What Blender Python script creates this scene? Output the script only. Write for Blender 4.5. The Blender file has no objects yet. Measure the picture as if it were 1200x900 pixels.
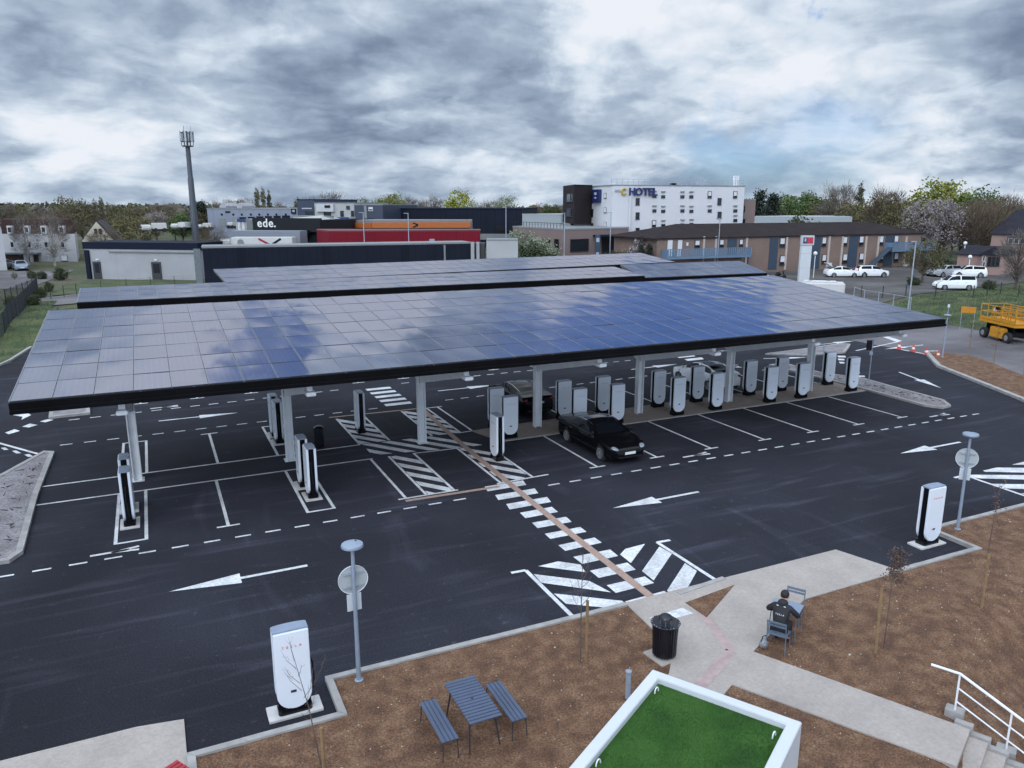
import bpy, bmesh, math, random
from mathutils import Vector, Matrix, noise
random.seed(7)
R = math.radians
SC = bpy.context.scene
COL = SC.collection
# ------------------------------------------------------------------ camera
TH = R(25.05); CU, SU = math.cos(TH), math.sin(TH)
CX, CY, CZ = 1.211, -33.219, 10.8
FPX = 905.0; PITCH = math.atan((450-240)/FPX); CP, SP = math.cos(PITCH), math.sin(PITCH)
cam_d = bpy.data.cameras.new('camera'); cam = bpy.data.objects.new('camera', cam_d); COL.objects.link(cam)
cam.location = (CX, CY, CZ); cam.rotation_euler = (R(90)-PITCH, 0, -TH)
cam_d.sensor_width = 36; cam_d.lens = FPX/1200*36; cam_d.clip_end = 5000; cam_d.clip_start = .1
SC.camera = cam

def raydir(px, py):
    a, b = (px-600)/FPX, (450-py)/FPX
    f = CP+b*SP; z = b*CP-SP
    return Vector((a*CU+f*SU, -a*SU+f*CU, z))
def g(px, py, z=0.0):
    """point of the photograph on the level z (metres), in lot coordinates"""
    d = raydir(px, py); t = (z-CZ)/d.z
    return Vector((CX+d.x*t, CY+d.y*t, z))
def sst(x): x = max(0., min(1., x)); return x*x*(3-2*x)
def hgt(u, v):
    """terrain height: flat lot, low rise behind and to the right, drop by the steps"""
    d = max(((u-61.5)*.9745-(v+14)*.2245)/10, (v-36)/10, (-9.5-u)/8 if v > 24 else -1)
    s = ((u-15.9)*.55+(v+24.6)*-.835+.42)*sst((-20.5-v)/3)
    far = 4.0*sst((math.hypot(u, v)-190)/260)
    return sst(d)+far-max(0., min(1.9, s*.55))
def gh(px, py, off=0.0):
    z = .5
    for i in range(12): p = g(px, py, z+off); z = z*.5+.5*hgt(p.x, p.y)
    p.z = z; return p
def far(px, Y, py=262):
    b = (450-py)/FPX
    z = Y*(b*CP-SP)/(CP+b*SP)
    D = Y*CP-z*SP; X = (px-600)/FPX*D
    return Vector((CX+X*CU+Y*SU, CY-X*SU+Y*CU, CZ+z))
def fwd(p): return (p.x-CX)*SU+(p.y-CY)*CU

# ------------------------------------------------------------------ materials
MATS = {}
def _n(nt, t, **k):
    n = nt.nodes.new(t)
    for a, b in k.items(): setattr(n, a, b)
    return n
def M(name, col, rough=.6, metal=0., var=.12, scale=4., bump=0., bscale=40., ior=1.5, rnd=0., var2=0., scale2=.3, stretch=None, coat=0., grid=None, det=4):
    if name in MATS: return MATS[name]
    m = bpy.data.materials.new(name); m.use_nodes = True; nt = m.node_tree; N = nt.nodes; Lk = nt.links
    b = N['Principled BSDF']; b.inputs['Roughness'].default_value = rough; b.inputs['Metallic'].default_value = metal
    b.inputs['IOR'].default_value = ior; b.inputs['Coat Weight'].default_value = coat; b.inputs['Coat Roughness'].default_value = .04
    tc = _n(nt, 'ShaderNodeTexCoord'); vec = tc.outputs['Object']
    if stretch:
        mp = _n(nt, 'ShaderNodeMapping'); mp.inputs['Scale'].default_value = stretch; Lk.new(vec, mp.inputs['Vector']); vec2 = mp.outputs[0]
    else: vec2 = vec
    val = None
    def mul(a, bb):
        if a is None: return bb
        x = _n(nt, 'ShaderNodeMath', operation='MULTIPLY'); Lk.new(a, x.inputs[0]); Lk.new(bb, x.inputs[1]); return x.outputs[0]
    def nz(sc, amt, v, d=4):
        t = _n(nt, 'ShaderNodeTexNoise'); t.inputs['Scale'].default_value = sc; t.inputs['Detail'].default_value = d; Lk.new(v, t.inputs['Vector'])
        r = _n(nt, 'ShaderNodeMapRange'); r.inputs[1].default_value = .3; r.inputs[2].default_value = .7; r.inputs[3].default_value = 1-amt; r.inputs[4].default_value = 1+amt
        Lk.new(t.outputs[0], r.inputs[0]); return r.outputs[0]
    if var: val = nz(scale, var, vec, det)
    if var2: val = mul(val, nz(scale2, var2, vec2, 5))
    if rnd:
        oi = _n(nt, 'ShaderNodeObjectInfo'); r = _n(nt, 'ShaderNodeMapRange'); r.inputs[3].default_value = 1-rnd; r.inputs[4].default_value = 1+rnd
        Lk.new(oi.outputs['Random'], r.inputs[0]); val = mul(val, r.outputs[0])
    if grid:   # thin joints: (period x, period y, width, darkness)
        sx = _n(nt, 'ShaderNodeSeparateXYZ'); Lk.new(vec, sx.inputs[0])
        for ax, per in ((0, grid[0]), (1, grid[1]), (2, grid[2])):
            if not per: continue
            d = _n(nt, 'ShaderNodeMath', operation='PINGPONG'); d.inputs[1].default_value = per/2; Lk.new(sx.outputs[ax], d.inputs[0])
            c = _n(nt, 'ShaderNodeMath', operation='GREATER_THAN'); c.inputs[1].default_value = grid[3]; Lk.new(d.outputs[0], c.inputs[0])
            r = _n(nt, 'ShaderNodeMapRange'); r.inputs[3].default_value = grid[4]; r.inputs[4].default_value = 1; Lk.new(c.outputs[0], r.inputs[0]); val = mul(val, r.outputs[0])
    if val is not None:
        mx = _n(nt, 'ShaderNodeVectorMath', operation='SCALE'); mx.inputs[0].default_value = col; Lk.new(val, mx.inputs['Scale']); Lk.new(mx.outputs[0], b.inputs['Base Color'])
    else: b.inputs['Base Color'].default_value = (*col, 1)
    if bump:
        t = _n(nt, 'ShaderNodeTexNoise'); t.inputs['Scale'].default_value = bscale; t.inputs['Detail'].default_value = 6; Lk.new(vec, t.inputs['Vector'])
        bp = _n(nt, 'ShaderNodeBump'); bp.inputs['Strength'].default_value = bump; bp.inputs['Distance'].default_value = .03; Lk.new(t.outputs[0], bp.inputs['Height']); Lk.new(bp.outputs[0], b.inputs['Normal'])
    MATS[name] = m; return m

def asphalt(name, col, amt, smear):
    m = bpy.data.materials.new(name); m.use_nodes = True; nt = m.node_tree; Lk = nt.links; b = nt.nodes['Principled BSDF']
    tc = _n(nt, 'ShaderNodeTexCoord')
    def tex(scale, det, stretch, lo, hi, a, c, rot=0, dist=0):
        mp = _n(nt, 'ShaderNodeMapping'); mp.inputs['Scale'].default_value = stretch; mp.inputs['Rotation'].default_value = (0, 0, rot); Lk.new(tc.outputs['Object'], mp.inputs['Vector'])
        t = _n(nt, 'ShaderNodeTexNoise'); t.inputs['Scale'].default_value = scale; t.inputs['Detail'].default_value = det; t.inputs['Distortion'].default_value = dist; Lk.new(mp.outputs[0], t.inputs['Vector'])
        r = _n(nt, 'ShaderNodeMapRange'); r.inputs[1].default_value = lo; r.inputs[2].default_value = hi; r.inputs[3].default_value = a; r.inputs[4].default_value = c; Lk.new(t.outputs[0], r.inputs[0]); return r.outputs[0]
    parts = [tex(22, 3, (1, 1, 1), .3, .7, 1-amt, 1+amt), tex(.16, 6, (1, 1, 1), .35, .68, .74, 1.35),
             tex(.9, 7, (.22, 1.6, 1), .56, .78, 1, 1+smear, .06, .4), tex(.5, 8, (1.3, .28, 1), .60, .80, 1, 1+smear*.6, .3, 1.2), tex(3.2, 9, (1, 1, 1), .64, .74, 1, 1+smear*.7), tex(9, 2, (1, 1, 1), .735, .76, 1, 2.6), tex(.07, 5, (1, 1, 1), .40, .62, .84, 1.16), tex(1.1, 5, (.12, 2.4, 1), .60, .74, 1, 1+smear*.5, -.04)]
    v = parts[0]
    for p in parts[1:]:
        x = _n(nt, 'ShaderNodeMath', operation='MULTIPLY'); Lk.new(v, x.inputs[0]); Lk.new(p, x.inputs[1]); v = x.outputs[0]
    mx = _n(nt, 'ShaderNodeVectorMath', operation='SCALE'); mx.inputs[0].default_value = col; Lk.new(v, mx.inputs['Scale']); Lk.new(mx.outputs[0], b.inputs['Base Color'])
    b.inputs['Roughness'].default_value = .9; b.inputs['IOR'].default_value = 1.28
    t = _n(nt, 'ShaderNodeTexNoise'); t.inputs['Scale'].default_value = 60; Lk.new(tc.outputs['Object'], t.inputs['Vector'])
    bp = _n(nt, 'ShaderNodeBump'); bp.inputs['Strength'].default_value = .35; bp.inputs['Distance'].default_value = .01; Lk.new(t.outputs[0], bp.inputs['Height']); Lk.new(bp.outputs[0], b.inputs['Normal'])
    MATS[name] = m; return m

def ground_mat(name, cols, scale, rough=.95, bump=.6, bscale=14, fine=30, famt=.35):
    """three earth/grass tones mixed by noise, with a finer grain on top"""
    m = bpy.data.materials.new(name); m.use_nodes = True; nt = m.node_tree; Lk = nt.links; b = nt.nodes['Principled BSDF']
    tc = _n(nt, 'ShaderNodeTexCoord')
    t = _n(nt, 'ShaderNodeTexNoise'); t.inputs['Scale'].default_value = scale; t.inputs['Detail'].default_value = 7; Lk.new(tc.outputs['Object'], t.inputs['Vector'])
    r = _n(nt, 'ShaderNodeValToRGB'); Lk.new(t.outputs[0], r.inputs[0])
    e = r.color_ramp.elements; e[0].position = .36; e[0].color = (*cols[0], 1); e[1].position = .64; e[1].color = (*cols[2], 1)
    k = e.new(.5); k.color = (*cols[1], 1)
    t2 = _n(nt, 'ShaderNodeTexNoise'); t2.inputs['Scale'].default_value = fine; t2.inputs['Detail'].default_value = 5; Lk.new(tc.outputs['Object'], t2.inputs['Vector'])
    mr = _n(nt, 'ShaderNodeMapRange'); mr.inputs[1].default_value = .3; mr.inputs[2].default_value = .7; mr.inputs[3].default_value = 1-famt; mr.inputs[4].default_value = 1+famt; Lk.new(t2.outputs[0], mr.inputs[0])
    mx = _n(nt, 'ShaderNodeVectorMath', operation='SCALE'); Lk.new(r.outputs[0], mx.inputs[0]); Lk.new(mr.outputs[0], mx.inputs['Scale']); Lk.new(mx.outputs[0], b.inputs['Base Color'])
    b.inputs['Roughness'].default_value = rough
    t3 = _n(nt, 'ShaderNodeTexNoise'); t3.inputs['Scale'].default_value = bscale; t3.inputs['Detail'].default_value = 8; Lk.new(tc.outputs['Object'], t3.inputs['Vector'])
    bp = _n(nt, 'ShaderNodeBump'); bp.inputs['Strength'].default_value = bump; bp.inputs['Distance'].default_value = .08; Lk.new(t3.outputs[0], bp.inputs['Height']); Lk.new(bp.outputs[0], b.inputs['Normal'])
    MATS[name] = m; return m

def panel_mat():
    """dark solar glass with cell grid in the panel's own coordinates"""
    m = bpy.data.materials.new('solar_glass'); m.use_nodes = True; nt = m.node_tree; Lk = nt.links; b = nt.nodes['Principled BSDF']
    tc = _n(nt, 'ShaderNodeTexCoord'); sx = _n(nt, 'ShaderNodeSeparateXYZ'); Lk.new(tc.outputs['Object'], sx.inputs[0]); v = None
    for ax, per in ((0, .182), (1, .182)):
        d = _n(nt, 'ShaderNodeMath', operation='PINGPONG'); d.inputs[1].default_value = per/2; Lk.new(sx.outputs[ax], d.inputs[0])
        c = _n(nt, 'ShaderNodeMath', operation='GREATER_THAN'); c.inputs[1].default_value = .005; Lk.new(d.outputs[0], c.inputs[0])
        if v is None: v = c.outputs[0]
        else:
            x = _n(nt, 'ShaderNodeMath', operation='MULTIPLY'); Lk.new(v, x.inputs[0]); Lk.new(c.outputs[0], x.inputs[1]); v = x.outputs[0]
    oi = _n(nt, 'ShaderNodeObjectInfo')
    mx = _n(nt, 'ShaderNodeMix', data_type='RGBA'); mx.inputs[6].default_value = (.09, .09, .13, 1); mx.inputs[7].default_value = (.012, .016, .042, 1); Lk.new(v, mx.inputs[0])
    sc = _n(nt, 'ShaderNodeVectorMath', operation='SCALE'); r = _n(nt, 'ShaderNodeMapRange'); r.inputs[3].default_value = .8; r.inputs[4].default_value = 1.35; Lk.new(oi.outputs['Random'], r.inputs[0])
    Lk.new(mx.outputs[2], sc.inputs[0]); Lk.new(r.outputs[0], sc.inputs['Scale']); Lk.new(sc.outputs[0], b.inputs['Base Color'])
    b.inputs['Roughness'].default_value = .055; b.inputs['IOR'].default_value = 4.8; b.inputs['Specular Tint'].default_value = (.88, .90, 1, 1)
    MATS['solar_glass'] = m; return m

def leaf_mat(name, a, c, scale=.6, trans=.25):
    m = bpy.data.materials.new(name); m.use_nodes = True; nt = m.node_tree; Lk = nt.links; b = nt.nodes['Principled BSDF']
    tc = _n(nt, 'ShaderNodeTexCoord'); t = _n(nt, 'ShaderNodeTexNoise'); t.inputs['Scale'].default_value = scale; t.inputs['Detail'].default_value = 5; Lk.new(tc.outputs['Object'], t.inputs['Vector'])
    r = _n(nt, 'ShaderNodeValToRGB'); r.color_ramp.elements[0].position = .35; r.color_ramp.elements[1].position = .68
    r.color_ramp.elements[0].color = (*a, 1); r.color_ramp.elements[1].color = (*c, 1); Lk.new(t.outputs[0], r.inputs[0])
    oi = _n(nt, 'ShaderNodeObjectInfo'); mr = _n(nt, 'ShaderNodeMapRange'); mr.inputs[3].default_value = .72; mr.inputs[4].default_value = 1.25; Lk.new(oi.outputs['Random'], mr.inputs[0])
    s = _n(nt, 'ShaderNodeVectorMath', operation='SCALE'); Lk.new(r.outputs[0], s.inputs[0]); Lk.new(mr.outputs[0], s.inputs['Scale'])
    Lk.new(s.outputs[0], b.inputs['Base Color']); b.inputs['Roughness'].default_value = .7
    MATS[name] = m; return m

# ------------------------------------------------------------------ mesh builder
class MB:
    def __init__(s): s.v = []; s.f = []; s.m = []
    def add(s, vs, fs, m=0):
        o = len(s.v); s.v += [tuple(p) for p in vs]
        for f in fs: s.f.append([i+o for i in f]); s.m.append(m)
        return s
    def box(s, c, d, rz=0, m=0, rot=None):
        x, y, z = d[0]/2, d[1]/2, d[2]/2
        vs = [Vector((sx*x, sy*y, sz*z)) for sz in (-1, 1) for sy in (-1, 1) for sx in (-1, 1)]
        q = rot if rot is not None else Matrix.Rotation(rz, 3, 'Z')
        return s.add([q @ p+Vector(c) for p in vs], [(0, 2, 3, 1), (4, 5, 7, 6), (0, 1, 5, 4), (2, 6, 7, 3), (0, 4, 6, 2), (1, 3, 7, 5)], m)
    def beam(s, a, b, w, h, m=0):
        a, b = Vector(a), Vector(b); d = b-a; L = d.length; d.normalize()
        up = Vector((0, 0, 1)) if abs(d.z) < .95 else Vector((0, 1, 0))
        x = d.cross(up).normalized(); y = x.cross(d)
        return s.box((a+b)/2, (w, L, h), m=m, rot=Matrix((x, d, y)).transposed())
    def prism(s, poly, z0, z1, m=0, caps=True):
        n = len(poly); A = sum(poly[i][0]*poly[(i+1) % n][1]-poly[(i+1) % n][0]*poly[i][1] for i in range(n))
        if A < 0: poly = list(poly)[::-1]
        vs = [(p[0], p[1], z0) for p in poly]+[(p[0], p[1], z1) for p in poly]
        fs = [(i, (i+1) % n, n+(i+1) % n, n+i) for i in range(n)]
        if caps: fs += [tuple(range(n))[::-1], tuple(range(n, 2*n))]
        return s.add(vs, fs, m)
    def sheet(s, poly, z, m=0):
        n = len(poly); A = sum(poly[i][0]*poly[(i+1) % n][1]-poly[(i+1) % n][0]*poly[i][1] for i in range(n))
        if A < 0: poly = list(poly)[::-1]
        return s.add([(p[0], p[1], z) for p in poly], [tuple(range(n))], m)
    def line(s, a, b, w, z, m=0):
        a, b = Vector(a[:2]), Vector(b[:2]); d = (b-a).normalized(); n = Vector((-d.y, d.x))*w/2
        return s.sheet([a-n, b-n, b+n, a+n], z, m)
    def tube(s, pts, r, n=8, m=0, cap=True):
        pts = [Vector(p) for p in pts]; k = len(pts); rs = r if isinstance(r, (list, tuple)) else [r]*k
        vs = []; px = None
        for i, p in enumerate(pts):
            d = (pts[min(i+1, k-1)]-pts[max(i-1, 0)]).normalized()
            if px is None: px = d.orthogonal().normalized()
            else:
                px = px-d*px.dot(d); px = px.normalized() if px.length > 1e-6 else d.orthogonal().normalized()
            y = d.cross(px)
            for j in range(n):
                a = 2*math.pi*j/n; vs.append(p+(px*math.cos(a)+y*math.sin(a))*rs[i])
        fs = [(i*n+j, i*n+(j+1) % n, (i+1)*n+(j+1) % n, (i+1)*n+j) for i in range(k-1) for j in range(n)]
        if cap: fs += [tuple(range(n))[::-1], tuple(range((k-1)*n, k*n))]
        return s.add(vs, fs, m)
    def cyl(s, x, y, z0, z1, r, r2=None, n=16, m=0): return s.tube([(x, y, z0), (x, y, z1)], [r, r if r2 is None else r2], n, m)
    def lathe(s, c, prof, n=20, m=0):
        vs = [(c[0]+r*math.cos(2*math.pi*j/n), c[1]+r*math.sin(2*math.pi*j/n), c[2]+z) for r, z in prof for j in range(n)]
        k = len(prof); fs = [(i*n+j, i*n+(j+1) % n, (i+1)*n+(j+1) % n, (i+1)*n+j) for i in range(k-1) for j in range(n)]
        fs += [tuple(range(n))[::-1], tuple(range((k-1)*n, k*n))]
        return s.add(vs, fs, m)
    def ball(s, c, r, n=12, k=8, m=0, rot=None):
        r = r if isinstance(r, (tuple, list)) else (r, r, r); q = rot or Matrix.Identity(3)
        vs = []
        for i in range(k+1):
            t = math.pi*i/k
            for j in range(n):
                a = 2*math.pi*j/n; vs.append(q @ Vector((r[0]*math.sin(t)*math.cos(a), r[1]*math.sin(t)*math.sin(a), r[2]*math.cos(t)))+Vector(c))
        return s.add(vs, [(i*n+j, (i+1)*n+j, (i+1)*n+(j+1) % n, i*n+(j+1) % n) for i in range(k) for j in range(n)], m)
    def mesh(s, name, mats, smooth=False, bevel=0, seg=2):
        me = bpy.data.meshes.new(name); me.from_pydata(s.v, [], s.f); me.update()
        mats = mats if isinstance(mats, (list, tuple)) else [mats]
        for x in mats: me.materials.append(x)
        me.polygons.foreach_set('material_index', s.m)
        if bevel:
            bm = bmesh.new(); bm.from_mesh(me); bmesh.ops.remove_doubles(bm, verts=bm.verts, dist=1e-5)
            es = [e for e in bm.edges if len(e.link_faces) == 2 and e.calc_face_angle(0) > .6]
            bmesh.ops.bevel(bm, geom=es, offset=bevel, segments=seg, affect='EDGES', clamp_overlap=True); bm.to_mesh(me); bm.free()
        if smooth:
            for p in me.polygons: p.use_smooth = True
            try: me.set_sharp_from_angle(angle=R(smooth if smooth > 1 else 40))
            except Exception: pass
        return me
    def obj(s, name, mats, parent=None, loc=None, rz=0, **k):
        return link(name, s.mesh(name, mats, **k), parent, loc, rz)
def link(name, me, parent=None, loc=None, rz=0):
    o = bpy.data.objects.new(name, me); COL.objects.link(o)
    if parent: o.parent = parent
    if loc is not None: o.location = loc
    if rz: o.rotation_euler.z = rz
    return o
def tag(o, label, cat=None, group=None, kind=None):
    o['label'] = label
    if cat: o['category'] = cat
    if group: o['group'] = group
    if kind: o['kind'] = kind
    return o
def thing(name, label, cat, loc=(0, 0, 0), rz=0, group=None):
    o = bpy.data.objects.new(name, None); COL.objects.link(o); o.location = loc; o.rotation_euler = (0, 0, rz); o.empty_display_size = .3
    return tag(o, label, cat, group)
def struct(o, label, cat): return tag(o, label, cat, kind='structure')
def copy_tree(o, parent=None):
    c = o.copy(); COL.objects.link(c)
    if parent: c.parent = parent
    for ch in list(o.children): copy_tree(ch, c)
    return c
def text_mb(mb, s, size, mat4, m=0, depth=.01, bold=0.0):
    cu = bpy.data.curves.new('t', 'FONT'); cu.body = s; cu.size = size; cu.extrude = depth; cu.align_x = 'CENTER'; cu.align_y = 'CENTER'; cu.offset = bold; cu.resolution_u = 3
    o = bpy.data.objects.new('t', cu); COL.objects.link(o)
    me = bpy.data.meshes.new_from_object(o.evaluated_get(bpy.context.evaluated_depsgraph_get()))
    mb.add([mat4 @ v.co for v in me.vertices], [tuple(p.vertices) for p in me.polygons], m)
    bpy.data.objects.remove(o); bpy.data.curves.remove(cu); bpy.data.meshes.remove(me); return mb
def facing(loc, nx, ny):
    """matrix that stands lettering upright at loc, read from the side n points to"""
    n = Vector((nx, ny, 0)).normalized(); x = Vector((-n.y, n.x, 0)); z = Vector((0, 0, 1))
    return Matrix.Translation(loc) @ Matrix((x, z, n)).transposed().to_4x4()

# colours
white_paint = M('white_road_paint', (.56, .56, .575), .75, var=.22, scale=11, var2=.22, scale2=1.6, bump=.15, det=8)
pink_paint = M('tan_path_paint', (.33, .225, .18), .8, var=.15, scale=6)
tar = asphalt('fresh_asphalt', (.0195, .0198, .0275), .36, 1.25)
tar_old = asphalt('worn_asphalt', (.125, .115, .12), .18, .25)
tar_lot = asphalt('old_brown_asphalt', (.085, .078, .076), .2, .25)
concrete = M('brushed_concrete', (.345, .302, .272), .85, var=.10, scale=1.1, var2=.10, scale2=14, bump=.25, bscale=30)
kerb_m = M('kerb_concrete', (.31, .295, .285), .85, var=.18, scale=3, bump=.2)
soil = ground_mat('bare_brown_soil', [(.099, .049, .027), (.142, .072, .039), (.184, .103, .058)], 2.6, fine=24, famt=.55, bump=1.0, bscale=13)
grass_m = ground_mat('rough_grass', [(.030, .045, .014), (.05, .075, .02), (.085, .095, .035)], .5, fine=8)
steel_white = M('white_powder_coat', (.72, .74, .77), .45, var=.06, scale=2)
galv = M('galvanised_steel', (.36, .40, .46), .42, .35, var=.12, scale=5)
black_m = M('black_metal', (.008, .008, .010), .5, var=.2, ior=1.3)
black_gloss = M('black_gloss_plastic', (.006, .006, .008), .2, var=0, ior=1.35)
# ------------------------------------------------------------------ terrain and paving
def lin(a, b, s): n = max(1, round((b-a)/s)); return [a+(b-a)*i/n for i in range(n)]
us = lin(-900, -200, 60)+lin(-200, -34, 12)+lin(-34, 116, 2)+lin(116, 320, 12)+lin(320, 1300, 60)+[1300]
vs_ = lin(-80, -36, 6)+lin(-36, 120, 2)+lin(120, 420, 12)+lin(420, 1500, 60)+[1500]
mb = MB(); nu = len(us)
mb.add([(u, v, hgt(u, v)-.05) for v in vs_ for u in us], [(j*nu+i, j*nu+i+1, (j+1)*nu+i+1, (j+1)*nu+i) for j in range(len(vs_)-1) for i in range(nu-1)])
gm = ground_mat('open_ground', [(.035, .045, .016), (.06, .065, .026), (.085, .075, .045)], .08, fine=2.5)
struct(mb.obj('ground', gm, smooth=True), 'open green and brown ground around the car park out to the horizon', 'ground')

def drape(poly, off, step=1.5):
    """convex polygon laid over the terrain; returns verts, faces"""
    xs = [p[0] for p in poly]; ys = [p[1] for p in poly]
    a = sum(poly[i][0]*poly[(i+1) % len(poly)][1]-poly[(i+1) % len(poly)][0]*poly[i][1] for i in range(len(poly)))
    if a < 0: poly = list(poly)[::-1]
    bm = bmesh.new(); nx = max(1, math.ceil((max(xs)-min(xs))/step)); ny = max(1, math.ceil((max(ys)-min(ys))/step))
    G = [[bm.verts.new((min(xs)+(max(xs)-min(xs))*i/nx, min(ys)+(max(ys)-min(ys))*j/ny, 0)) for i in range(nx+1)] for j in range(ny+1)]
    for j in range(ny):
        for i in range(nx): bm.faces.new((G[j][i], G[j][i+1], G[j+1][i+1], G[j+1][i]))
    for i in range(len(poly)):
        p, q = Vector(poly[i][:2]), Vector(poly[(i+1) % len(poly)][:2]); d = q-p
        bmesh.ops.bisect_plane(bm, geom=bm.verts[:]+bm.edges[:]+bm.faces[:], plane_co=(p.x, p.y, 0), plane_no=(d.y, -d.x, 0), clear_outer=True)
    bm.verts.index_update()
    vs = [(v.co.x, v.co.y, hgt(v.co.x, v.co.y)+off) for v in bm.verts]; fs = [[v.index for v in f.verts] for f in bm.faces]; bm.free()
    return vs, fs
P2 = lambda pts, z=0: [g(x, y, z) for x, y in pts]

asp = MB().sheet([(-46, -40), (1.0, -40), (1.0, -18.3), (4.1, -18.3), (4.1, -16.9), (20.15, -16.9), (20.75, -18.78), (24.5, -18.7), (24.5, -17), (61.2, -17), (56, 30), (52.8, 35.5), (-8, 35.5), (-8.2, 30), (-9.4, 27), (-9.5, 24.6), (-46, 24.6)], 0)
struct(asp.obj('car_park_asphalt', tar), 'fresh dark asphalt surface of the charging car park', 'car park')
struct(MB().sheet([(52.8, 3), (52.8, 18), (58, 27), (66, 28), (70.1, 23.4), (61.0, -16.2), (40, -16.5), (47, -8.4), (51.9, -3), (54.9, 2), (54.4, 4.9)], .004).obj('service_road', asphalt('pale_road', (.125, .115, .122), .18, .25)),
       'pale grey service road beside the yellow lift', 'road')
v_, f_ = drape([(60, 29.5), (70.5, 24.5), (76.5, 25.5), (90, 26.5), (116, 26.5), (116, 62), (60, 62)], .02)
lot2 = MB().add(v_, f_)
struct(lot2.obj('motel_car_park', tar_lot, smooth=True), 'old brown-grey asphalt of the car park in front of the brick motel', 'car park')
v_, f_ = drape([gh(30, 352), gh(90, 344.5), gh(300, 328), gh(300, 336), gh(92, 355.5), gh(30, 361)], .035)
struct(MB().add(v_, f_).obj('back_road', tar_old, smooth=True), 'grey road in front of the low grey building', 'road')
v_, f_ = drape([(-60, 80), (-12, 76), (-9, 104), (-60, 112)], .02)
struct(MB().add(v_, f_).obj('house_yard', tar_old, smooth=True), 'grey yard in front of the white houses', 'yard')
v_, f_ = drape([(-13, 29), (-9.6, 50), (-14, 60), (-40, 70), (-40, 29)], .025)
struct(MB().add(v_, f_).obj('fenced_yard', M('yard_concrete', (.34, .33, .32), .9, var=.15, scale=.8), smooth=True), 'pale concrete yard behind the dark panel fence', 'yard')
v_, f_ = drape([(60, 70), (116, 66), (128, 92), (60, 98)], .02)
struct(MB().add(v_, f_).obj('hotel_forecourt', tar_old, smooth=True), 'grey forecourt in front of the hotel wing', 'road')

# soil beds with a gentle lumpiness of their own
sb = MB()
for poly in ([(1.12, -46), (4.15, -46), (4.15, -18.5), (1.12, -18.5)], [(4.15, -46), (20.85, -46), (20.85, -18.88), (20.25, -17.05), (4.15, -17.05)], [(20.85, -46), (24.5, -46), (24.5, -18.88), (20.85, -18.88)], [(24.5, -46), (66, -46), (66, -17.18), (24.5, -17.18)]):
    a, b = drape(poly, .075, .45); a = [(p[0], p[1], p[2]+.02*(noise.noise(Vector((p[0]*.9, p[1]*.9, 0)))+.5*noise.noise(Vector((p[0]*2.3, p[1]*2.3, 4))))*sst((-17.1-p[1])/1.2)-.012*0) for p in a]; sb.add(a, b)
struct(sb.obj('soil_bed', soil, smooth=True), 'bare brown soil bed in the foreground', 'soil')
isl = [g(x, y, .1) for x, y in ((1090, 413), (1112, 412), (1150, 419), (1200, 438))]
isl = [(49.6, 1.2), (53.3, 5.0), (54.3, 4.7), (54.7, 2), (51.7, -3), (46.6, -8.4), (40.5, -16), (36, -20), (34, -20), (43.2, -10.6), (45.5, -7)]
struct(MB().prism(isl, -.04, .11).obj('soil_island', soil), 'bare brown soil island with saplings beside the service road', 'soil')
grs = MB()
a, b = drape([(-9.2, 27.2), (-8.35, 30.5), (-7.7, 36), (-7.7, 60), (-13, 60), (-30, 40), (-30, 26.2)], .05, 1.5); grs.add(a, b)
a, b = drape([(-7.7, 36), (50, 36), (50, 62), (-7.7, 54)], .03, 2); grs.add(a, b)
struct(grs.obj('grass_verge', grass_m, smooth=True), 'green grass verge along the back of the car park', 'grass')
a, b = drape([(70.3, 24.2), (61.2, -15.5), (110, -30), (120, 26.4), (90, 26.4), (76, 25.4)], .03, 1.5)
struct(MB().add(a, b).obj('grass_bank', grass_m, smooth=True), 'rough green grass bank between the fences on the right', 'grass')
a, b = drape([gh(60, 347), gh(70, 341), gh(100, 329), gh(240, 327), gh(240, 332.5), gh(90, 344.4)], .045, 2)
struct(MB().add(a, b).obj('lawn', ground_mat('mown_grass', [(.038, .052, .018), (.055, .072, .024), (.075, .082, .034)], .4, fine=5), smooth=True), 'mown lawn in front of the low grey building', 'grass')

# concrete paths
main = [Vector((12.25, -16.97, 0)), Vector((20.2, -16.95, 0)), Vector((20.80, -18.86, 0))]+P2([(943, 702), (883, 763), (858, 802), (800, 872), (745, 850), (772, 806), (784, 789), (786, 778), (772, 744)], .1)
struct(MB().prism(main, -.03, .104).obj('concrete_path', concrete), 'pale concrete path from the crossing to the seating', 'path')
wk = P2([(882.4, 763.5), (1137, 855), (1121, 898.5), (857.4, 802)], .1)
struct(MB().prism(wk, -.3, .108).obj('concrete_walkway', concrete), 'straight pale concrete walkway leading to the steps', 'path')
struct(MB().prism(P2([(803, 706.5), (861, 685.5), (828, 724)], .1), .09, .112).obj('soil_patch', soil), 'small triangle of brown soil between the path and the kerb', 'soil')
pad = P2([(-60, 908), (0, 893), (100, 866), (160, 853), (216, 847), (222, 893)], 0)
pad = [(-9, -17.3), (-2.4, -16.89), (.06, -16.9), (.98, -17.05), (1.0, -40), (-9, -40)]
struct(MB().prism(pad, -.03, .03).obj('concrete_pad', concrete), 'pale concrete pad in the bottom left corner', 'pavement')
pk = MB()
pk.line(g(822, 716, .1), g(856, 762, .1), .30, .109); pk.line(g(856, 762, .1)+Vector((0, -.05, 0)), g(818, 806, .1), .30, .109)
struct(pk.obj('guide_stripe', M('faded_pink_paint', (.37, .275, .26), .8, var=.15, scale=5)), 'faded pink guide stripe bending across the concrete path', 'painted stripe')
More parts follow.
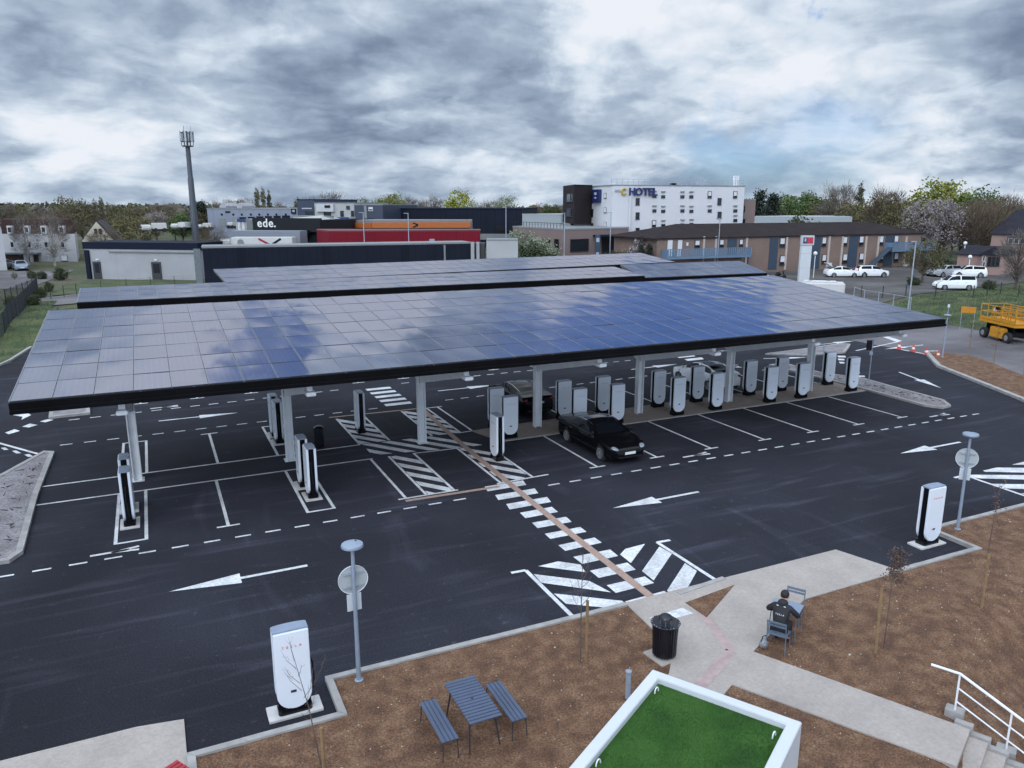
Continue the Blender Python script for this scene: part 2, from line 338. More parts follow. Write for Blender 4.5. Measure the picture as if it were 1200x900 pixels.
struct(MB().sheet(P2([(760, 724.5), (800, 712.5), (812, 719), (776, 729)], .1), .110).obj('path_bar', white_paint), 'white painted bar on the concrete path behind the black litter bin', 'painted stripe')

# steps going down at the lower right
sd = (wk[1]-wk[0]).normalized(); sn = Vector((-sd.y, sd.x, 0))   # direction down the steps
o1, o2 = wk[1], wk[2]; st = MB()
for k in range(6):
    z1 = .108-.165*(k+1); q1, q2 = o1+sd*(.34*k+.004), o2+sd*(.34*k+.004)
    st.prism([q1, q1+sd*.34, q2+sd*.34, q2], z1-.5, z1)
struct(st.obj('concrete_steps', concrete), 'concrete steps going down beside the white handrail', 'steps')
ed = MB(); wn = (o1-o2).normalized()
for k in range(6): ed.prism([o1+wn*.02+sd*(.34*k-.3), o1+wn*.16+sd*(.34*k-.3), o1+wn*.16+sd*(.34*k+.04), o1+wn*.02+sd*(.34*k+.04)], -1.6, .16-.165*k)
struct(ed.obj('step_kerb', kerb_m), 'stepped concrete kerb at the side of the steps', 'kerb')
rl = thing('handrail', 'white metal handrail sloping down beside the concrete steps', 'handrail', (0, 0, 0))
rp = [g(1118, 838, .1), None, None]; slope = .165/.34
hd = Vector((sd.x, sd.y, -slope))
rp[1] = rp[0]+hd*1.0; rp[2] = rp[0]+hd*2.0
for p in rp:
    MB().tube([p, p+Vector((0, 0, 1.0))], .021, 8).obj('post', steel_white, rl, smooth=True)
    MB().box((p.x+wn.x*.05, p.y+wn.y*.05, p.z-.04), (.36, .26, .34), math.atan2(sd.y, sd.x)).obj('foot_block', kerb_m, rl, bevel=.01)
top = [rp[0]+Vector((0, 0, 1.0))+Vector((-sd.x, -sd.y, 0))*.55, rp[0]+Vector((0, 0, 1.0)), rp[2]+Vector((0, 0, 1.0))]
MB().tube(top, .03, 10).obj('top_rail', steel_white, rl, smooth=True)
for h in (.66, .34): MB().tube([rp[0]+Vector((0, 0, h)), rp[2]+Vector((0, 0, h))], .017, 8).obj('middle_rail', steel_white, rl, smooth=True)

# kerbs
def kerb(pts, label, w=.16, z0=-.05, z1=.125, close=False):
    m = MB(); pts = [Vector((p[0], p[1], 0)) for p in pts]; n = len(pts); idx = range(n if close else n-1)
    off = []
    for i in range(n):
        a = pts[i-1] if (i > 0 or close) else None; c = pts[(i+1) % n] if (i < n-1 or close) else None; p = pts[i]
        d1 = (p-a).normalized() if a is not None else (c-p).normalized(); d2 = (c-p).normalized() if c is not None else d1
        n1, n2 = Vector((-d1.y, d1.x, 0)), Vector((-d2.y, d2.x, 0)); b = (n1+n2)
        b = b/max(.5, b.dot(n1)); off.append(b*w/2)
    for i in idx:
        j = (i+1) % n; A, B, C, D = pts[i]-off[i], pts[j]-off[j], pts[j]+off[j], pts[i]+off[i]
        L = (pts[j]-pts[i]).length; k = max(1, round(L/1.0))   # separate kerb stones with fine joints
        for s in range(k):
            t0, t1 = s/k+.004/L*0, (s+1)/k-.012/L
            m.prism([A.lerp(B, t0), A.lerp(B, t1), D.lerp(C, t1), D.lerp(C, t0)], z0, z1+random.uniform(-.003, .003))
    return struct(m.obj('kerb', kerb_m), label, 'kerb')
kerb([(1.06, -24), (1.06, -18.42), (4.1, -18.42), (4.1, -17.0), (12.25, -17.05)], 'low concrete kerb around the foreground soil bed left of the crossing')
kerb([(13.9, -17.18), (15.7, -16.98), ], 'short concrete kerb beside the small soil triangle')
kerb([(20.8, -18.8), (24.42, -18.8), (24.42, -17.1), (66, -17.1)], 'low concrete kerb stepping round the right-hand charging post')
kerb([(54.3, 4.8), (53.3, 5.1), (49.5, 1.25), (45.4, -7), (43.1, -10.6), (34, -20)], 'pale concrete kerb edging the soil island on the right', w=.3, z1=.16)
kerb([(-30, 26.1), (-9.1, 27.2), (-8.3, 30.5), (-7.6, 36)], 'pale concrete kerb below the bushes on the left', w=.2)
stone = ground_mat('pale_stone_fill', [(.26, .24, .25), (.22, .20, .21), (.17, .155, .16)], 1.2, fine=14, famt=.3, bump=.8, bscale=10)
def island(poly, label, klabel, z=.12):
    struct(MB().prism(poly, -.04, z-.02).obj('traffic_island', stone), label, 'traffic island')
    kerb(poly, klabel, w=.2, close=True, z1=z)
islL = [(-3.75, 5.3), (-3.45, 5.1), (-3.5, -.6), (-3.35, -6.1), (-3.6, -6.6), (-4.2, -6.6), (-7.5, -6.3), (-7.0, -2)]
island(islL, 'raised stone-filled traffic island at the left end of the bays', 'concrete kerb round the left traffic island')
islR = [(39.3, 6.3), (40.55, 6.3), (40.45, 3.1), (41.5, .5), (41.2, -2.7), (41.0, -5.3), (40.3, -6.2), (39.6, -6.3), (39.2, -5.6), (39.35, -1)]
island(islR, 'long narrow stone-filled traffic island at the right end of the bays', 'concrete kerb round the right traffic island')
islT = [(42, 9.6), (46.7, 9.9), (50.4, 10.4), (50.7, 9.9), (49.8, 9.2), (47.7, 7.7), (44, 8.1)]
island(islT, 'stone-filled traffic island beyond the right end of the bays', 'concrete kerb round the far traffic island')
islB = [(-.9, 12.4), (-1.9, 12.5), (-1.7, 17), (-.7, 17)]
island([(-4.1, 11.9), (-2.4, 12.0), (-2.6, 15), (-4.3, 15)], 'small stone-filled island behind the front canopy corner', 'concrete kerb round the small back island')
twm = M('dry_twigs', (.035, .022, .018), .9, var=.2); tw = MB()
for i in range(150):
    u, v = random.uniform(-7.2, -3.6), random.uniform(-6.4, 4.8)
    if (u < -3.7-(4.9-v)*.30 and v > -2) or u > -3.7: continue
    a = random.uniform(0, 6.3); L = random.uniform(.05, .3); tw.tube([(u, v, .11), (u+L*math.cos(a), v+L*math.sin(a), .12+random.uniform(0, .06))], [.02, .008], 4)
for i in range(70):
    u, v = random.uniform(39.6, 41.0), random.uniform(-5.8, 6); a = random.uniform(0, 6.3); L = random.uniform(.05, .3); tw.tube([(u, v, .11), (u+L*math.cos(a), v+L*math.sin(a), .13)], [.02, .01], 4)
tag(tw.obj('plant_debris', twm), 'dark dry twigs and plants scattered over the stone traffic islands', 'debris', kind='stuff')
pb = M('block_paving', (.235, .185, .155), .85, var=.12, scale=2, var2=.1, scale2=9, grid=(.2, .1, 0, .006, .75))
bs = MB().prism([(14.78, .52), (15.4, -1.6), (39.25, -1.6), (39.25, 1.05), (26, 1.0)], -.03, .035)
struct(bs.obj('charging_strip', pb), 'brown paved strip carrying the right-hand charging posts', 'pavement')
kerb([(15.38, -1.66), (39.2, -1.62)], 'thin flush kerb along the brown charging strip', w=.12, z1=.04)

# pebbles and clods lying on the soil
pm = M('stones', (.40, .35, .29), .9, rnd=0, var=.4, scale=1.5); sm = M('clods', (.12, .062, .04), .95, var=.35, scale=2.5)
pe = MB()
for i in range(5200):
    u, v = random.uniform(1.2, 34), -17.4-random.random()**1.3*9
    if 4.1 > u and v > -18.6: continue
    if 20.6 < u < 24.6 and v > -19.1: continue
    if 12 < u < 21 and v > -17.7-(u-12)*.05 and u < 21: continue
    r = random.uniform(.008, .03) if random.random() < .96 else random.uniform(.03, .05)
    z = hgt(u, v)+.075+.02*noise.noise(Vector((u*.9, v*.9, 0)))
    a = random.uniform(0, 6.3); pts = [(u+r*1.2*math.cos(a+k*2.1), v+r*math.sin(a+k*2.1), z-.01) for k in range(3)]+[(u, v, z+r*.8)]
    pe.add(pts, [(0, 1, 3), (1, 2, 3), (2, 0, 3)], 0 if random.random() < .30 else 1)
# keep the stones off the paths
def inside(p, poly):
    c = False; n = len(poly)
    for i in range(n):
        a, b = poly[i], poly[(i+1) % n]
        if (a[1] > p[1]) != (b[1] > p[1]) and p[0] < (b[0]-a[0])*(p[1]-a[1])/(b[1]-a[1])+a[0]: c = not c
    return c
keep = MB()
for f, mi in zip(pe.f, pe.m):
    c = pe.v[f[0]]
    if not (inside(c, main) or inside(c, wk)): keep.add([pe.v[i] for i in f], [(0, 1, 2)], mi)
tag(keep.obj('soil_stones', [pm, sm]), 'small pale stones and brown clods scattered over the foreground soil', 'stones', kind='stuff')

# ------------------------------------------------------------------ painted markings (4 mm sheets)
Z = .005
def paint(name, mb_, label, mat=None): return struct(mb_.obj(name, mat or white_paint), label, 'road marking')
bay = MB(); W = .11
def ln(a, b, w=W, z=Z): bay.line(a, b, w, z)
ln((-3.45, -1.55), (9.3, -1.55)); ln((-3.5, .58), (9.3, .66))
def rect(u0, u1, v0, v1, z=Z+.003):
    ln((u0, v0), (u0, v1), W, z); ln((u1, v0), (u1, v1), W, z); e = W/2
    v = v0 if abs(v0) > abs(v1) else v1
    ln((u0-e, v), (u1+e, v), W, z+.003)
rect(-.62, .3, -6.55, -1.5); rect(5.58, 6.53, -6.5, -1.5); rect(-.6, .35, .55, 5.5); rect(5.62, 6.6, .6, 5.6)
def tee(u, v0, v1, w=.75): ln((u, v0), (u, v1)); ln((u-w/2, v1), (u+w/2, v1), W, Z+.003)
for u in (2.87,): tee(u, -1.6, -6.55); tee(u+.25, .62, 5.5)
for u in (17.62, 20.66, 23.64, 26.8, 29.85, 32.95, 36.1): tee(u, -1.72, -6.65)
for u in (20.2, 23.2, 26.2, 29.3, 32.4, 35.5, 38.2): tee(u, 1.1, 5.55)
ln((9.2, -1.5), (9.2, -6.6)); ln((10.02, -1.55), (10.02, -6.6)); ln((11.15, -1.55), (11.15, -6.7)); ln((8.9, -6.68), (11.3, -6.68), W, Z+.003)
ln((11.15, -1.62), (13.2, -1.75), W, Z+.003); ln((13.17, -1.75), (13.12, -6.75)); ln((14.58, -2.3), (14.58, -6.6)); ln((12.95, -6.7), (15.3, -6.6), W, Z+.003)
ln((9.3, .7), (9.3, 5.55)); ln((10.72, .75), (10.72, 5.6)); ln((12.78, .6), (12.8, 5.6)); ln((14.22, .5), (14.22, 5.55)); ln((14.85, .55), (14.85, 5.6)); ln((14.1, .5), (14.95, .55), W, Z+.003); ln((14.1, 5.62), (15.1, 5.62), W, Z+.003)
for u in (.1, 3.05, 6.0, 12.4, 15.3, 18.5, 21.6, 24.7, 27.8): tee(u, 17, 13.3)
paint('bay_lines', bay, 'white painted lines and T marks of the charging bays')
ds = MB()
def dashes(u0, u1, v0, v1=None, per=.97, L=.5, w=.1, skip=()):
    n = int((u1-u0)/per); v1 = v0 if v1 is None else v1
    for i in range(n+1):
        u = u0+i*per; v = v0+(v1-v0)*i/max(1, n)
        if any(a < u < b for a, b in skip): continue
        ds.line((u-L/2, v), (u+L/2, v+(v1-v0)/max(1, n)*L/per), w, Z)
dashes(-5.5, 11.1, -7.64); dashes(14.96, 41, -7.72, -7.85); dashes(-3.0, 11.8, 6.45, 6.75); dashes(16, 38, 6.85, 7.6); dashes(-3.0, 11, 11.15, 11.9); dashes(15, 44, 12, 12.2)
dashes(38, 44, 12.2, 12.4)
for x, y in ((14, 506), (34, 502), (51, 498), (72, 487.5)): pass
paint('dashed_lines', ds, 'white dashed lines along the driving lanes')
st_ = MB(); k = 0
for a, b in (((14, 0), 0),): pass
for q in ([(6, 507), (17, 503), (23.5, 505), (10, 509)], [(26, 500), (35, 496.5), (44, 498), (34, 501)], [(46.5, 494), (56, 491.3), (63, 492), (53, 495)], [(64, 488.5), (74, 486), (81, 487), (71, 489.5)]): st_.sheet(P2(q), Z)
for q in ([(1, 525), (6, 524.4), (10, 527), (5, 527.5)], [(14, 528.5), (19, 528), (25, 531), (19, 531.5)], [(28.5, 533), (34, 532), (39, 535), (33, 535.5)]): st_.sheet(P2(q), Z)
st_.line(g(-20, 514), g(46.5, 532.5), .14, Z); 
paint('give_way_marks', st_, 'white give-way blocks and line by the left traffic island')

def hatch(poly, p, d, per, w, n, label):
    """diagonal stripes clipped to a convex polygon (lot coordinates)"""
    m = MB(); d = Vector(d).normalized(); nn = Vector((-d.y, d.x)); p = Vector(p)
    a = sum(poly[i][0]*poly[(i+1) % len(poly)][1]-poly[(i+1) % len(poly)][0]*poly[i][1] for i in range(len(poly)))
    if a < 0: poly = poly[::-1]
    for i in range(n):
        c = p+nn*per*i; q = [c-d*20-nn*w/2, c+d*20-nn*w/2, c+d*20+nn*w/2, c-d*20+nn*w/2]
        for j in range(len(poly)):
            A, B = Vector(poly[j]), Vector(poly[(j+1) % len(poly)]); e = B-A; out = []
            for t in range(len(q)):
                s, r = q[t], q[(t+1) % len(q)]; ds_, dr = e.x*(s.y-A.y)-e.y*(s.x-A.x), e.x*(r.y-A.y)-e.y*(r.x-A.x)
                if ds_ >= 0: out.append(s)
                if ds_*dr < 0: out.append(s.lerp(r, ds_/(ds_-dr)))
            q = out
            if len(q) < 3: break
        if len(q) >= 3: m.sheet(q, Z)
    return m
hd_ = (1, -1.33)
hz = MB()
for poly, p, per in (([(9.36, .75), (10.66, .75), (10.66, 5.5), (9.36, 5.5)], (9.36, 5.2), .62), ([(12.86, .6), (14.16, .5), (14.16, 5.5), (12.86, 5.5)], (12.86, 5.4), .62), ([(10.1, -6.62), (11.08, -6.62), (11.08, -1.6), (10.1, -1.6)], (10.1, -1.6), .74), ([(13.25, -6.6), (14.5, -6.55), (14.5, -2.0), (13.25, -1.8)], (13.25, -1.8), .74), ([(9.4, .70), (14.6, .45), (14.9, -.6), (14.4, -1.9), (13.2, -1.7), (9.4, -1.5)], (9.4, 4.6), .74)):
    m = hatch(poly, p, hd_, -per, .36, 16, ''); hz.v, hz.f, hz.m = hz.v, hz.f, hz.m; hz.add(m.v, m.f)
paint('hatched_zone', hz, 'white diagonal hatching between the bays around the footway')
tn = MB(); pts = [(14.0, 6.3), (13.72, 1.5), (13.55, -2.2), (13.4, -7), (13.25, -12), (13.2, -16.9)]
for a, b in zip(pts, pts[1:]): tn.line(a, b, .27, Z+.006)
tn.line((9.1, -6.93), (12.9, -7.02), .2, Z+.006); tn.line((9.0, 5.95), (14.0, 5.72), .16, Z+.006)
paint('tan_guide_path', tn, 'tan guide stripe crossing the car park over the zebra bars', pink_paint)
zb = MB()
for i in range(3):
    v = -7.05-i*1.005; e = .04*i*.5
    zb.sheet([(12.28+e*.2, v-.26), (13.95+e, v-.26), (14.05+e, v+.26), (12.38+e*.2, v+.26)], Z)
for q in ([(478, 3), (590, -18), (612, 0), (497, 22)], [(520, 38), (640, 17), (660, 35), (540, 57)], [(565, 77), (690, 53), (712, 70), (585, 95)], [(613, 117), (740, 90), (766, 108), (637, 137)], [(665, 158), (795, 132), (823, 155), (697, 183)], [(724, 207), (855, 178), (885, 203), (755, 232)], [(783, 258), (917, 227), (950, 250), (815, 285)], [(847, 315), (985, 278), (1018, 300), (878, 340)]): zb.sheet([g(450+x/3, 600+y/3) for x, y in q], Z)
for i in range(5): v = 7.2+i*1.0; zb.sheet([(12.35, v-.25), (13.85, v-.25), (13.85, v+.25), (12.35, v+.25)], Z)
paint('zebra_crossing', zb, 'white zebra bars across the near and far driving lanes')
ch = MB(); q3 = lambda pts: [g(450+x/3, 600+y/3) for x, y in pts]
for q in ([(542, 191), (612, 174), (690, 185), (709, 212)], [(527, 219), (722, 243), (798, 283), (553, 249)], [(597, 287), (838, 313), (870, 346), (640, 323)], [(668, 362), (684, 361), (690, 377), (680, 378)], [(830, 150), (848, 130), (918, 112), (868, 180)], [(907, 208), (968, 122), (1012, 147), (948, 241)], [(995, 277), (1058, 180), (1100, 208), (1046, 305), (1024, 303)]):
    ch.sheet(q3(q), Z+.001)
a, b, c = q3([(447, 214), (498, 205), (676, 381)]); ch.line(a, b, .13, Z); ch.line(b, c, .13, Z+.003)
a, b, c, d = q3([(1006, 99), (960, 107), (1188, 254), (1150, 243)]); ch.line(a, b, .13, Z); ch.line(b, c, .13, Z+.003); ch.line(d, c, .12, Z+.006)
paint('chevron_zone', ch, 'white chevron stripes either side of the foreground crossing')
rh = MB(); q5 = lambda pts: [g(1000+x/5, 480+y/5) for x, y in pts]
for q in ([(760, 358), (840, 340), (1300, 345), (1300, 377), (770, 364)], [(660, 382), (1300, 386), (1300, 418), (690, 402)], [(800, 435), (1300, 442), (1300, 476), (890, 462)], [(930, 323), (1010, 303), (1300, 300), (1300, 326)], [(980, 490), (1300, 495), (1300, 520), (1080, 515)]): rh.sheet(q5(q), Z)
a, b, c = q5([(592, 400), (655, 386), (1250, 590)]); rh.line(a, b, .14, Z+.003); rh.line(b, c, .14, Z+.003)
paint('right_hatching', rh, 'white hatched area at the right edge beside the lamp post')
def arrow(p, d, L, label, hw=.33, sw=.14, head=.5):
    d = Vector(d).normalized(); n = Vector((-d.y, d.x)); p = Vector(p); tip, nk, tl = p+d*L/2, p+d*(L/2-L*head), p-d*L/2
    m = MB().sheet([tip, nk+n*hw, nk+n*sw/2, tl+n*sw/2, tl-n*sw/2, nk-n*sw/2, nk-n*hw], Z); return paint('lane_arrow', m, label)
arrow((2.82, -10.75), (-1, 0), 3.9, 'white lane arrow on the asphalt nearest the left lamp post')
arrow((17.7, -10.8), (-1, 0), 3.9, 'white lane arrow just right of the zebra crossing')
arrow((32.8, -10.8), (-1, 0), 4.0, 'white lane arrow above the standing right-hand charging post')
arrow((2.9, 9.0), (1, 0), 3.9, 'white lane arrow seen below the left half of the canopy edge')
arrow((18.1, 9.15), (1, .0), 3.9, 'white lane arrow behind the parked black cars')
arrow((32.0, 9.55), (1, .05), 4.0, 'white lane arrow behind the parked white car')
arrow((50.6, 11.2), (1, 0), 4.3, 'white lane arrow seen under the right canopy corner')
arrow((44.8, -.9), (-.36, -.93), 4.6, 'white lane arrow pointing down beside the long right island')
arrow((54.0, 7.55), (-1, 0), 4.3, 'white lane arrow beside the red and white cones')
arrow((42.4, 8.1), (.95, -.3), 3.4, 'white lane arrow short of the far traffic island')
ar = MB(); ar.sheet(P2([(14.0, 484), (16, 481.5), (28, 485), (29, 482), (36.5, 486.5), (25, 492), (26.5, 488.5), (12.5, 486)]), Z); paint('turn_arrow', ar, 'white bent turn arrow at the left canopy corner')
sy = MB()
def plug(u, v, s=1, m=1):
    for a, b in (((-.9, 0), (.1, .02)), ((.0, 0), (.85, .22)), ((.0, 0), (.85, -.12)), ((-.15, 0), (.5, .05))): sy.line((u+a[0]*s*m, v+a[1]*s), (u+b[0]*s*m, v+b[1]*s), .13, Z)
for u, v in ((-.6, -7.2), (22.4, -7.15), (38.2, -7.2), (1.3, 11.9), (36.6, 7.0)): plug(u, v, .8)
paint('plug_marks', sy, 'white painted forked cable symbols beside the bays')
mk = MB(); mk.line(g(1003, 411), g(1055, 400), .16, Z); mk.sheet(P2([(1035, 395), (1042, 394.5), (1057, 399.5), (1050, 400.5)]), Z)
for y, x0, x1 in ((417.8, 981, 990.5), (421.3, 981.5, 989), (425, 983, 989), (436.5, 1000, 1007), (441, 1002.5, 1013)): mk.sheet(P2([(x0, y-1), (x1, y-.8), (x1+1, y+1), (x0+1.5, y+1)]), Z)
mk.sheet(P2([(791, 417.6), (812, 415.6), (815, 417.6), (796, 419.6)]), Z); mk.sheet(P2([(802, 421), (822, 418.8), (825, 421), (806, 423)]), Z)
mk.line(g(1050, 408.5), g(1112, 420), .2, Z)
paint('junction_marks', mk, 'white bars and edge line around the far islands on the right')
# ------------------------------------------------------------------ helpers for parented pieces given in lot coordinates
def wobj(mb_, name, mats, parent, **k):
    o = mb_.obj(name, mats, **k); o.parent = parent; o.matrix_parent_inverse = parent.matrix_basis.inverted(); return o

# ------------------------------------------------------------------ solar canopies
glass_pv = panel_mat(); frame_pv = M('panel_frame', (.10, .105, .13), .22, .6, var=0)
frame_silver = M('panel_frame_silver', (.30, .31, .36), .22, .7, var=0)
sil = M('silver_rail', (.30, .31, .35), .4, .4, var=.05); under_m = M('pale_underside', (.20, .20, .22), .7, var=.03)
fascia_m = M('black_fascia', (.004, .004, .005), .7, var=.3, scale=1, ior=1.2)
lamp_glass = M('lamp_lens', (.75, .75, .72), .3, var=0)
def panel_mesh(w, d, k):
    rr = random.Random(k); m = MB(); nx, ny = 5, 8; bow = rr.uniform(-.0045, .0045); tw = rr.uniform(-.0025, .0025); fw = .016
    for j in range(ny+1):
        for i in range(nx+1):
            x, y = fw+(w-2*fw)*i/nx, fw+(d-2*fw)*j/ny; a, b = 2*i/nx-1, 2*j/ny-1
            m.v.append((x, y, .036+bow*(1-a*a)*(1-b*b)*1.6+tw*a*b))
    for j in range(ny):
        for i in range(nx): m.f.append([j*(nx+1)+i, j*(nx+1)+i+1, (j+1)*(nx+1)+i+1, (j+1)*(nx+1)+i]); m.m.append(0)
    m.box((w/2, fw/2, .02), (w, fw, .04), m=1); m.box((w/2, d-fw/2, .02), (w, fw, .04), m=1); m.box((fw/2, d/2, .02), (fw, d-2*fw, .04), m=2); m.box((w-fw/2, d/2, .02), (fw, d-2*fw, .04), m=2)
    return m
def canopy(label, FL, FR, BL, nx, ny, posts, fh, group, backrail=True, strut=False):
    FL, FR, BL = Vector(FL), Vector(FR), Vector(BL); ex = (FR-FL); W_ = ex.length; ex.normalize(); ey = BL-FL; ey -= ex*ey.dot(ex); D_ = ey.length; ey.normalize(); ez = ex.cross(ey)
    base = FL+(FR-FL)*.07+(BL-FL)*.5; base.z = hgt(base.x, base.y)
    t = thing('solar_canopy', label, 'solar canopy', base, 0, group)
    F = Matrix((ex, ey, ez)).transposed(); F4 = Matrix.Translation(FL) @ F.to_4x4()
    pw, pd = W_/nx, D_/ny; gap = .02; ms = [panel_mesh(pw-gap, pd-gap*.6, k) for k in range(5)]; mm = [m.mesh('solar_panel', [glass_pv, frame_pv, frame_silver], smooth=True) for m in ms]
    cells = sorted(((FL+ex*pw*(i+.5)+ey*pd*(j+.5)-Vector((CX, CY, CZ))).length, i, j) for i in range(nx) for j in range(ny))
    rest = MB(); inv = t.matrix_basis.inverted()
    for n, (dd, i, j) in enumerate(cells):
        T = Matrix.Translation((i*pw+gap/2, j*pd+gap*.3, .1)) @ Matrix.Rotation(random.gauss(0, .0022), 4, 'X') @ Matrix.Rotation(random.gauss(0, .0022), 4, 'Y')
        if n < 100:
            o = link('solar_panel', random.choice(mm), t); o.matrix_parent_inverse = inv; o.matrix_basis = F4 @ T
        else:
            m = random.choice(ms); k = len(rest.v); rest.v += [tuple(T @ Vector(p)) for p in m.v]; rest.f += [[a+k for a in f] for f in m.f]; rest.m += m.m
    if rest.v:
        o = rest.obj('solar_panels', [glass_pv, frame_pv, frame_silver], t, smooth=True); o.matrix_parent_inverse = inv; o.matrix_basis = F4; o['kind'] = 'stuff'
    # rails under the panels, fascias, beams and posts
    def L(x, y, z): return FL+ex*x+ey*y+ez*z
    def bx(name, x0, x1, y0, y1, z0, z1, mat):
        m = MB(); c = [L(x, y, z) for z in (z0, z1) for y in (y0, y1) for x in (x0, x1)]
        m.add(c, [(0, 2, 3, 1), (4, 5, 7, 6), (0, 1, 5, 4), (2, 6, 7, 3), (0, 4, 6, 2), (1, 3, 7, 5)]); return wobj(m, name, mat, t)
    for j in range(ny*2): y = pd*(j+.5)/2*1.0; bx('purlin', .05, W_-.05, y-.03, y+.03, .0, .09, sil)
    bx('roof_sheet', .03, W_-.03, .03, D_-.03, .0905, .0945, under_m)
    bx('front_fascia', -.03, W_+.03, -.09, -.01, -fh+.1, .10, fascia_m)
    bx('gutter', -.02, W_+.02, -.20, -.095, -fh+.08, -fh+.2, fascia_m)
    if backrail: bx('back_rail', -.02, W_+.02, D_+.005, D_+.045, -.05, .13, sil)
    bx('side_rail', -.035, -.003, .0, D_, -.04, .14, frame_silver); bx('side_rail', W_+.003, W_+.035, .0, D_, -.04, .14, frame_silver)
    for x in posts:
        q = L(x, D_*.5, 0); gz = hgt(q.x, q.y); zt_ = q.z-.12
        pm_ = MB(); hw = .17
        for sgn in (-1, 1): pm_.box((q.x+sgn*(hw-.02), q.y, (gz+zt_)/2), (.045, .30, zt_-gz))
        pm_.box((q.x, q.y, (gz+zt_)/2), (2*hw-.09, .05, zt_-gz)); pm_.box((q.x, q.y, gz+.012), (.5, .5, .025))
        wobj(pm_, 'post', steel_white, t)
        y0, y1 = D_*.02, D_*.98
        b_ = MB(); c = []
        for (y, hh) in ((y0, .24), (D_*.5, .46), (y1, .24)):
            for s in (-.09, .09): c += [L(x+s, y, -.02), L(x+s, y, -hh)]
        b_.add(c, [(0, 1, 3, 2), (0, 4, 5, 1), (1, 5, 7, 3), (3, 7, 6, 2), (2, 6, 4, 0), (4, 8, 9, 5), (5, 9, 11, 7), (7, 11, 10, 6), (6, 10, 8, 4), (8, 10, 11, 9)])
        wobj(b_, 'beam', steel_white, t)
        if strut:
            for y_, z_ in ((.45, -.50), (D_-.45, -.42)):
                sm_ = MB(); sm_.beam((q.x, q.y+(-.1 if y_ < 1 else .1), gz+3.05), L(x, y_, z_), .20, .34); wobj(sm_, 'strut', steel_white, t)
        f_ = MB(); e = L(x, .38, -.66 if strut else -.34); f_.box(e, (.34, .5, .14)); lo = wobj(f_, 'lamp', steel_white, t, bevel=.02)
        f_ = MB(); f_.box(e-Vector((0, 0, .075)), (.26, .4, .02)); wobj(f_, 'lamp_lens', lamp_glass, t)
    return t, L
c1, L1 = canopy('largest solar canopy, on white posts over the near rows of charging bays', (-2.95, -6.42, 4.9), (38.5, -6.55, 4.9), (-2.95, 6.1, 6.13), 37, 7, [2.95+6*k for k in range(7)], .31, 'solar canopies over the car park', False, True)
# small black notice on the third post
n_ = MB().box((12.0, -.17, 3.25), (.26, .03, .50)); nt_ = wobj(n_, 'notice', black_m, c1)
m_ = MB()
for k, z in enumerate((3.38, 3.28, 3.14)): m_.box((12.0, -.189, z), (.14, .006, .05 if k != 1 else .03))
wobj(m_, 'notice_text', M('grey_ink', (.4, .4, .4), .6, var=0), c1)
canopy('narrow solar canopy with a tall black front fascia behind the largest one', (-2.85, 19.9, 4.95), (38.4, 20.5, 4.95), (-2.85, 24.5, 5.37), 37, 3, [3+6*k for k in range(6)], .62, 'solar canopies over the car park')
canopy('short solar canopy on the right, with a pale thin front edge', (38.9, 21.2, 4.7), (51.5, 20.4, 4.72), (38.9, 25.2, 5.5), 11, 2, [2, 8.5], .26, 'solar canopies over the car park')
canopy('farthest solar canopy, in front of the dark blue wall', (6.4, 28.3, 5.0), (49.5, 31.2, 5.05), (6.4, 34.0, 5.6), 38, 3, [4+7*k for k in range(6)], .22, 'solar canopies over the car park')

# ------------------------------------------------------------------ charging posts (front is -y)
shell_m = M('white_gloss_shell', (.72, .76, .83), .28, var=.03, scale=1.2, coat=.3); cap_m = M('grey_blue_cap', (.22, .26, .34), .45, var=.1)
red_ink = M('red_lettering', (.55, .10, .12), .5, var=0); slab_m = M('pale_slab', (.50, .48, .47), .85, var=.1, scale=4); icon_m = M('dark_blue_badge', (.02, .03, .08), .4, var=0)
def shell(y0, y1):
    p = [(.37, 2.0), (.37, .56)]+[(.37*math.cos(-math.pi*k/14), .54+.37*math.sin(-math.pi*k/14)) for k in range(1, 14)]+[(-.37, .56), (-.37, 2.0)]
    n = len(p); m = MB(); m.add([(x, y0, z) for x, z in p]+[(x, y1, z) for x, z in p], [(i, (i+1) % n, n+(i+1) % n, n+i) for i in range(n)]+[tuple(range(n))[::-1], tuple(range(n, 2*n))]); return m
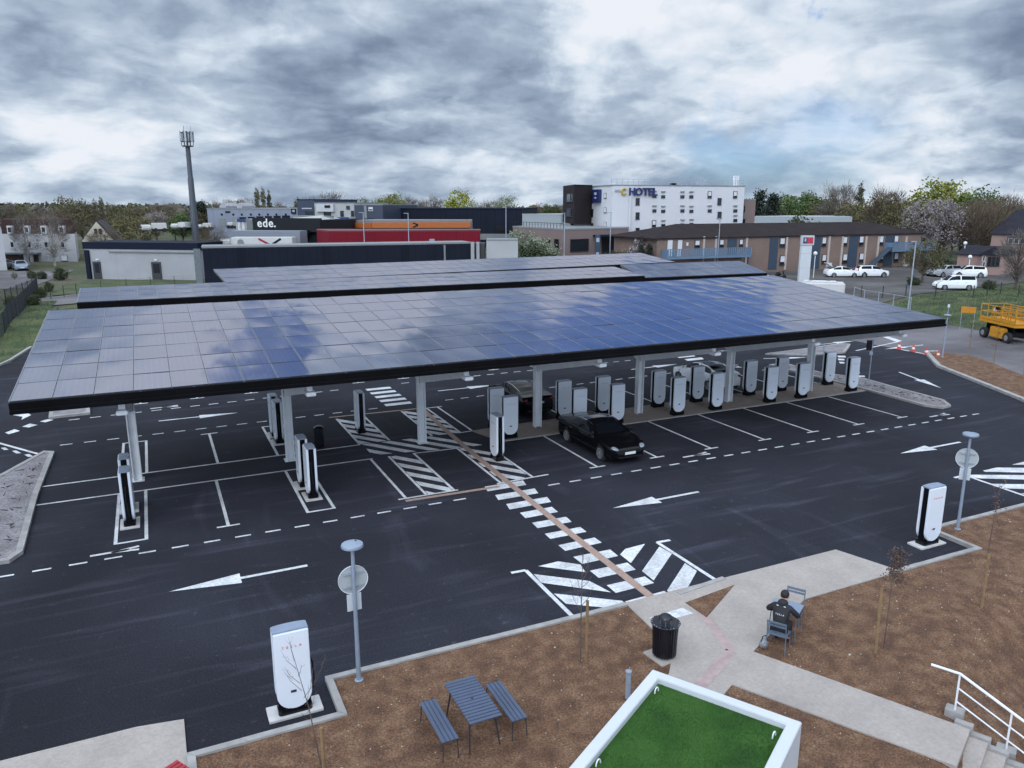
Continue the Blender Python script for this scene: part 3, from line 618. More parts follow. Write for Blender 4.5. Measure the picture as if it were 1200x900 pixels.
def make_post():
    t = thing('charging_post', '', 'charging post')
    b = MB().box((0, 0, 1.0), (.70, .19, 1.96)); b.obj('body', black_gloss, t, bevel=.02)
    b = MB().prism([(-.36, -.15), (-.31, -.19), (.31, -.19), (.36, -.15), (.36, .15), (.31, .19), (-.31, .19), (-.36, .15)], 0, .20); b.obj('plinth', black_gloss, t, bevel=.015)
    f = shell(-.185, -.098).obj('front_panel', shell_m, t, bevel=.018, smooth=True); shell(.098, .185).obj('rear_panel', shell_m, t, bevel=.018, smooth=True)
    c = MB(); pr = [(-.372, -.15), (.372, -.15), (.372, .13)]+[(.372*math.cos(math.pi*k/10), .13+.06*math.sin(math.pi*k/10)) for k in range(1, 10)]+[(-.372, .13)]
    c.prism(pr, 1.992, 2.03); c.obj('top_cap', cap_m, t, bevel=.008)
    MB().box((-.02, -.189, .60), (.12, .012, .06)).obj('badge', icon_m, f, bevel=.01)
    text_mb(MB(), 'T  E  S  L  A', .085, facing((0, -.189, 1.66), 0, -1), depth=.003).obj('lettering', M('grey_lettering', (.33, .34, .37), .5, var=0), f)
    cb = MB(); pts = [(.35, -.02, 1.35), (.43, -.03, 1.1), (.45, -.02, .7), (.42, .03, .42), (.365, .02, .5), (.36, .01, .9)]
    cb.tube(pts, .018, 6); cb.obj('cable', black_m, t, smooth=True)
    MB().box((.365, -.02, 1.40), (.06, .07, .16)).obj('connector', black_m, t, bevel=.01)
    return t
post0 = make_post(); used = [0]
def slab(t, w=.95, d=.55): MB().box((0, 0, .03), (w, d, .06)).obj('base_slab', slab_m, t, bevel=.008)
def put_post(u, v, label, rz=0, base=False, group='white charging posts on the paved strip', z=.0):
    t = post0 if not used[0] else copy_tree(post0); used[0] = 1
    t.location = (u, v, z); t.rotation_euler.z = rz; t['label'] = label; t['group'] = group
    if base:
        pass
    return t
zs = .036
fr = [(16.0, 'front row, nearest the side-on post in the hatched zone'), (19.75, 'front row, half hidden behind the near black car'), (21.95, 'front row, at the windscreen side of the near black car'), (25.72, 'front row, left of the one nearest the white car'), (28.25, 'front row, beside the canopy post nearest the white car'), (32.05, 'front row, next right of the white car'), (34.4, 'front row, beside the last white canopy post'), (38.35, 'front row, at the right end by the traffic island')]
bk = [(16.1, 'back row, behind the side-on post in the hatching'), (19.9, 'back row, beside the tail of the rear black car'), (22.25, 'back row, first one right of the rear black car'), (25.78, 'back row, midway between rear black car and white car'), (28.4, 'back row, covering the side of the white car'), (32.2, 'back row, close to the tail of the white car'), (34.6, 'back row, left of the last white canopy post'), (38.4, 'back row, at the right end by the island')]
for u, s in fr: put_post(u, -1.3, 'white charging post in the '+s, z=zs)
for u, s in bk: put_post(u, .52, 'white charging post in the '+s, z=zs)
G2 = 'charging posts standing side-on between the left bays'
for u, v, s, rz in ((-.2, -4.95, 'nearest to the camera of the pair beside the leftmost canopy post', R(-90)), (-.24, -3.4, 'rear one of the pair beside the leftmost canopy post', R(-90)), (6.02, -5.0, 'nearer one of the pair in front of the second canopy post', R(-90)), (5.95, -3.65, 'farther one of the pair in front of the second canopy post', R(-90)),
        (5.97, 3.85, 'farther one of the two half hidden behind the second canopy post', R(-90)), (5.97, 2.6, 'nearer one of the two half hidden behind the second canopy post', R(-90)), (9.85, 2.75, 'alone on the hatching left of the third canopy post', R(-90)), (14.2, -3.9, 'alone on the hatching right of the third canopy post', R(-90))):
    t = put_post(u, v, 'slim side-on charging post, '+s, rz, group=G2)
    if v < 2.7 and u < 9 or v > 3: slab(t, .95, .62)
for u, v, s, rz in ((3.2, -17.72, 'in the foreground kerb notch', R(0)), (23.4, -17.75, 'alone in the right-hand kerb notch', R(0))):
    t = put_post(u, v, 'white charging post on a pale slab, '+s, rz, group='charging posts standing alone at the lot edge'); slab(t, 1.15, .55)
    for ch in t.children:
        for c2 in ch.children:
            if c2.name.startswith('lettering'): c2.material_slots[0].link = 'OBJECT'; c2.material_slots[0].material = red_ink

# ------------------------------------------------------------------ cars (x forward, origin on the ground at mid length)
def paint_m(name, col, r=.22): return M(name, col, r, var=0, coat=0 if max(col) < .02 else .8, ior=1.3 if max(col) < .02 else 1.5)
car_glass = M('car_glass', (.006, .007, .010), .05, var=0, ior=1.25); tyre_m = M('tyre_rubber', (.014, .014, .015), .8, var=.1); rim_m = M('alloy_rim', (.42, .43, .45), .3, .7, var=.05); well_m = M('wheel_well', (.006, .006, .007), .9, var=0)
head_m = M('headlamp_glass', (.22, .24, .27), .1, var=0); tail_m = M('tail_lamp', (.22, .008, .01), .2, var=0); plate_m = M('number_plate', (.70, .70, .68), .5, var=0); trim_m = M('black_trim', (.01, .01, .011), .45, var=0); chrome_m = M('chrome', (.6, .6, .6), .15, .9, var=0)
def interp(T, x):
    for (a, b), (c, d) in zip(T, T[1:]):
        if x <= c: t = (x-a)/(c-a); t = t*t*(3-2*t)*.55+t*.45; return b+(d-b)*t
    return T[-1][1]
KINDS = {   # x from nose (0) to tail (1): roof profile, belt, half width factor; cowl, roof start, roof end, tail-glass end
 'saloon': dict(L=4.95, W=1.94, H=1.44, top=[(0, .60), (.02, .72), (.08, .84), (.26, .98), (.29, 1.01), (.41, 1.38), (.50, 1.45), (.60, 1.44), (.72, 1.35), (.84, 1.20), (.92, 1.12), (.97, 1.09), (1, .88)], belt=.95, g=(.275, .44, .66, .88), side=(.33, .80), wb=(.185, .785), rw=.34),
 'hatch': dict(L=4.55, W=1.85, H=1.48, top=[(0, .62), (.02, .75), (.08, .88), (.24, 1.0), (.27, 1.04), (.41, 1.44), (.52, 1.52), (.68, 1.47), (.84, 1.26), (.92, 1.13), (.97, 1.08), (1, .84)], belt=.98, g=(.25, .42, .68, .90), side=(.31, .82), wb=(.19, .80), rw=.33),
 'suv': dict(L=4.35, W=1.82, H=1.64, top=[(0, .62), (.02, .82), (.06, .93), (.24, 1.06), (.27, 1.10), (.39, 1.56), (.50, 1.64), (.84, 1.60), (.93, 1.48), (.97, 1.12), (1, .72)], belt=1.04, g=(.25, .40, .88, .965), side=(.30, .90), wb=(.19, .80), rw=.34),
 'van': dict(L=4.5, W=1.8, H=1.72, top=[(0, .60), (.02, .80), (.07, .92), (.20, 1.06), (.23, 1.12), (.37, 1.62), (.48, 1.72), (.88, 1.70), (.95, 1.60), (.98, 1.1), (1, .7)], belt=1.05, g=(.21, .38, .90, .975), side=(.26, .93), wb=(.18, .79), rw=.32)}
def car(label, kind, pm_, loc, yaw, group=None, boot_open=False, name='car', cat='car', plate=True, rails=False, glassroof=False):
    K = KINDS[kind]; L, W_, H = K['L'], K['W'], K['H']; t = thing(name, label, cat, loc, yaw, group)
    n = 72; xs = [i/n for i in range(n+1)]; rings = []; wz = K['rw']; wx = [L/2-K['wb'][0]*L, L/2-K['wb'][1]*L]
    lo = [(.80, .20), (.93, .21), (.985, .33), (1.0, .48), (1.0, .62), (.985, .78)]
    for s in xs:
        zt_ = interp(K['top'], s); zb = min(K['belt']+.05*s, zt_-.015)
        e = 1-.26*max(0, (.10-s)/.10)**2-.20*max(0, (s-.92)/.08)**2-.05*max(0, (.30-s)/.3)
        w = W_/2*e; cab = sst((zt_-zb-.03)/.35); lift = .10*max(0, (.05-s)/.05)+.14*max(0, (s-.95)/.05)
        ring = [(w*a, max(min(z, zb-.02*(6-i)), .0)+lift*(1 if i < 3 else .3)) for i, (a, z) in enumerate(lo)]
        ring.append((w*.965, zb)); wr = w*(.93-.17*cab)
        for k in range(1, 6): q = k/5; ring.append((w*.955+(wr-w*.955)*(q**1.25), zb+(zt_-.055*cab-.01-zb)*q))
        for k in range(1, 6): q = k/5; ring.append((wr*(1-q)*(1-.0*q)+0, zt_-(.055*cab+.01)*(1-q)**2.2))
        rings.append([(L/2-s*L, y, z) for y, z in ring])
    m_ = len(rings[0]); parts = {'body': MB(), 'windowf1': MB(), 'windowr1': MB(), 'windowf-1': MB(), 'windowr-1': MB(), 'windscreen': MB(), 'rear_window': MB(), 'roof': MB()}
    g0, g1, g2, g3 = K['g']; s0, s1 = K['side']
    def cls(s, k):
        if k >= 12:
            if g0+.012 < s < g1: return 'windscreen'
            if g2+.01 < s < g3: return 'rear_window'
            if glassroof and g1 <= s <= g2+.01: return 'roof'
        elif 6 < k <= 10 and s0 < s < s1:
            zt_ = interp(K['top'], s); q = (k-6)/5
            if zt_-K['belt'] > .17 and abs(s-.565) > .012: return 'window'+('f' if s < .565 else 'r')
        return 'body'
    for sd_ in (1, -1):
        for i in range(n):
            s = (xs[i]+xs[i+1])/2
            for k in range(m_-1):
                q = [rings[i][k], rings[i][k+1], rings[i+1][k+1], rings[i+1][k]]; c = [sum(p[a] for p in q)/4 for a in range(3)]
                if k < 6 and any(math.hypot(c[0]-a, c[2]-wz) < wz+.045 for a in wx): continue
                q = [(p[0], p[1]*sd_, p[2]) for p in q]
                c_ = cls(s, k); parts[c_+str(sd_) if c_[:6] == 'window' and c_ != 'windscreen' else c_].add(q, [(0, 3, 2, 1) if sd_ > 0 else (0, 1, 2, 3)])
        
    for r_, f in ((rings[0], 0), (rings[-1], 1)):
        loop = [(p[0], p[1], p[2]) for p in r_]+[(p[0], -p[1], p[2]) for p in r_[::-1][1:]]
        parts['body'].add(loop, [tuple(range(len(loop))) if f == 0 else tuple(range(len(loop)))[::-1]])
    parts['body'].box((0, 0, .24), (L*.9, W_*.80, .08), m=1)
    for nm, mbx in parts.items():
        if not mbx.v: continue
        nm = 'side_window' if nm.startswith('window') else nm; me = mbx.mesh(nm, [pm_ if nm == 'body' else car_glass, well_m]); bm = bmesh.new(); bm.from_mesh(me); bmesh.ops.remove_doubles(bm, verts=bm.verts, dist=.002); bmesh.ops.recalc_face_normals(bm, faces=bm.faces); bm.to_mesh(me); bm.free()
        for p in me.polygons: p.use_smooth = True
        me.set_sharp_from_angle(angle=R(38)); link(nm, me, t)
    for a in wx:
        wl = MB().tube([(a, -W_/2+.06, wz), (a, W_/2-.06, wz)], wz+.05, 20); wl.obj('wheel_well', well_m, t)
        for sd_ in (1, -1):
            ap = MB(); ap.tube([(a+(wz+.05)*math.cos(math.pi*k/12), sd_*(W_/2-.022), wz+(wz+.05)*math.sin(math.pi*k/12)) for k in range(13)], .022, 5); ap.obj('wheel_arch', pm_ if 'suv' not in kind else trim_m, t, smooth=True)
            y = sd_*(W_/2-.11); wh = MB()
            prof = [(wz*.70, -.10), (wz*.92, -.10), (wz, -.07), (wz, .07), (wz*.92, .10), (wz*.70, .10)]
            for ii in range(1): pass
            N_ = 24; vs = [(a+r*math.cos(2*math.pi*j/N_), y+d, wz+r*math.sin(2*math.pi*j/N_)) for r, d in prof for j in range(N_)]
            fs = [(p*N_+j, p*N_+(j+1) % N_, ((p+1) % 6)*N_+(j+1) % N_, ((p+1) % 6)*N_+j) for p in range(6) for j in range(N_)]
            wo = wh.add(vs, fs).obj('wheel', tyre_m, t, smooth=True)
            rm = MB(); rm.tube([(a, y+sd_*.02, wz), (a, y+sd_*.035, wz)], wz*.70, 20, m=1); rm.tube([(a, y+sd_*.035, wz), (a, y+sd_*.10, wz)], .07, 10)
            for k in range(10):
                an = math.pi*2*k/10; rm.beam((a+.05*math.cos(an), y+sd_*.085, wz+.05*math.sin(an)), (a+wz*.69*math.cos(an), y+sd_*.08, wz+wz*.69*math.sin(an)), .045, .03)
            rm.tube([(a+wz*.68*math.cos(2*math.pi*k/20), y+sd_*.085, wz+wz*.68*math.sin(2*math.pi*k/20)) for k in range(21)], .018, 5)
            rm.obj('rim', [rim_m, well_m], wo)
    zf = interp(K['top'], .06); xf = L/2
    for sd_ in (1, -1):
        MB().ball((xf-.20, sd_*W_*.345, zf-.10), (.20, .15, .065), rot=Matrix.Rotation(-sd_*.55, 3, 'Z') @ Matrix.Rotation(.25, 3, 'Y')).obj('headlight', head_m, t, smooth=True)
        MB().ball((-xf+.10, sd_*W_*.36, .92 if kind in ('saloon', 'hatch') else 1.0), (.07, .16, .09 if kind in ('saloon', 'hatch') else .22), rot=Matrix.Rotation(sd_*.35, 3, 'Z')).obj('tail_light', tail_m, t, smooth=True)
        mr = MB().ball((L/2-(s0-.01)*L, sd_*(W_/2+.07), K['belt']+.09), (.07, .11, .07)); mr.beam((L/2-(s0-.01)*L, sd_*(W_/2-.05), K['belt']+.05), (L/2-(s0-.01)*L, sd_*(W_/2+.06), K['belt']+.07), .04, .03); mr.obj('mirror', pm_, t, smooth=True)
        hn = MB()
        for s in (.50, .70): hn.box((L/2-s*L, sd_*(W_/2-.012), K['belt']-.10), (.19, .03, .025))
        hn.obj('door_handle', chrome_m, t)
        if kind in ('saloon',):
            tr = MB(); tr.tube([(L/2-s*L, sd_*(W_/2*.955+.006), min(K['belt']+.05*s, interp(K['top'], s))+.01) for s in [s0+(s1-s0)*k/8 for k in range(9)]], .012, 4)
            tr.tube([(L/2-s*L, sd_*(W_/2*.70), interp(K['top'], s)-.05) for s in [.40+.42*k/8 for k in range(9)]], .014, 4); tr.obj('window_trim', chrome_m, t)
        if rails: MB().tube([(L*.18, sd_*W_*.33, H-.02), (L*.12, sd_*W_*.33, H+.04), (-L*.28, sd_*W_*.33, H+.03), (-L*.34, sd_*W_*.33, H-.05)], .02, 6).obj('roof_rail', trim_m, t, smooth=True)
    lg = MB().box((xf-.03, 0, .34), (.10, W_*.62, .10)); lg.obj('grille', trim_m, t, bevel=.02)
    rb = MB().box((-xf+.05, 0, .36), (.12, W_*.7, .14)); rb.obj('rear_diffuser', trim_m, t, bevel=.03)
    if plate:
        MB().box((xf+.012, 0, .50), (.02, .52, .11)).obj('number_plate', plate_m, t); MB().box((-xf-.012, 0, .80 if kind != 'saloon' else .78), (.02, .52, .11)).obj('number_plate', plate_m, t)
    if boot_open:
        MB().box((-xf+.35, 0, H+.22), (1.0, W_*.72, .07), rot=Matrix.Rotation(.55, 3, 'Y')).obj('tailgate', pm_, t, bevel=.03)
    return t
blk = paint_m('black_car_paint', (.004, .004, .005), .12); wht = paint_m('white_car_paint', (.82, .83, .85), .25); gry = paint_m('grey_car_paint', (.09, .10, .11), .25); slv = paint_m('silver_car_paint', (.30, .31, .33), .3); blu = paint_m('blue_car_paint', (.14, .18, .25), .3)
car('black saloon parked nose-out in the near charging row', 'saloon', blk, (19.08, -4.42, 0), R(-90), glassroof=True)
car('black saloon seen from its tail in the back charging row, beyond the canopy post', 'saloon', blk, (19.0, 3.95, 0), R(90), glassroof=True)
car('white hatchback with black roof glass seen from its tail in the back charging row', 'hatch', wht, (31.55, 3.7, 0), R(91), glassroof=True)
def dirpx(a, b): p, q = gh(*a), gh(*b); return math.atan2(q.y-p.y, q.x-p.x)
p = gh(990, 325); car('white hatchback with its tailgate raised in front of the brick motel', 'hatch', wht, p+Vector((0, .6, 0)), R(-27), boot_open=True)
p = gh(1025, 325); car('white off-road style car parked right of the raised tailgate', 'suv', wht, p+Vector((0, .6, 0)), R(-27), rails=True)
p = gh(1126, 340); car('white estate car with its tail to the right, nearest the grass bank', 'van', wht, p+Vector((0, .9, 0)), R(150))
p = gh(1121, 325); car('silver-grey estate car parked behind the white estate car', 'suv', slv, p+Vector((-.4, 1.4, 0)), R(172))
p = gh(1143, 327); car('white car parked with its tail toward the pink-walled house', 'suv', wht, p+Vector((1.6, 2.2, 0)), R(140))
p = gh(1131, 327); car('dark car squeezed between the grey estate and the white car by the house', 'hatch', gry, p+Vector((.9, 4.2, 0)), R(165))
p = far(683, 126, 297); p.z = hgt(p.x, p.y); car('dark grey estate car in front of the brown hotel wing', 'suv', gry, p, R(200))
p = far(896, 98, 329); p.z = hgt(p.x, p.y); car('white car half hidden behind the short right canopy', 'hatch', wht, p, R(-150))
p = far(25, 120, 318); p.z = hgt(p.x, p.y); car('pale blue car parked in front of the white house porch', 'hatch', blu, p, R(-78))
p = far(2, 122, 318); p.z = hgt(p.x, p.y); car('dark car at the left edge by the white house', 'hatch', gry, p, R(205))
# ------------------------------------------------------------------ lamp posts with signs
lamp_m = M('lamp_grey', (.27, .32, .40), .4, .2, var=.08); sign_back = M('sign_back', (.42, .45, .47), .5, .2, var=.06); sign_face = M('sign_face', (.6, .6, .6), .5, var=0)
def lamp(label, loc, h=3.42, sign=None):
    t = thing('lamp_post', label, 'lamp post', loc, 0, 'grey lamp posts of the car park')
    MB().tube([(0, 0, 0), (0, 0, h-.1)], [.055, .04], 12).obj('pole', lamp_m, t, smooth=True); MB().lathe((0, 0, 0), [(.10, 0), (.10, .02), (.07, .03)], 12).obj('base_plate', lamp_m, t)
    hd = MB().lathe((0, 0, h-.12), [(.05, -.06), (.16, 0), (.245, .035), (.25, .06), (.235, .10), (.10, .125)], 24); hd.obj('lamp_head', lamp_m, t, smooth=True)
    MB().ball((.10, .08, h+.01), (.022, .022, .012)).obj('sensor', black_m, t)
    if sign is not None:
        d = Matrix.Rotation(sign, 3, 'Z'); s = MB(); n = 28; y0 = .075
        def ring(r, y, z): return [d @ Vector((r*math.cos(2*math.pi*k/n), y, r*math.sin(2*math.pi*k/n)))+Vector((0, 0, z)) for k in range(n)]
        s.add(ring(.325, y0, 2.5)+ring(.325, y0+.012, 2.5), [tuple(range(n)), tuple(range(n, 2*n))[::-1]]); s.add(ring(.325, y0, 2.5)+ring(.34, y0-.012, 2.5)+ring(.34, y0+.02, 2.5)+ring(.325, y0+.012, 2.5), [(a*n+k, a*n+(k+1) % n, (a+1)*n+(k+1) % n, (a+1)*n+k) for a in range(3) for k in range(n)], 1)
        so = s.obj('round_sign', [sign_back, M('sign_rim', (.62, .64, .66), .4, var=0)], t)
        for z in (2.34, 2.66): MB().box(d @ Vector((0, y0-.03, 0))+Vector((0, 0, z)), (.46, .03, .035), sign).obj('clamp', galv, so)
        MB().box(d @ Vector((0, y0, 0))+Vector((0, 0, 1.95)), (.33, .012, .42), sign).obj('plate_sign', M('plate_back', (.52, .55, .58), .45, var=.05), t, bevel=.004)
    return t
lamp('grey disc-headed lamp post with a round sign, in the left soil bed', (4.72, -17.34, .08), 3.42, 0)
lamp('grey disc-headed lamp post with a round sign, at the right edge', (25.25, -17.5, .08), 3.4, R(-48))
t = lamp('slim lamp post standing on the soil island near the canopy corner', (52.5, 3.2, .1), 3.1)
MB().tube([(0, 0, 3.0), (0, 0, 3.75)], .03, 8).obj('top_rod', lamp_m, t); MB().box((0, 0, 3.7), (.12, .12, .22)).obj('camera_box', steel_white, t, bevel=.02)

# ------------------------------------------------------------------ picnic set
blue_metal = M('slate_blue_metal', (.062, .082, .135), .42, var=.10, scale=3, rnd=.06); leg_m = M('dark_leg_metal', (.022, .026, .036), .45, var=.1)
t = thing('picnic_table', 'slate blue slatted metal table standing on the soil between two benches', 'table', (6.44, -20.08, .09))
tp = MB()
for k in range(15): tp.box((0, -.70+k*.1, .735), (.70, .088, .022))
tp.box((0, 0, .715), (.62, 1.40, .02)); tp.obj('tabletop', blue_metal, t, bevel=.006)
MB().cyl(0, 0, .742, .752, .022, n=10).obj('parasol_hole', black_m, t)
for sx in (-1, 1):
    for sy in (-1, 1): MB().tube([(sx*.27, sy*.52, .71), (sx*.33, sy*.66, 0)], [.022, .016], 8).obj('leg', leg_m, t, smooth=True)
for x, s in ((-.73, 'left'), (.78, 'right')):
    b = thing('bench', 'slate blue slatted bench on the %s side of the picnic table' % s, 'bench', (6.44+x, -20.05, .09), 0, 'benches beside the picnic table')
    m = MB()
    for k in range(4): m.box((-.138+k*.092, 0, .442), (.08, 1.40, .022))
    m.box((0, 0, .425), (.30, 1.34, .014)); m.obj('seat', blue_metal, b, bevel=.006)
    for sx in (-1, 1):
        for sy in (-1, 1): MB().tube([(sx*.15, sy*.66, .43), (sx*.165, sy*.69, 0)], .012, 8).obj('leg', leg_m, b, smooth=True)
    m = MB()
    for sy in (-1, 1): m.tube([(-.17, sy*.66, .42), (-.165, sy*.70, .445), (.165, sy*.70, .445), (.17, sy*.66, .42)], .012, 6)
    m.obj('seat_frame', leg_m, b)

# ------------------------------------------------------------------ litter bins, bollard light
bin_m = M('black_bin_enamel', (.010, .011, .016), .25, var=.1)
t = thing('litter_bin', 'round black slatted litter bin with a domed lid on a concrete slab beside the path', 'litter bin', (11.72, -19.5, .09))
m = MB()
for k in range(26):
    a = 2*math.pi*k/26; pts = [(.27*math.cos(a), .27*math.sin(a), .05), (.285*math.cos(a), .285*math.sin(a), .55), (.30*math.cos(a), .30*math.sin(a), .84)]
    m.tube(pts, .021, 5)
m.cyl(0, 0, .05, .84, .255, .285, 24); m.obj('body', bin_m, t)
MB().lathe((0, 0, .84), [(.29, 0), (.345, .02), (.36, .045), (.30, .055), (.20, .03)], 28).obj('rim', bin_m, t, smooth=True)
m = MB()
for k in range(5): a = 2*math.pi*k/5+.3; m.tube([(.13*math.cos(a), .13*math.sin(a), .87), (.13*math.cos(a), .13*math.sin(a), 1.0)], .012, 6)
m.obj('lid_stays', chrome_m, t); MB().lathe((0, 0, .995), [(.17, 0), (.165, .03), (.12, .075), (.05, .10)], 24).obj('lid', bin_m, t, smooth=True)
m = MB()
for k in range(24):
    if k % 4 == 3: continue
    a = 2*math.pi*k/24; m.box((.33*math.cos(a), .33*math.sin(a), .893), (.02, .03, .006), a)
m.obj('rim_highlights', chrome_m, t)
struct(MB().box((11.72, -19.5, .06), (.74, .70, .085), R(6)).obj('bin_slab', concrete), 'small concrete slab under the litter bin', 'slab')
t = thing('litter_bin', 'slim black litter bin behind the side-on charging posts at the second canopy post', 'litter bin', (7.55, 1.2, 0))
MB().lathe((0, 0, 0), [(.20, 0), (.22, .3), (.22, .85)], 16).obj('body', bin_m, t, smooth=True); MB().lathe((0, 0, .85), [(.235, 0), (.235, .05), (.16, .13), (.05, .15)], 16).obj('lid', bin_m, t, smooth=True)
t = thing('bollard_light', 'short grey bollard light beside the corner of the turf-roofed kiosk', 'bollard light', (9.98, -20.55, .09))
MB().cyl(0, 0, 0, .58, .06, n=14).obj('body', lamp_m, t, smooth=True); MB().cyl(0, 0, .58, .64, .05, n=14).obj('lens', M('frosted', (.25, .27, .3), .3, var=0), t); MB().lathe((0, 0, .64), [(.07, 0), (.07, .04), (.03, .055)], 14).obj('cap', lamp_m, t, smooth=True)

# ------------------------------------------------------------------ saplings and stakes
bark = M('sapling_bark', (.10, .075, .062), .8, var=.2); stake_m = M('pine_stake', (.22, .140, .068), .75, var=.2, scale=6); twig_red = M('reddish_twig', (.11, .065, .055), .8, var=.2)
rleaf = leaf_mat('copper_leaves', (.09, .048, .038), (.17, .10, .07), 3)
def branchy(h, seed, n1, n2, spread, first=.45, r0=.018, lean=(0, 0)):
    rr = random.Random(seed); m = MB(); tips = []
    top = Vector((lean[0], lean[1], h)); tr = [Vector((0, 0, 0)), Vector((rr.gauss(0, .02), rr.gauss(0, .02), h*.5))+top.xy.to_3d()*.3, top]; m.tube(tr, [r0, r0*.7, .003], 6)
    for i in range(n1):
        f = first+(1-first)*i/n1*.95; a = rr.uniform(0, 6.28); L = spread*(1.15-f*.7)*rr.uniform(.7, 1.2); p = tr[0].lerp(tr[2], f); up = rr.uniform(.7, 1.3)
        q = p+Vector((math.cos(a)*L*.6, math.sin(a)*L*.6, L*up)); mid = p.lerp(q, .5)+Vector((math.cos(a), math.sin(a), -.3))*L*.08
        m.tube([p, mid, q], [r0*.42, r0*.3, .002], 4); tips.append(q)
        for j in range(n2):
            s = p.lerp(q, rr.uniform(.3, .9)); a2 = a+rr.uniform(-1.3, 1.3); L2 = L*rr.uniform(.25, .5); e = s+Vector((math.cos(a2)*L2*.6, math.sin(a2)*L2*.6, L2*rr.uniform(.3, 1))); m.tube([s, e], [r0*.2, .0015], 3); tips.append(e)
    return m, tips
def sapling(label, loc, h, seed, n1=9, n2=3, spread=.55, leaves=0, mat_=None, first=.45, lean=(0, 0), r0=.018):
    t = thing('sapling', label, 'sapling', loc, 0, 'newly planted saplings'); m, tips = branchy(h, seed, n1, n2, spread, first, r0, lean); m.obj('trunk', mat_ or bark, t, smooth=True)
    if leaves:
        rr = random.Random(seed); lm = MB()
        for k in range(leaves):
            p = rr.choice(tips)+Vector((rr.gauss(0, .07), rr.gauss(0, .07), rr.gauss(0, .07))); a, b = Vector((rr.gauss(0, 1), rr.gauss(0, 1), rr.gauss(0, 1))).normalized()*.035, Vector((rr.gauss(0, 1), rr.gauss(0, 1), rr.gauss(0, 1))).normalized()*.022
            lm.add([p-a, p+b, p+a, p-b], [(0, 1, 2, 3)])
        lm.obj('leaves', rleaf, t)
    return t
def stake(label, loc, h, lean=(0, 0), r=.036):
    return tag(MB().tube([(0, 0, -.05), (lean[0], lean[1], h)], r, 8).obj('wooden_stake', stake_m, loc=loc, smooth=True), label, 'stake', 'wooden stakes beside the saplings')
sapling('bare thin sapling between the picnic table and the zebra crossing', (9.72, -18.9, .08), 3.0, 3, 10, 3, .6)
stake('upright wooden stake beside the bare sapling nearest the zebra crossing', (9.86, -18.93, .08), 1.62)
sapling('sapling with a tuft of copper leaves, behind the seated person', (16.85, -21.55, .08), 2.5, 5, 12, 4, .5, 520, first=.62)
stake('leaning wooden stake beside the copper-leaved sapling', (16.5, -21.6, .08), 1.65, (.12, .12))
sapling('thin reddish sapling at the right edge of the soil', (21.25, -21.1, .08), 3.5, 8, 8, 2, .4, 60, twig_red, .55)
stake('short yellow wooden stake at the right edge of the soil', (21.05, -21.22, .08), 1.5, (.07, .05))
sapling('bare fan-shaped sapling overlapping the foreground charging post', (3.35, -19.75, .08), 2.55, 12, 9, 3, .85, first=.40, lean=(-.38, .10), r0=.014)
stake('wooden stake at the bottom edge beside the fan-shaped sapling', (3.38, -19.95, .08), .95)
for (x, y, yt), s in zip(((1134, 423, 370), (1163, 437, 375), (1197, 458, 405)), ('left end', 'middle', 'right end')):
    p = g(x, y, .1); sapling('thin dark sapling at the %s of the soil island' % s, p+Vector((.15, .1, 0)), 3.3, int(x), 7, 2, .3, 90, twig_red, .5); stake('pale stake at the %s of the soil island' % s, p, 1.5, (.05, .05), .026)

# ------------------------------------------------------------------ seated person, chairs, table
def skinned(name, pts, edges, rad, mats, parent, root=0, sub=2):
    me = bpy.data.meshes.new(name); me.from_pydata([tuple(p) for p in pts], edges, []); o = bpy.data.objects.new(name, me); COL.objects.link(o)
    s = o.modifiers.new('s', 'SKIN'); s.use_smooth_shade = True
    for i, d in enumerate(me.skin_vertices[0].data): d.radius = rad[i] if isinstance(rad[i], tuple) else (rad[i], rad[i]); d.use_root = i == root
    u = o.modifiers.new('u', 'SUBSURF'); u.levels = u.render_levels = sub
    nm = bpy.data.meshes.new_from_object(o.evaluated_get(bpy.context.evaluated_depsgraph_get())); bpy.data.objects.remove(o)
    nm.name = name; nm.materials.clear(); nm.materials.append(mats)
    for p in nm.polygons: p.use_smooth = True
    return link(name, nm, parent)
skin_m = M('skin', (.42, .24, .17), .55, var=.05); jacket_m = M('black_jacket', (.010, .010, .014), .7, var=.2, scale=9, bump=.2, bscale=14); trouser_m = M('dark_trousers', (.012, .012, .016), .8, var=.2); hair_m = M('dark_cap', (.012, .011, .012), .7, var=.1)
FA = math.atan2(.52, .85); cpos = Vector((14.46, -20.43, .09))
pr = thing('person', 'person in a black jacket seen from behind, leaning over the small grey table', 'person', cpos, FA)
V3 = Vector
bp = [V3((0, 0, .56)), V3((.05, 0, .75)), V3((.14, 0, .98)), V3((.21, 0, 1.13)), V3((.27, 0, 1.18)), V3((.33, 0, 1.27)), V3((.345, 0, 1.335))]
be = [(0, 1), (1, 2), (2, 3), (3, 4), (4, 5), (5, 6)]; br_ = [(.14, .11), (.14, .10), (.16, .10), (.06, .06), (.075, .075), (.098, .085), (.075, .07)]
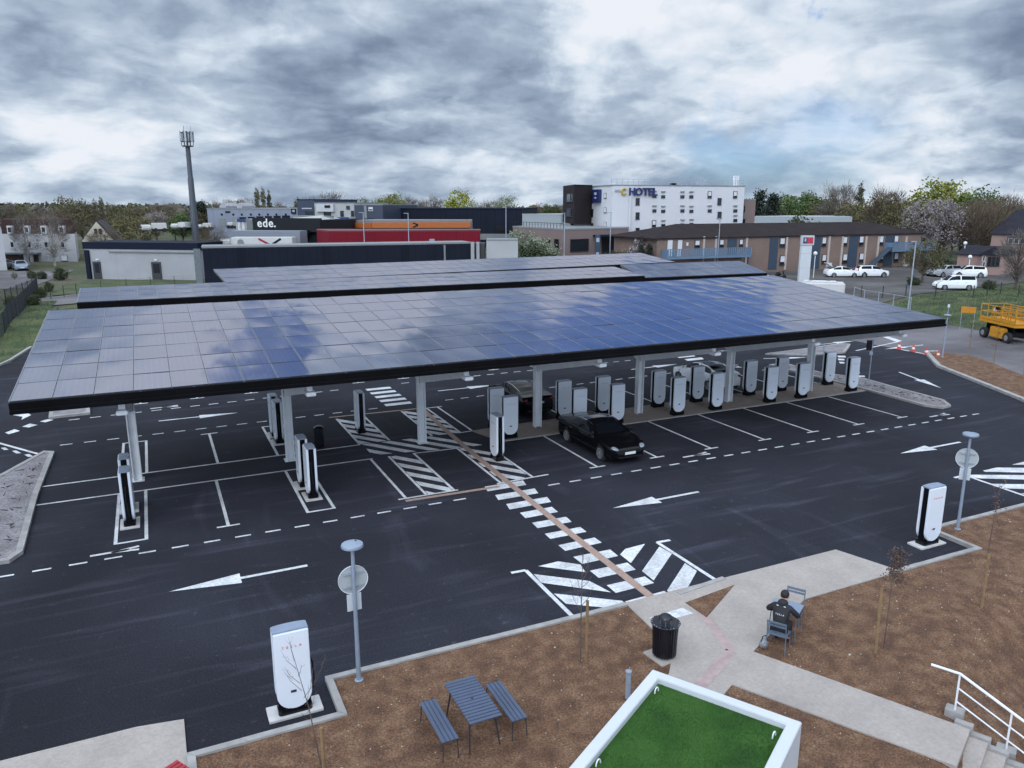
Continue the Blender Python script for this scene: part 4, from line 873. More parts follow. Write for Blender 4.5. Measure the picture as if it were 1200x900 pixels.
for s in (1, -1):
    k = len(bp); bp += [V3((.16, s*.185, 1.04)), V3((.27, s*.37, .84)), V3((.50, s*.20, .775)), V3((.56, s*.15, .765))]; be += [(2, k), (k, k+1), (k+1, k+2), (k+2, k+3)]; br_ += [.055, .042, .03, .035]
    q = len(bp)
    for f in range(5):
        y = s*(.15-.035+f*.018); bp += [V3((.61, y, .77)), V3((.645-.006*abs(f-2), y, .765))] if f < 4 else [V3((.57, s*.10, .77)), V3((.60, s*.085, .765))]
        be += [(k+3, len(bp)-2), (len(bp)-2, len(bp)-1)]; br_ += [.010, .008]
    k = len(bp); bp += [V3((.06, s*.10, .53)), V3((.47, s*.14, .53)), V3((.42, s*.14, .10)), V3((.54, s*.15, .045))]; be += [(0, k), (k, k+1), (k+1, k+2), (k+2, k+3)]; br_ += [.09, .065, .045, .04]
skinned('body', bp, be, br_, skin_m, pr)
jp = [V3((-.01, 0, .58)), V3((.04, 0, .76)), V3((.13, 0, .99)), V3((.19, 0, 1.10)), V3((.245, 0, 1.19))]; je = [(0, 1), (1, 2), (2, 3), (3, 4)]; jr = [(.19, .15), (.185, .14), (.20, .14), (.11, .10), (.092, .088)]
for s in (1, -1):
    k = len(jp); jp += [V3((.15, s*.20, 1.04)), V3((.27, s*.38, .84)), V3((.47, s*.22, .78))]; je += [(2, k), (k, k+1), (k+1, k+2)]; jr += [.083, .068, .05]
jk = skinned('jacket', jp, je, jr, jacket_m, pr)
tp_ = [V3((0, 0, .53))]; te = []; tr_ = [(.16, .13)]
for s in (1, -1):
    k = len(tp_); tp_ += [V3((.08, s*.105, .53)), V3((.47, s*.14, .535)), V3((.425, s*.14, .12))]; te += [(0, k), (k, k+1), (k+1, k+2)]; tr_ += [.11, .085, .07]
skinned('trousers', tp_, te, tr_, trouser_m, pr)
for s in (1, -1): MB().ball((.48, s*.145, .05), (.13, .05, .05)).obj('shoe', black_m, pr, smooth=True)
MB().ball((.325, 0, 1.31), (.120, .104, .116), 16, 10).obj('cap', hair_m, pr, smooth=True); MB().ball((.19, 0, 1.14), (.115, .125, .095), 14, 8).obj('hood', jacket_m, jk, smooth=True)
fc = MB().ball((.435, 0, 1.255), (.022, .014, .02));
for s in (1, -1): fc.ball((.42, s*.035, 1.28), (.012, .014, .009)); fc.ball((.32, s*.098, 1.255), (.025, .014, .035))
fc.ball((.415, 0, 1.21), (.012, .028, .008)); fc.obj('face', skin_m, pr, smooth=True)
mb = MB(); n_b = Vector((-.86, 0, .32)).normalized()
xm = Vector((0, -1, 0)); zm = n_b.cross(xm)
Mt = Matrix.Translation(V3((-.055, 0, .93))) @ Matrix((xm, zm, n_b)).transposed().to_4x4()
text_mb(mb, 'T E S L A', .055, Mt, depth=.004)
mb.obj('back_lettering', M('white_print', (.7, .7, .7), .6, var=0), jk)
for s in (1, -1): MB().box((.03, s*.085, 1.12), (.11, .035, .02), rot=Matrix.Rotation(.5, 3, 'Y')).obj('shoulder_patch', M('white_print', (.7, .7, .7)), jk, bevel=.004)
chair_m = M('grey_blue_chair', (.105, .135, .185), .4, var=.08, rnd=.08)
def chair(label, loc, rz, group='grey-blue metal chairs at the small table'):
    t = thing('chair', label, 'chair', loc, rz, group)
    m = MB()
    for k in range(6): m.box((-.175+k*.07, 0, .445-.004*abs(k-3)), (.062, .46, .014))
    m.obj('seat', chair_m, t, bevel=.003)
    m = MB(); m.box((-.27, 0, .80), (.018, .44, .065), rot=Matrix.Rotation(-.2, 3, 'Y')); m.box((-.255, 0, .715), (.018, .44, .055), rot=Matrix.Rotation(-.2, 3, 'Y')); m.obj('backrest', chair_m, t, bevel=.004)
    for s in (1, -1):
        MB().tube([(-.28, s*.225, .83), (-.20, s*.225, .44), (-.24, s*.235, .0)], .013, 8).obj('rear_leg', chair_m, t, smooth=True)
        MB().tube([(.19, s*.225, .44), (.22, s*.235, 0)], .013, 8).obj('front_leg', chair_m, t, smooth=True)
    m = MB()
    for s in (1, -1): m.tube([(-.21, s*.225, .43), (.2, s*.225, .43)], .012, 6)
    m.obj('seat_frame', chair_m, t); return t
chair('grey-blue metal chair the person sits on', cpos, FA)
chair('empty grey-blue metal chair on the far side of the small table', (15.72, -19.62, .09), FA+math.pi)
t = thing('small_table', 'small square grey-blue metal table in front of the seated person', 'table', (15.12, -19.98, .09), FA)
MB().box((0, 0, .72), (.68, .74, .022)).obj('tabletop', M('table_blue', (.20, .25, .34), .35, var=.06), t, bevel=.012)
for sx in (-1, 1):
    for sy in (-1, 1): MB().tube([(sx*.28, sy*.30, .71), (sx*.32, sy*.34, 0)], .013, 8).obj('leg', chair_m, t, smooth=True)
t = thing('shoulder_bag', 'small white and black bag on the ground at the side of the occupied chair', 'bag', (14.13, -20.30, .09))
MB().ball((0, 0, .13), (.12, .09, .13), 10, 7).obj('body', M('bag_cloth', (.20, .205, .22), .8, var=.5, scale=14), t, smooth=True); MB().tube([(-.09, 0, .2), (-.05, 0, .34), (.05, 0, .34), (.09, 0, .2)], .012, 6).obj('strap', black_m, t, smooth=True)

# ------------------------------------------------------------------ kiosk with the turf roof
kA, kB = Vector((8.43, -23.5, 0)), Vector((9.71, -25.64, 0)); e1 = (kB-kA).normalized(); e2 = Vector((e1.y, -e1.x, 0)); LK = 6.1; W_k = (kB-kA).length
kz = 3.0; t = thing('kiosk', 'white flat-roofed kiosk with artificial green turf on its roof', 'kiosk', kA+e1*W_k/2+e2*LK/2)
kw = M('white_cladding', (.56, .58, .61), .4, var=.03, scale=1)
def kq(a, b): return kA+e1*a+e2*b
base_z = -2.0
m = MB(); r = .19
out = [kq(0, 0), kq(W_k, 0), kq(W_k, LK), kq(0, LK)]; inn = [kq(r, r), kq(W_k-r, r), kq(W_k-r, LK-r), kq(r, LK-r)]
m.add([(p.x, p.y, base_z) for p in out]+[(p.x, p.y, kz) for p in out]+[(p.x, p.y, kz) for p in inn]+[(p.x, p.y, kz-.16) for p in inn], [(i, (i+1) % 4, 4+(i+1) % 4, 4+i)[::-1] for i in range(4)]+[(4+i, 4+(i+1) % 4, 8+(i+1) % 4, 8+i)[::-1] for i in range(4)]+[(8+i, 8+(i+1) % 4, 12+(i+1) % 4, 12+i)[::-1] for i in range(4)])
wobj(m, 'walls', kw, t, bevel=.012)
turf = ground_mat('artificial_turf', [(.036, .135, .012), (.052, .175, .018), (.070, .205, .026)], 1.6, fine=120, famt=.5, bump=1.0, bscale=90)
m = MB(); m.sheet([(p.x, p.y) for p in [kq(r, r), kq(W_k-r, r), kq(W_k-r, LK-r), kq(r, LK-r)]], kz-.10); tf = wobj(m, 'turf', turf, t)
rr = random.Random(5); m = MB()
for i in range(26000):
    a, b = rr.uniform(r+.01, W_k-r-.01), rr.uniform(r+.01, 3.2); p = kq(a, b); an = rr.uniform(0, 6.28); w, h = .004, rr.uniform(.012, .026); dx, dy = math.cos(an), math.sin(an); l = rr.uniform(-.012, .012)
    m.add([(p.x-w*dx, p.y-w*dy, kz-.1), (p.x+w*dx, p.y+w*dy, kz-.1), (p.x+l, p.y+l*dy, kz-.1+h)], [(0, 1, 2)])
o = wobj(m, 'turf_blades', turf, t); o['kind'] = 'stuff'
for a, b in ((r+.08, r+.25), (r+.08, 2.5), (W_k-r-.10, r+.28)):
    p = kq(a, b); m = MB(); m.tube([p+Vector((.05*math.cos(math.pi*k/8), .02*math.cos(math.pi*k/8), kz-.09+.09*math.sin(math.pi*k/8))) for k in range(9)], .011, 6); wobj(m, 'lifting_loop', steel_white, t, smooth=True)
q = kq(W_k+.003, 2.2); m = MB()
wobj(MB().box(kq(W_k+.006, 3.0)+Vector((0, 0, 1.4)), (1.6, .02, 2.0), math.atan2(e2.y, e2.x)), 'window', car_glass, t)

# ------------------------------------------------------------------ red slatted bench in the bottom left corner
red_m = M('red_painted_metal', (.34, .018, .035), .4, var=.12, scale=6)
d1 = Vector((-.85, -.52, 0)); d2 = Vector((.52, -.85, 0)); c0 = Vector((.81, -18.96, 0)); t = thing('red_bench', 'red slatted metal seat cut off by the bottom left edge', 'bench', c0+d1*.6+d2*.2+Vector((0, 0, .03)))
m = MB()
for k in range(4): m.beam(c0+d2*(.05+.11*k)+Vector((0, 0, .47)), c0+d1*1.2+d2*(.05+.11*k)+Vector((0, 0, .47)), .09, .025)
wobj(m, 'seat', red_m, t, bevel=.005)
for a in (.08, 1.1):
    for b in (.04, .38): wobj(MB().tube([c0+d1*a+d2*b+Vector((0, 0, .46)), c0+d1*a+d2*b+Vector((0, 0, .03))], .016, 6), 'leg', red_m, t)

# ------------------------------------------------------------------ cones
cone_o = M('cone_red', (.55, .06, .04), .5, var=0); cone_w = M('cone_white', (.7, .7, .7), .5, var=0); first = None
for (u, v), s in zip(((52.85, 7.1), (52.9, 5.9), (52.6, 4.55), (52.45, 3.5)), ('farthest of the four on the edge line', 'second farthest of the four on the edge line', 'second nearest of the four on the edge line', 'nearest to the soil island')):
    if first is None:
        t = first = thing('traffic_cone', '', 'traffic cone', (u, v, 0), 0, 'traffic cones along the edge line'); MB().prism([(-.2, -.2), (.2, -.2), (.2, .2), (-.2, .2)], .005, .04).obj('foot', cone_o, t, bevel=.01)
        MB().lathe((0, 0, .04), [(.15, 0), (.115, .17)], 14).obj('body', cone_o, t, smooth=True); MB().lathe((0, 0, .21), [(.115, 0), (.085, .15)], 14).obj('band', cone_w, t, smooth=True); MB().lathe((0, 0, .36), [(.085, 0), (.03, .24)], 14).obj('tip', cone_o, t, smooth=True)
    else: t = copy_tree(first); t.location = (u, v, 0)
    t['label'] = 'red and white traffic cone, '+s

# ------------------------------------------------------------------ yellow scissor lift
yel = M('lift_yellow', (.52, .235, .012), .42, var=.08, scale=2); yel2 = M('lift_orange', (.50, .20, .012), .45, var=.08)
a = g(1161, 395.5, 0); dl = Vector((-.38, -.925, 0)); ang = math.atan2(dl.y, dl.x); base = a+dl*1.35
ss = Vector((-dl.y, dl.x, 0)); base = base+ss*(.9)-Vector((.9, -.42, 0))*.5
t = thing('scissor_lift', 'yellow scissor lift parked on the pale service road', 'scissor lift', base, ang)
for sx in (-1.45, 1.45):
    for sy in (-.95, .95):
        w = MB().tube([(sx, sy-.15, .44), (sx, sy+.15, .44)], .44, 20); w.obj('wheel', tyre_m, t, smooth=True, bevel=.03); h_ = MB().tube([(sx, sy-.165, .44), (sx, sy+.165, .44)], .22, 14); h_.obj('hub', M('hub_grey', (.2, .2, .2), .5, var=0), t)
MB().box((0, 0, .62), (2.6, 1.3, .40)).obj('chassis', black_m, t, bevel=.03)
for sy in (-.92, .92): MB().box((.25, sy, .68), (1.7, .40, .85)).obj('side_box', yel, t, bevel=.06); MB().box((.25, sy*1.23, .74), (.5, .02, .3)).obj('hatch', yel2, t, bevel=.01); MB().box((.72, sy*1.23, .72), (.07, .03, .07)).obj('latch', black_m, t)
m = MB()
for k in range(3):
    z0 = .86+k*.13
    for sy in (-.5, .5): m.beam((-1.5, sy, z0), (1.5, sy, z0+.11), .08, .07); m.beam((1.5, sy*.8, z0), (-1.5, sy*.8, z0+.11), .08, .07)
m.obj('scissor_stack', black_m, t); MB().box((-1.75, 0, .9), (.12, 1.2, .9)).obj('ladder_panel', black_m, t, bevel=.02)
m = MB(); m.box((-.05, 0, 1.42), (4.4, 2.0, .22)); m.box((-.05, 0, 1.60), (4.3, 1.92, .10)); m.obj('platform', yel, t, bevel=.02)
def rails(z0, z1, x0, x1, y0, y1, mat, nm):
    m = MB(); n = 5
    for y in (y0, y1):
        for k in range(n+1): x = x0+(x1-x0)*k/n; m.beam((x, y, z0), (x, y, z1), .05, .05)
        for z in (z1, (z0+z1)/2): m.beam((x0, y, z), (x1, y, z), .05, .05)
        m.box(((x0+x1)/2, y, z0+.09), (x1-x0, .02, .16))
    for x in (x0, x1):
        for z in (z1, (z0+z1)/2): m.beam((x, y0, z), (x, y1, z), .05, .05)
    m.obj(nm, mat, t)
rails(1.62, 2.75, -2.2, 2.1, -.95, .95, yel, 'guard_rail'); rails(1.64, 2.60, -1.0, 1.9, -.82, .82, yel2, 'inner_rail')
MB().box((-.3, -.8, 2.62), (.4, .25, .30)).obj('control_box', black_m, t, bevel=.02); MB().box((-.6, -.86, 2.42), (.35, .04, .25)).obj('placard', cone_w, t)

# ------------------------------------------------------------------ small signs and poles
t = thing('sign_post', 'thin post with two small back-to-back signs on the right traffic island', 'sign post', g(1018, 446, .1))
MB().tube([(0, 0, 0), (0, 0, 2.65)], .03, 8).obj('pole', galv, t, smooth=True); MB().box((-.18, .08, 2.25), (.34, .03, .62), R(-30)).obj('dark_sign', black_m, t, bevel=.01); MB().box((.16, .06, 2.45), (.32, .03, .45), R(50)).obj('pale_sign', M('pale_blue_sign', (.30, .38, .44), .4, var=0), t, bevel=.01); MB().box((-.06, -.02, 1.75), (.2, .06, .22), R(-30)).obj('small_sign', galv, t, bevel=.01)
t = thing('post', 'thin grey post on the far traffic island under the canopy', 'post', g(965, 412, .1)); MB().tube([(0, 0, 0), (0, 0, 1.1)], .06, 8).obj('pole', lamp_m, t, smooth=True); MB().cyl(0, 0, 1.1, 1.14, .07, n=8).obj('cap', lamp_m, t)
t = thing('notice_board', 'yellow notice board on the wire fence beside the scissor lift', 'sign', g(1132, 386, .0)+Vector((0, 0, 0)), R(-60))
MB().box((0, 0, 1.75), (1.15, .03, .55)).obj('board', yel2, t); 
for s in (-.5, .5): MB().tube([(s, .05, 0), (s, .05, 2.0)], .025, 6).obj('leg', galv, t)
for (x, y, yt), s, r_ in (((1063, 373, 283), 'tall grey street light leaning over the fence corner behind the canopy', .05), ((840, 322, 256), 'tall grey street light in front of the motel balcony', .05), ((661, 304, 250), 'thin pale street light left of the hotel entrance', .06), ((714.5, 304, 249), 'thin pale street light beside the blue hotel pillar', .06), ((593, 290, 243), 'thin dark street light in front of the dark warehouse', .06), ((427, 285, 249), 'thin grey lamp pole in front of the navy shop block', .06), ((479, 280, 250), 'thin grey lamp pole in front of the orange shop band', .06)):
    p = gh(x, y) if y > 320 else far(x, {840: 80, 661: 118, 714.5: 118, 593: 130, 427: 118, 479: 118}[x], y)
    if y <= 320: p.z = hgt(p.x, p.y)
    Y = fwd(p); top = far(x, Y, yt).z; t = thing('street_light', s, 'street light', p); h = top-p.z
    MB().tube([(0, 0, 0), (0, 0, h)], [r_*1.5, r_], 8).obj('pole', galv, t, smooth=True); MB().box((-.3, 0, h), (.75, .16, .09)).obj('lamp_head', galv, t, bevel=.02)
globe_m = M('globe_glass', (.72, .73, .74), .3, var=0)
for x, y, yt, s in ((953, 326, 297, 'beside the tall white totem'), (817, 322, 293, 'in front of the motel balcony'), (1127, 318, 285, 'between the blossom tree and the pink house'), (1134, 323, 301, 'in front of the pink house wall')):
    p = gh(x, y); Y = fwd(p); z = far(x, Y, yt).z-p.z; t = thing('globe_lamp', 'white globe lamp on a thin post '+s, 'lamp', p, 0, 'globe lamps of the motel grounds')
    MB().tube([(0, 0, 0), (0, 0, z-.2)], .05, 8).obj('pole', steel_white, t, smooth=True); MB().ball((0, 0, z), .27, 14, 10).obj('globe', globe_m, t, smooth=True)
stn = M('pale_boulder', (.45, .43, .40), .9, var=.2)
for i, ((x, y), s) in enumerate(zip(((1068, 375), (1077, 377), (1084, 379)), ('left', 'middle', 'right'))):
    p = gh(x, y); r_ = random.Random(i); m = MB().ball((0, 0, .12), (.5, .35, .28), 9, 6); m.v = [tuple(Vector(q)*(1+.25*noise.noise(Vector(q)*3+Vector((i*7, 0, 0))))) for q in m.v]
    tag(m.obj('boulder', stn, loc=p, smooth=True), 'pale boulder, %s one of the three behind the canopy corner' % s, 'boulder', 'pale boulders at the road edge')

# ------------------------------------------------------------------ fences
fence_d = M('anthracite_fence', (.018, .022, .028), .5, var=.1)
def fence(label, pts, h, mat, wires=8, pr_=.04, vert=.0, mesh=True, toprail=0, sp=2.5, wr=.012):
    t = thing('fence', label, 'fence', pts[0]); wm = MB(); n = 0
    for A, B in zip(pts, pts[1:]):
        L = (B-A).length; k = max(1, round(L/sp))
        for i in range(k+(1 if B is pts[-1] else 0)):
            q = A.lerp(B, i/k); q.z = hgt(q.x, q.y); wobj(MB().tube([q, q+Vector((0, 0, h+.08))], pr_, 6), 'post', mat, t)
        for i in range(k):
            q0, q1 = A.lerp(B, i/k), A.lerp(B, (i+1)/k); q0.z, q1.z = hgt(q0.x, q0.y), hgt(q1.x, q1.y)
            for j in range(wires): z = .06+(h-.08)*j/max(1, wires-1); wm.beam(q0+Vector((0, 0, z)), q1+Vector((0, 0, z)), wr, wr)
            if vert:
                m_ = int((q1-q0).length/vert)
                for j in range(m_): q = q0.lerp(q1, (j+.5)/m_); wm.beam(q+Vector((0, 0, .05)), q+Vector((0, 0, h)), wr, wr)
            if toprail: wm.beam(q0+Vector((0, 0, h)), q1+Vector((0, 0, h)), toprail, toprail)
    if wm.v: wobj(wm, 'mesh_panels', mat, t)
    return t
fence('dark mesh fence bending round the bushes at the left edge', [gh(-12, 408), gh(6, 391), gh(24, 368), gh(44, 344)], 1.7, fence_d, 18, .05, .07)
fence('second dark mesh fence behind the first at the left edge', [gh(-14, 368), gh(8, 360), gh(34, 348), gh(45, 343)], 1.7, fence_d, 14, .05, .12)
fence('thin dark wire fence along the grass in front of the low grey building', [gh(60, 351), gh(90, 346), gh(119, 342), gh(177, 337), gh(232, 334)], 1.2, fence_d, 5, .035, 0)
fence('dark post and wire fence along the motel car park', [gh(985, 347), gh(1034, 349), gh(1061, 348), gh(1096, 347), (gh(1140, 349)), gh(1172, 345), gh(1215, 352)], 1.25, M('dark_fence_post', (.03, .03, .03), .7, var=.1), 4, .06, 0, sp=3.0)
fence('pale metal rail fence behind the right canopy corner', [gh(1000, 352), gh(1012, 356), gh(1046, 362), gh(1066, 366)], 1.5, galv, 3, .04, 0, toprail=.05, sp=3, wr=.008)
fence('thin grey wire fence in front of the grass bank and the lift', [gh(1066, 366), gh(1110, 377), gh(1150, 386)], 2.0, M('dull_wire', (.10, .11, .11), .6, var=.05), 6, .03, .5, toprail=.025, sp=3, wr=.006)
# ------------------------------------------------------------------ buildings
CAMV = Vector((CX, CY, CZ))
def zt(Y, y): return far(600, Y, y).z
def F2(px, Y, py=285): p = far(px, Y, py); return Vector((p.x, p.y))
class Fac:
    def __init__(s, A, B, parent):
        s.A, s.B, s.t = Vector(A[:2]), Vector(B[:2]), parent; s.d = (s.B-s.A).normalized(); s.n = Vector((-s.d.y, s.d.x))
        if (Vector((CX, CY))-s.A).dot(s.n) < 0: s.n = -s.n
        s.a = math.atan2(s.d.y, s.d.x)
    def hit(s, px, py):
        d = raydir(px, py); k = ((s.A-CAMV.xy).dot(s.n))/(d.xy.dot(s.n)); p = CAMV+d*k; return (p.xy-s.A).dot(s.d), p.z
    def rect(s, x0, y0, x1, y1):
        ym, xm = (y0+y1)/2, (x0+x1)/2; return s.hit(x0, ym)[0], s.hit(x1, ym)[0], s.hit(xm, y1)[1], s.hit(xm, y0)[1]
    def slabmb(s, r, th, off=.0, mb_=None, m=0):
        a, b, z0, z1 = r; c = s.A+s.d*(a+b)/2+s.n*(off+th/2); mb_ = mb_ or MB(); return mb_.box((c.x, c.y, (z0+z1)/2), (abs(b-a), th, z1-z0), s.a, m=m)
    def slab(s, name, rect, mat, th=.08, off=.003, parent=None, px=True, **k):
        r = s.rect(*rect) if px else rect; return wobj2(s.slabmb(r, th, off), name, mat, parent or s.t, **k)
    def window(s, rect, glass, frame, blind=None, split=.6, sill=True):
        """frame, pane and roller blind, each proud of the other"""
        a, b, z0, z1 = s.rect(*rect) if len(rect) == 4 else rect; f = MB(); w = .07
        for r in ((a, a+w, z0, z1), (b-w, b, z0, z1), (a+w, b-w, z0, z0+w), (a+w, b-w, z1-w, z1)): s.slabmb(r, .10, .003, f)
        if sill: s.slabmb((a-.05, b+.05, z0-.06, z0-.004), .16, .003, f)
        o = wobj2(f, 'window', frame, s.t); wobj2(s.slabmb((a+w, b-w, z0+w, z1-w), .03, .003), 'pane', glass, o)
        if blind: wobj2(s.slabmb((a+w, b-w, z0+w+(z1-z0-2*w)*(1-split), z1-w), .03, .036), 'blind', blind, o)
        return o
def root_inv(o):
    while o.parent: o = o.parent
    return o.matrix_basis.inverted()
def wobj2(mb_, name, mats, parent, **k):
    o = mb_.obj(name, mats, **k); o.parent = parent; o.matrix_parent_inverse = root_inv(parent) if parent.parent is None else Matrix.Identity(4)
    return o
def bld(label, cat, poly, z1, mat, name='building', z0=None, part='walls', roof=None, parapet=.35):
    c = sum((Vector(p[:2]) for p in poly), Vector((0, 0)))/len(poly); gz = hgt(c.x, c.y)
    t = thing(name, label, cat, (c.x, c.y, gz)); z0 = gz-1.5 if z0 is None else z0
    wobj2(MB().prism([p[:2] for p in poly], z0, z1), part, mat, t)
    if roof:
        n = len(poly); A = sum(poly[i][0]*poly[(i+1) % n][1]-poly[(i+1) % n][0]*poly[i][1] for i in range(n)); pl = [Vector(p[:2]) for p in poly]
        q = [c+(p-c)*1.006 for p in pl]; wobj2(MB().prism(q, z1+.003, z1+.22), 'roof_edge', roof, t)
    return t
def back(A, B, d):
    A, B = Vector(A[:2]), Vector(B[:2]); n = Vector((-(B-A).y, (B-A).x)).normalized()
    if (Vector((CX, CY))-A).dot(n) > 0: n = -n
    return [A, B, B+n*d, A+n*d]
light_wall = M('pale_grey_render', (.33, .33, .35), .8, var=.07, scale=.5, grid=(2.6, 0, 0, .02, .85)); navy_m = M('navy_cladding', (.010, .014, .028), .7, var=.06, scale=.4, ior=1.2); dark_clad = M('anthracite_cladding', (.012, .015, .026), .7, ior=1.2, var=.1, scale=.3, grid=(.9, .9, 0, .05, .8))
grey_trim = M('grey_trim', (.20, .21, .22), .5, var=.05); win_dark = M('dark_pane', (.015, .018, .024), .12, var=0); win_frame = M('white_frame', (.55, .56, .58), .5, var=0); blind_m = M('white_blind', (.62, .62, .64), .6, var=.05); frame_dark = M('dark_frame', (.03, .03, .035), .5, var=0)
roof_dark = M('grey_roof', (.11, .11, .12), .8, var=.1)
# low grey building, left
A, B = F2(104, 106, 330), F2(234, 103, 332); P = back(A, B, 6); ztop = zt(105, 284)
t = bld('low pale grey building with a navy parapet and two dark doors', 'building', P, ztop-.9, light_wall, roof=None); F = Fac(A, B, t)
c = [p+(p-(A+P[2])/2).normalized()*.25 for p in P]; wobj2(MB().prism(c, ztop-.9+.003, ztop), 'parapet', navy_m, t)
F.slab('corner_pillar', (102.5, 293, 107, 334), navy_m, .3)
F.slab('gutter', (128, 294.5, 233, 296), grey_trim, .2)
F.slab('plinth', (107, 330.5, 233, 333), grey_trim, .06)
for r in ((110, 306.5, 119, 328.5), (178.5, 307, 189.5, 329)):
    d = F.slab('door', r, frame_dark, .10); F.slab('door_pane', (r[0]+2, r[1]+2, r[2]-2, r[3]-9), win_dark, .03, .104, parent=d); F.slab('door_lamp', (r[0]+3, r[1]-3.2, r[0]+6, r[1]-1.8), steel_white, .15)
# long dark wall
A, B = g(237, 291, 5.7).xy, g(552, 285.5, 5.7).xy; P = back(A, B, 4.5)
t = bld('long dark blue clad building behind the solar canopies', 'building', P, 5.7, dark_clad, roof=grey_trim); F = Fac(A, B, t)
F.slab('lit_side_slab', (228.5, 291.5, 236.5, 339), M('lit_side_grey', (.14, .16, .17), .6), .2, -.1)  # slab added for the dark wall's left side, its lighter look painted in
for x in (520,): F.slab('downpipe', (x, 287, x+2, 308), grey_trim, .1)
t = bld('pale narrow wall with two white pillars at the end of the dark blue building', 'wall', back(F2(553, 106), F2(568, 106), 2.5), zt(106, 285), M('dim_wall', (.05, .055, .06), .7)); F = Fac(F2(553, 106), F2(568, 106), t)
for x0, x1 in ((552, 556), (558.5, 562)): F.slab('pillar', (x0, 283.5, x1, 309), light_wall, .5)
white_wall = M('white_render', (.48, .48, .50), .8, var=.04, scale=.4)
t = bld('plain white windowless block right of the dark blue building', 'building', back(F2(570, 105), F2(607, 105), 4), zt(105, 282.5), M('offwhite_render', (.38, .38, .40), .8, var=.07, scale=.3), roof=grey_trim)
# red building
red_c = M('crimson_cladding', (.17, .008, .020), .6, ior=1.25, var=.06, scale=.3, grid=(1.2, 1.2, 0, .03, .85))
pl = [F2(372, 133), F2(386, 127), F2(562, 131), F2(563, 136), F2(374, 137)]
t = bld('low crimson red clad building behind the dark blue one', 'building', pl, zt(129, 271.5), red_c, roof=M('red_trim', (.14, .02, .03), .5)); F = Fac(pl[1], pl[2], t)
F.slab('pale_base', (386, 286.5, 562, 290), light_wall, .1); F.slab('roof_vent', (503, 280, 509, 286), galv, .8)
# orange banded building
org = M('orange_cladding', (.42, .115, .022), .5, var=.05); gclad = M('grey_cladding', (.17, .175, .18), .6, var=.05, scale=.3)
pl = [F2(409, 158), F2(436, 150), F2(553, 153), F2(554, 160), F2(411, 163)]
t = bld('shop building with an orange band and a black arrow mark', 'building', pl, zt(152, 258), gclad); F = Fac(pl[1], pl[2], t); G_ = Fac(pl[0], pl[1], t)
F.slab('orange_band', (436, 260.5, 551, 267), org, .5); G_.slab('orange_band', (409.5, 261, 436, 267), org, .4)
s_, z_ = F.hit(487, 263.6); q = F.A+F.d*s_+F.n*.51; m = MB()
for sg in (1, -1): m.beam((q.x-F.d.x*.5, q.y-F.d.y*.5, z_+sg*.42), (q.x+F.d.x*.45, q.y+F.d.y*.45, z_), .1, .26)
wobj2(m, 'arrow_mark', black_m, t)
for x in range(439, 550, 9):
    if 484 < x < 496: continue
    F.window((x, 268.5, x+6, 274), win_dark, frame_dark, sill=False)
for x in (413, 420, 427): G_.window((x, 268.5, x+4, 274), win_dark, frame_dark, sill=False)
for x, s in ((485, 'left'), (520, 'right')):
    p = far(x, 138, 280); p.z = hgt(p.x, p.y); v = car('white car of which only the roof shows above the red wall, %s one' % s, 'suv', wht, p+Vector((0, 0, .35)), R(-25))
# dark warehouse, navy block
t = bld('huge dark windowless warehouse in the background', 'warehouse', back(F2(450, 190), F2(612, 186), 40), zt(188, 245), dark_clad, roof=navy_m, name='warehouse'); F = Fac(F2(450, 190), F2(612, 186), t)
for x in (586, 600): F.slab('loading_door', (x-4, 265, x+5, 270), black_m, .1)
F.slab('pale_base', (562, 274, 612, 281), gclad, .2)
t = bld('navy blue office block left of the dark warehouse', 'building', back(F2(417, 182), F2(450, 180), 20), zt(181, 240.5), M('slate_navy', (.035, .045, .075), .5, var=.05, scale=.2), roof=grey_trim); F = Fac(F2(417, 182), F2(450, 180), t)
F.window((432, 242.5, 437, 247), win_dark, win_frame, blind_m); F.slab('corner_strip', (427, 241, 430, 262), grey_trim, .1)
t = bld('white and grey two-storey office block with a dark name board', 'building', back(F2(371, 186), F2(417, 183), 18), zt(185, 238.5), M('pale_panels', (.36, .37, .37), .6, var=.04, scale=.2), roof=grey_trim); F = Fac(F2(371, 186), F2(417, 183), t)
F.slab('white_front', (372, 239, 392, 248), white_wall, .6); F.slab('name_board', (382, 240.5, 388.5, 243.5), black_m, .1, .62); F.window((379.5, 248, 388, 254), win_dark, frame_dark); F.window((399, 247, 403, 255), win_dark, frame_dark); F.window((406, 241, 410, 245), win_dark, frame_dark); F.window((411.5, 247, 415, 254), win_dark, frame_dark)
t = bld('dark navy tower block with a pale line of lettering', 'building', back(F2(351, 192), F2(371, 190), 18), zt(191, 234.5), M('ink_navy', (.03, .042, .075), .45, var=.05), roof=navy_m); F = Fac(F2(351, 192), F2(371, 190), t)
for i in range(6): F.slab('letter', (354+i*2, 243.6, 355.4+i*2, 245), M('pale_letters', (.5, .52, .55), .5), .1)
F.window((358, 247.5, 367, 252), win_dark, frame_dark, sill=False)
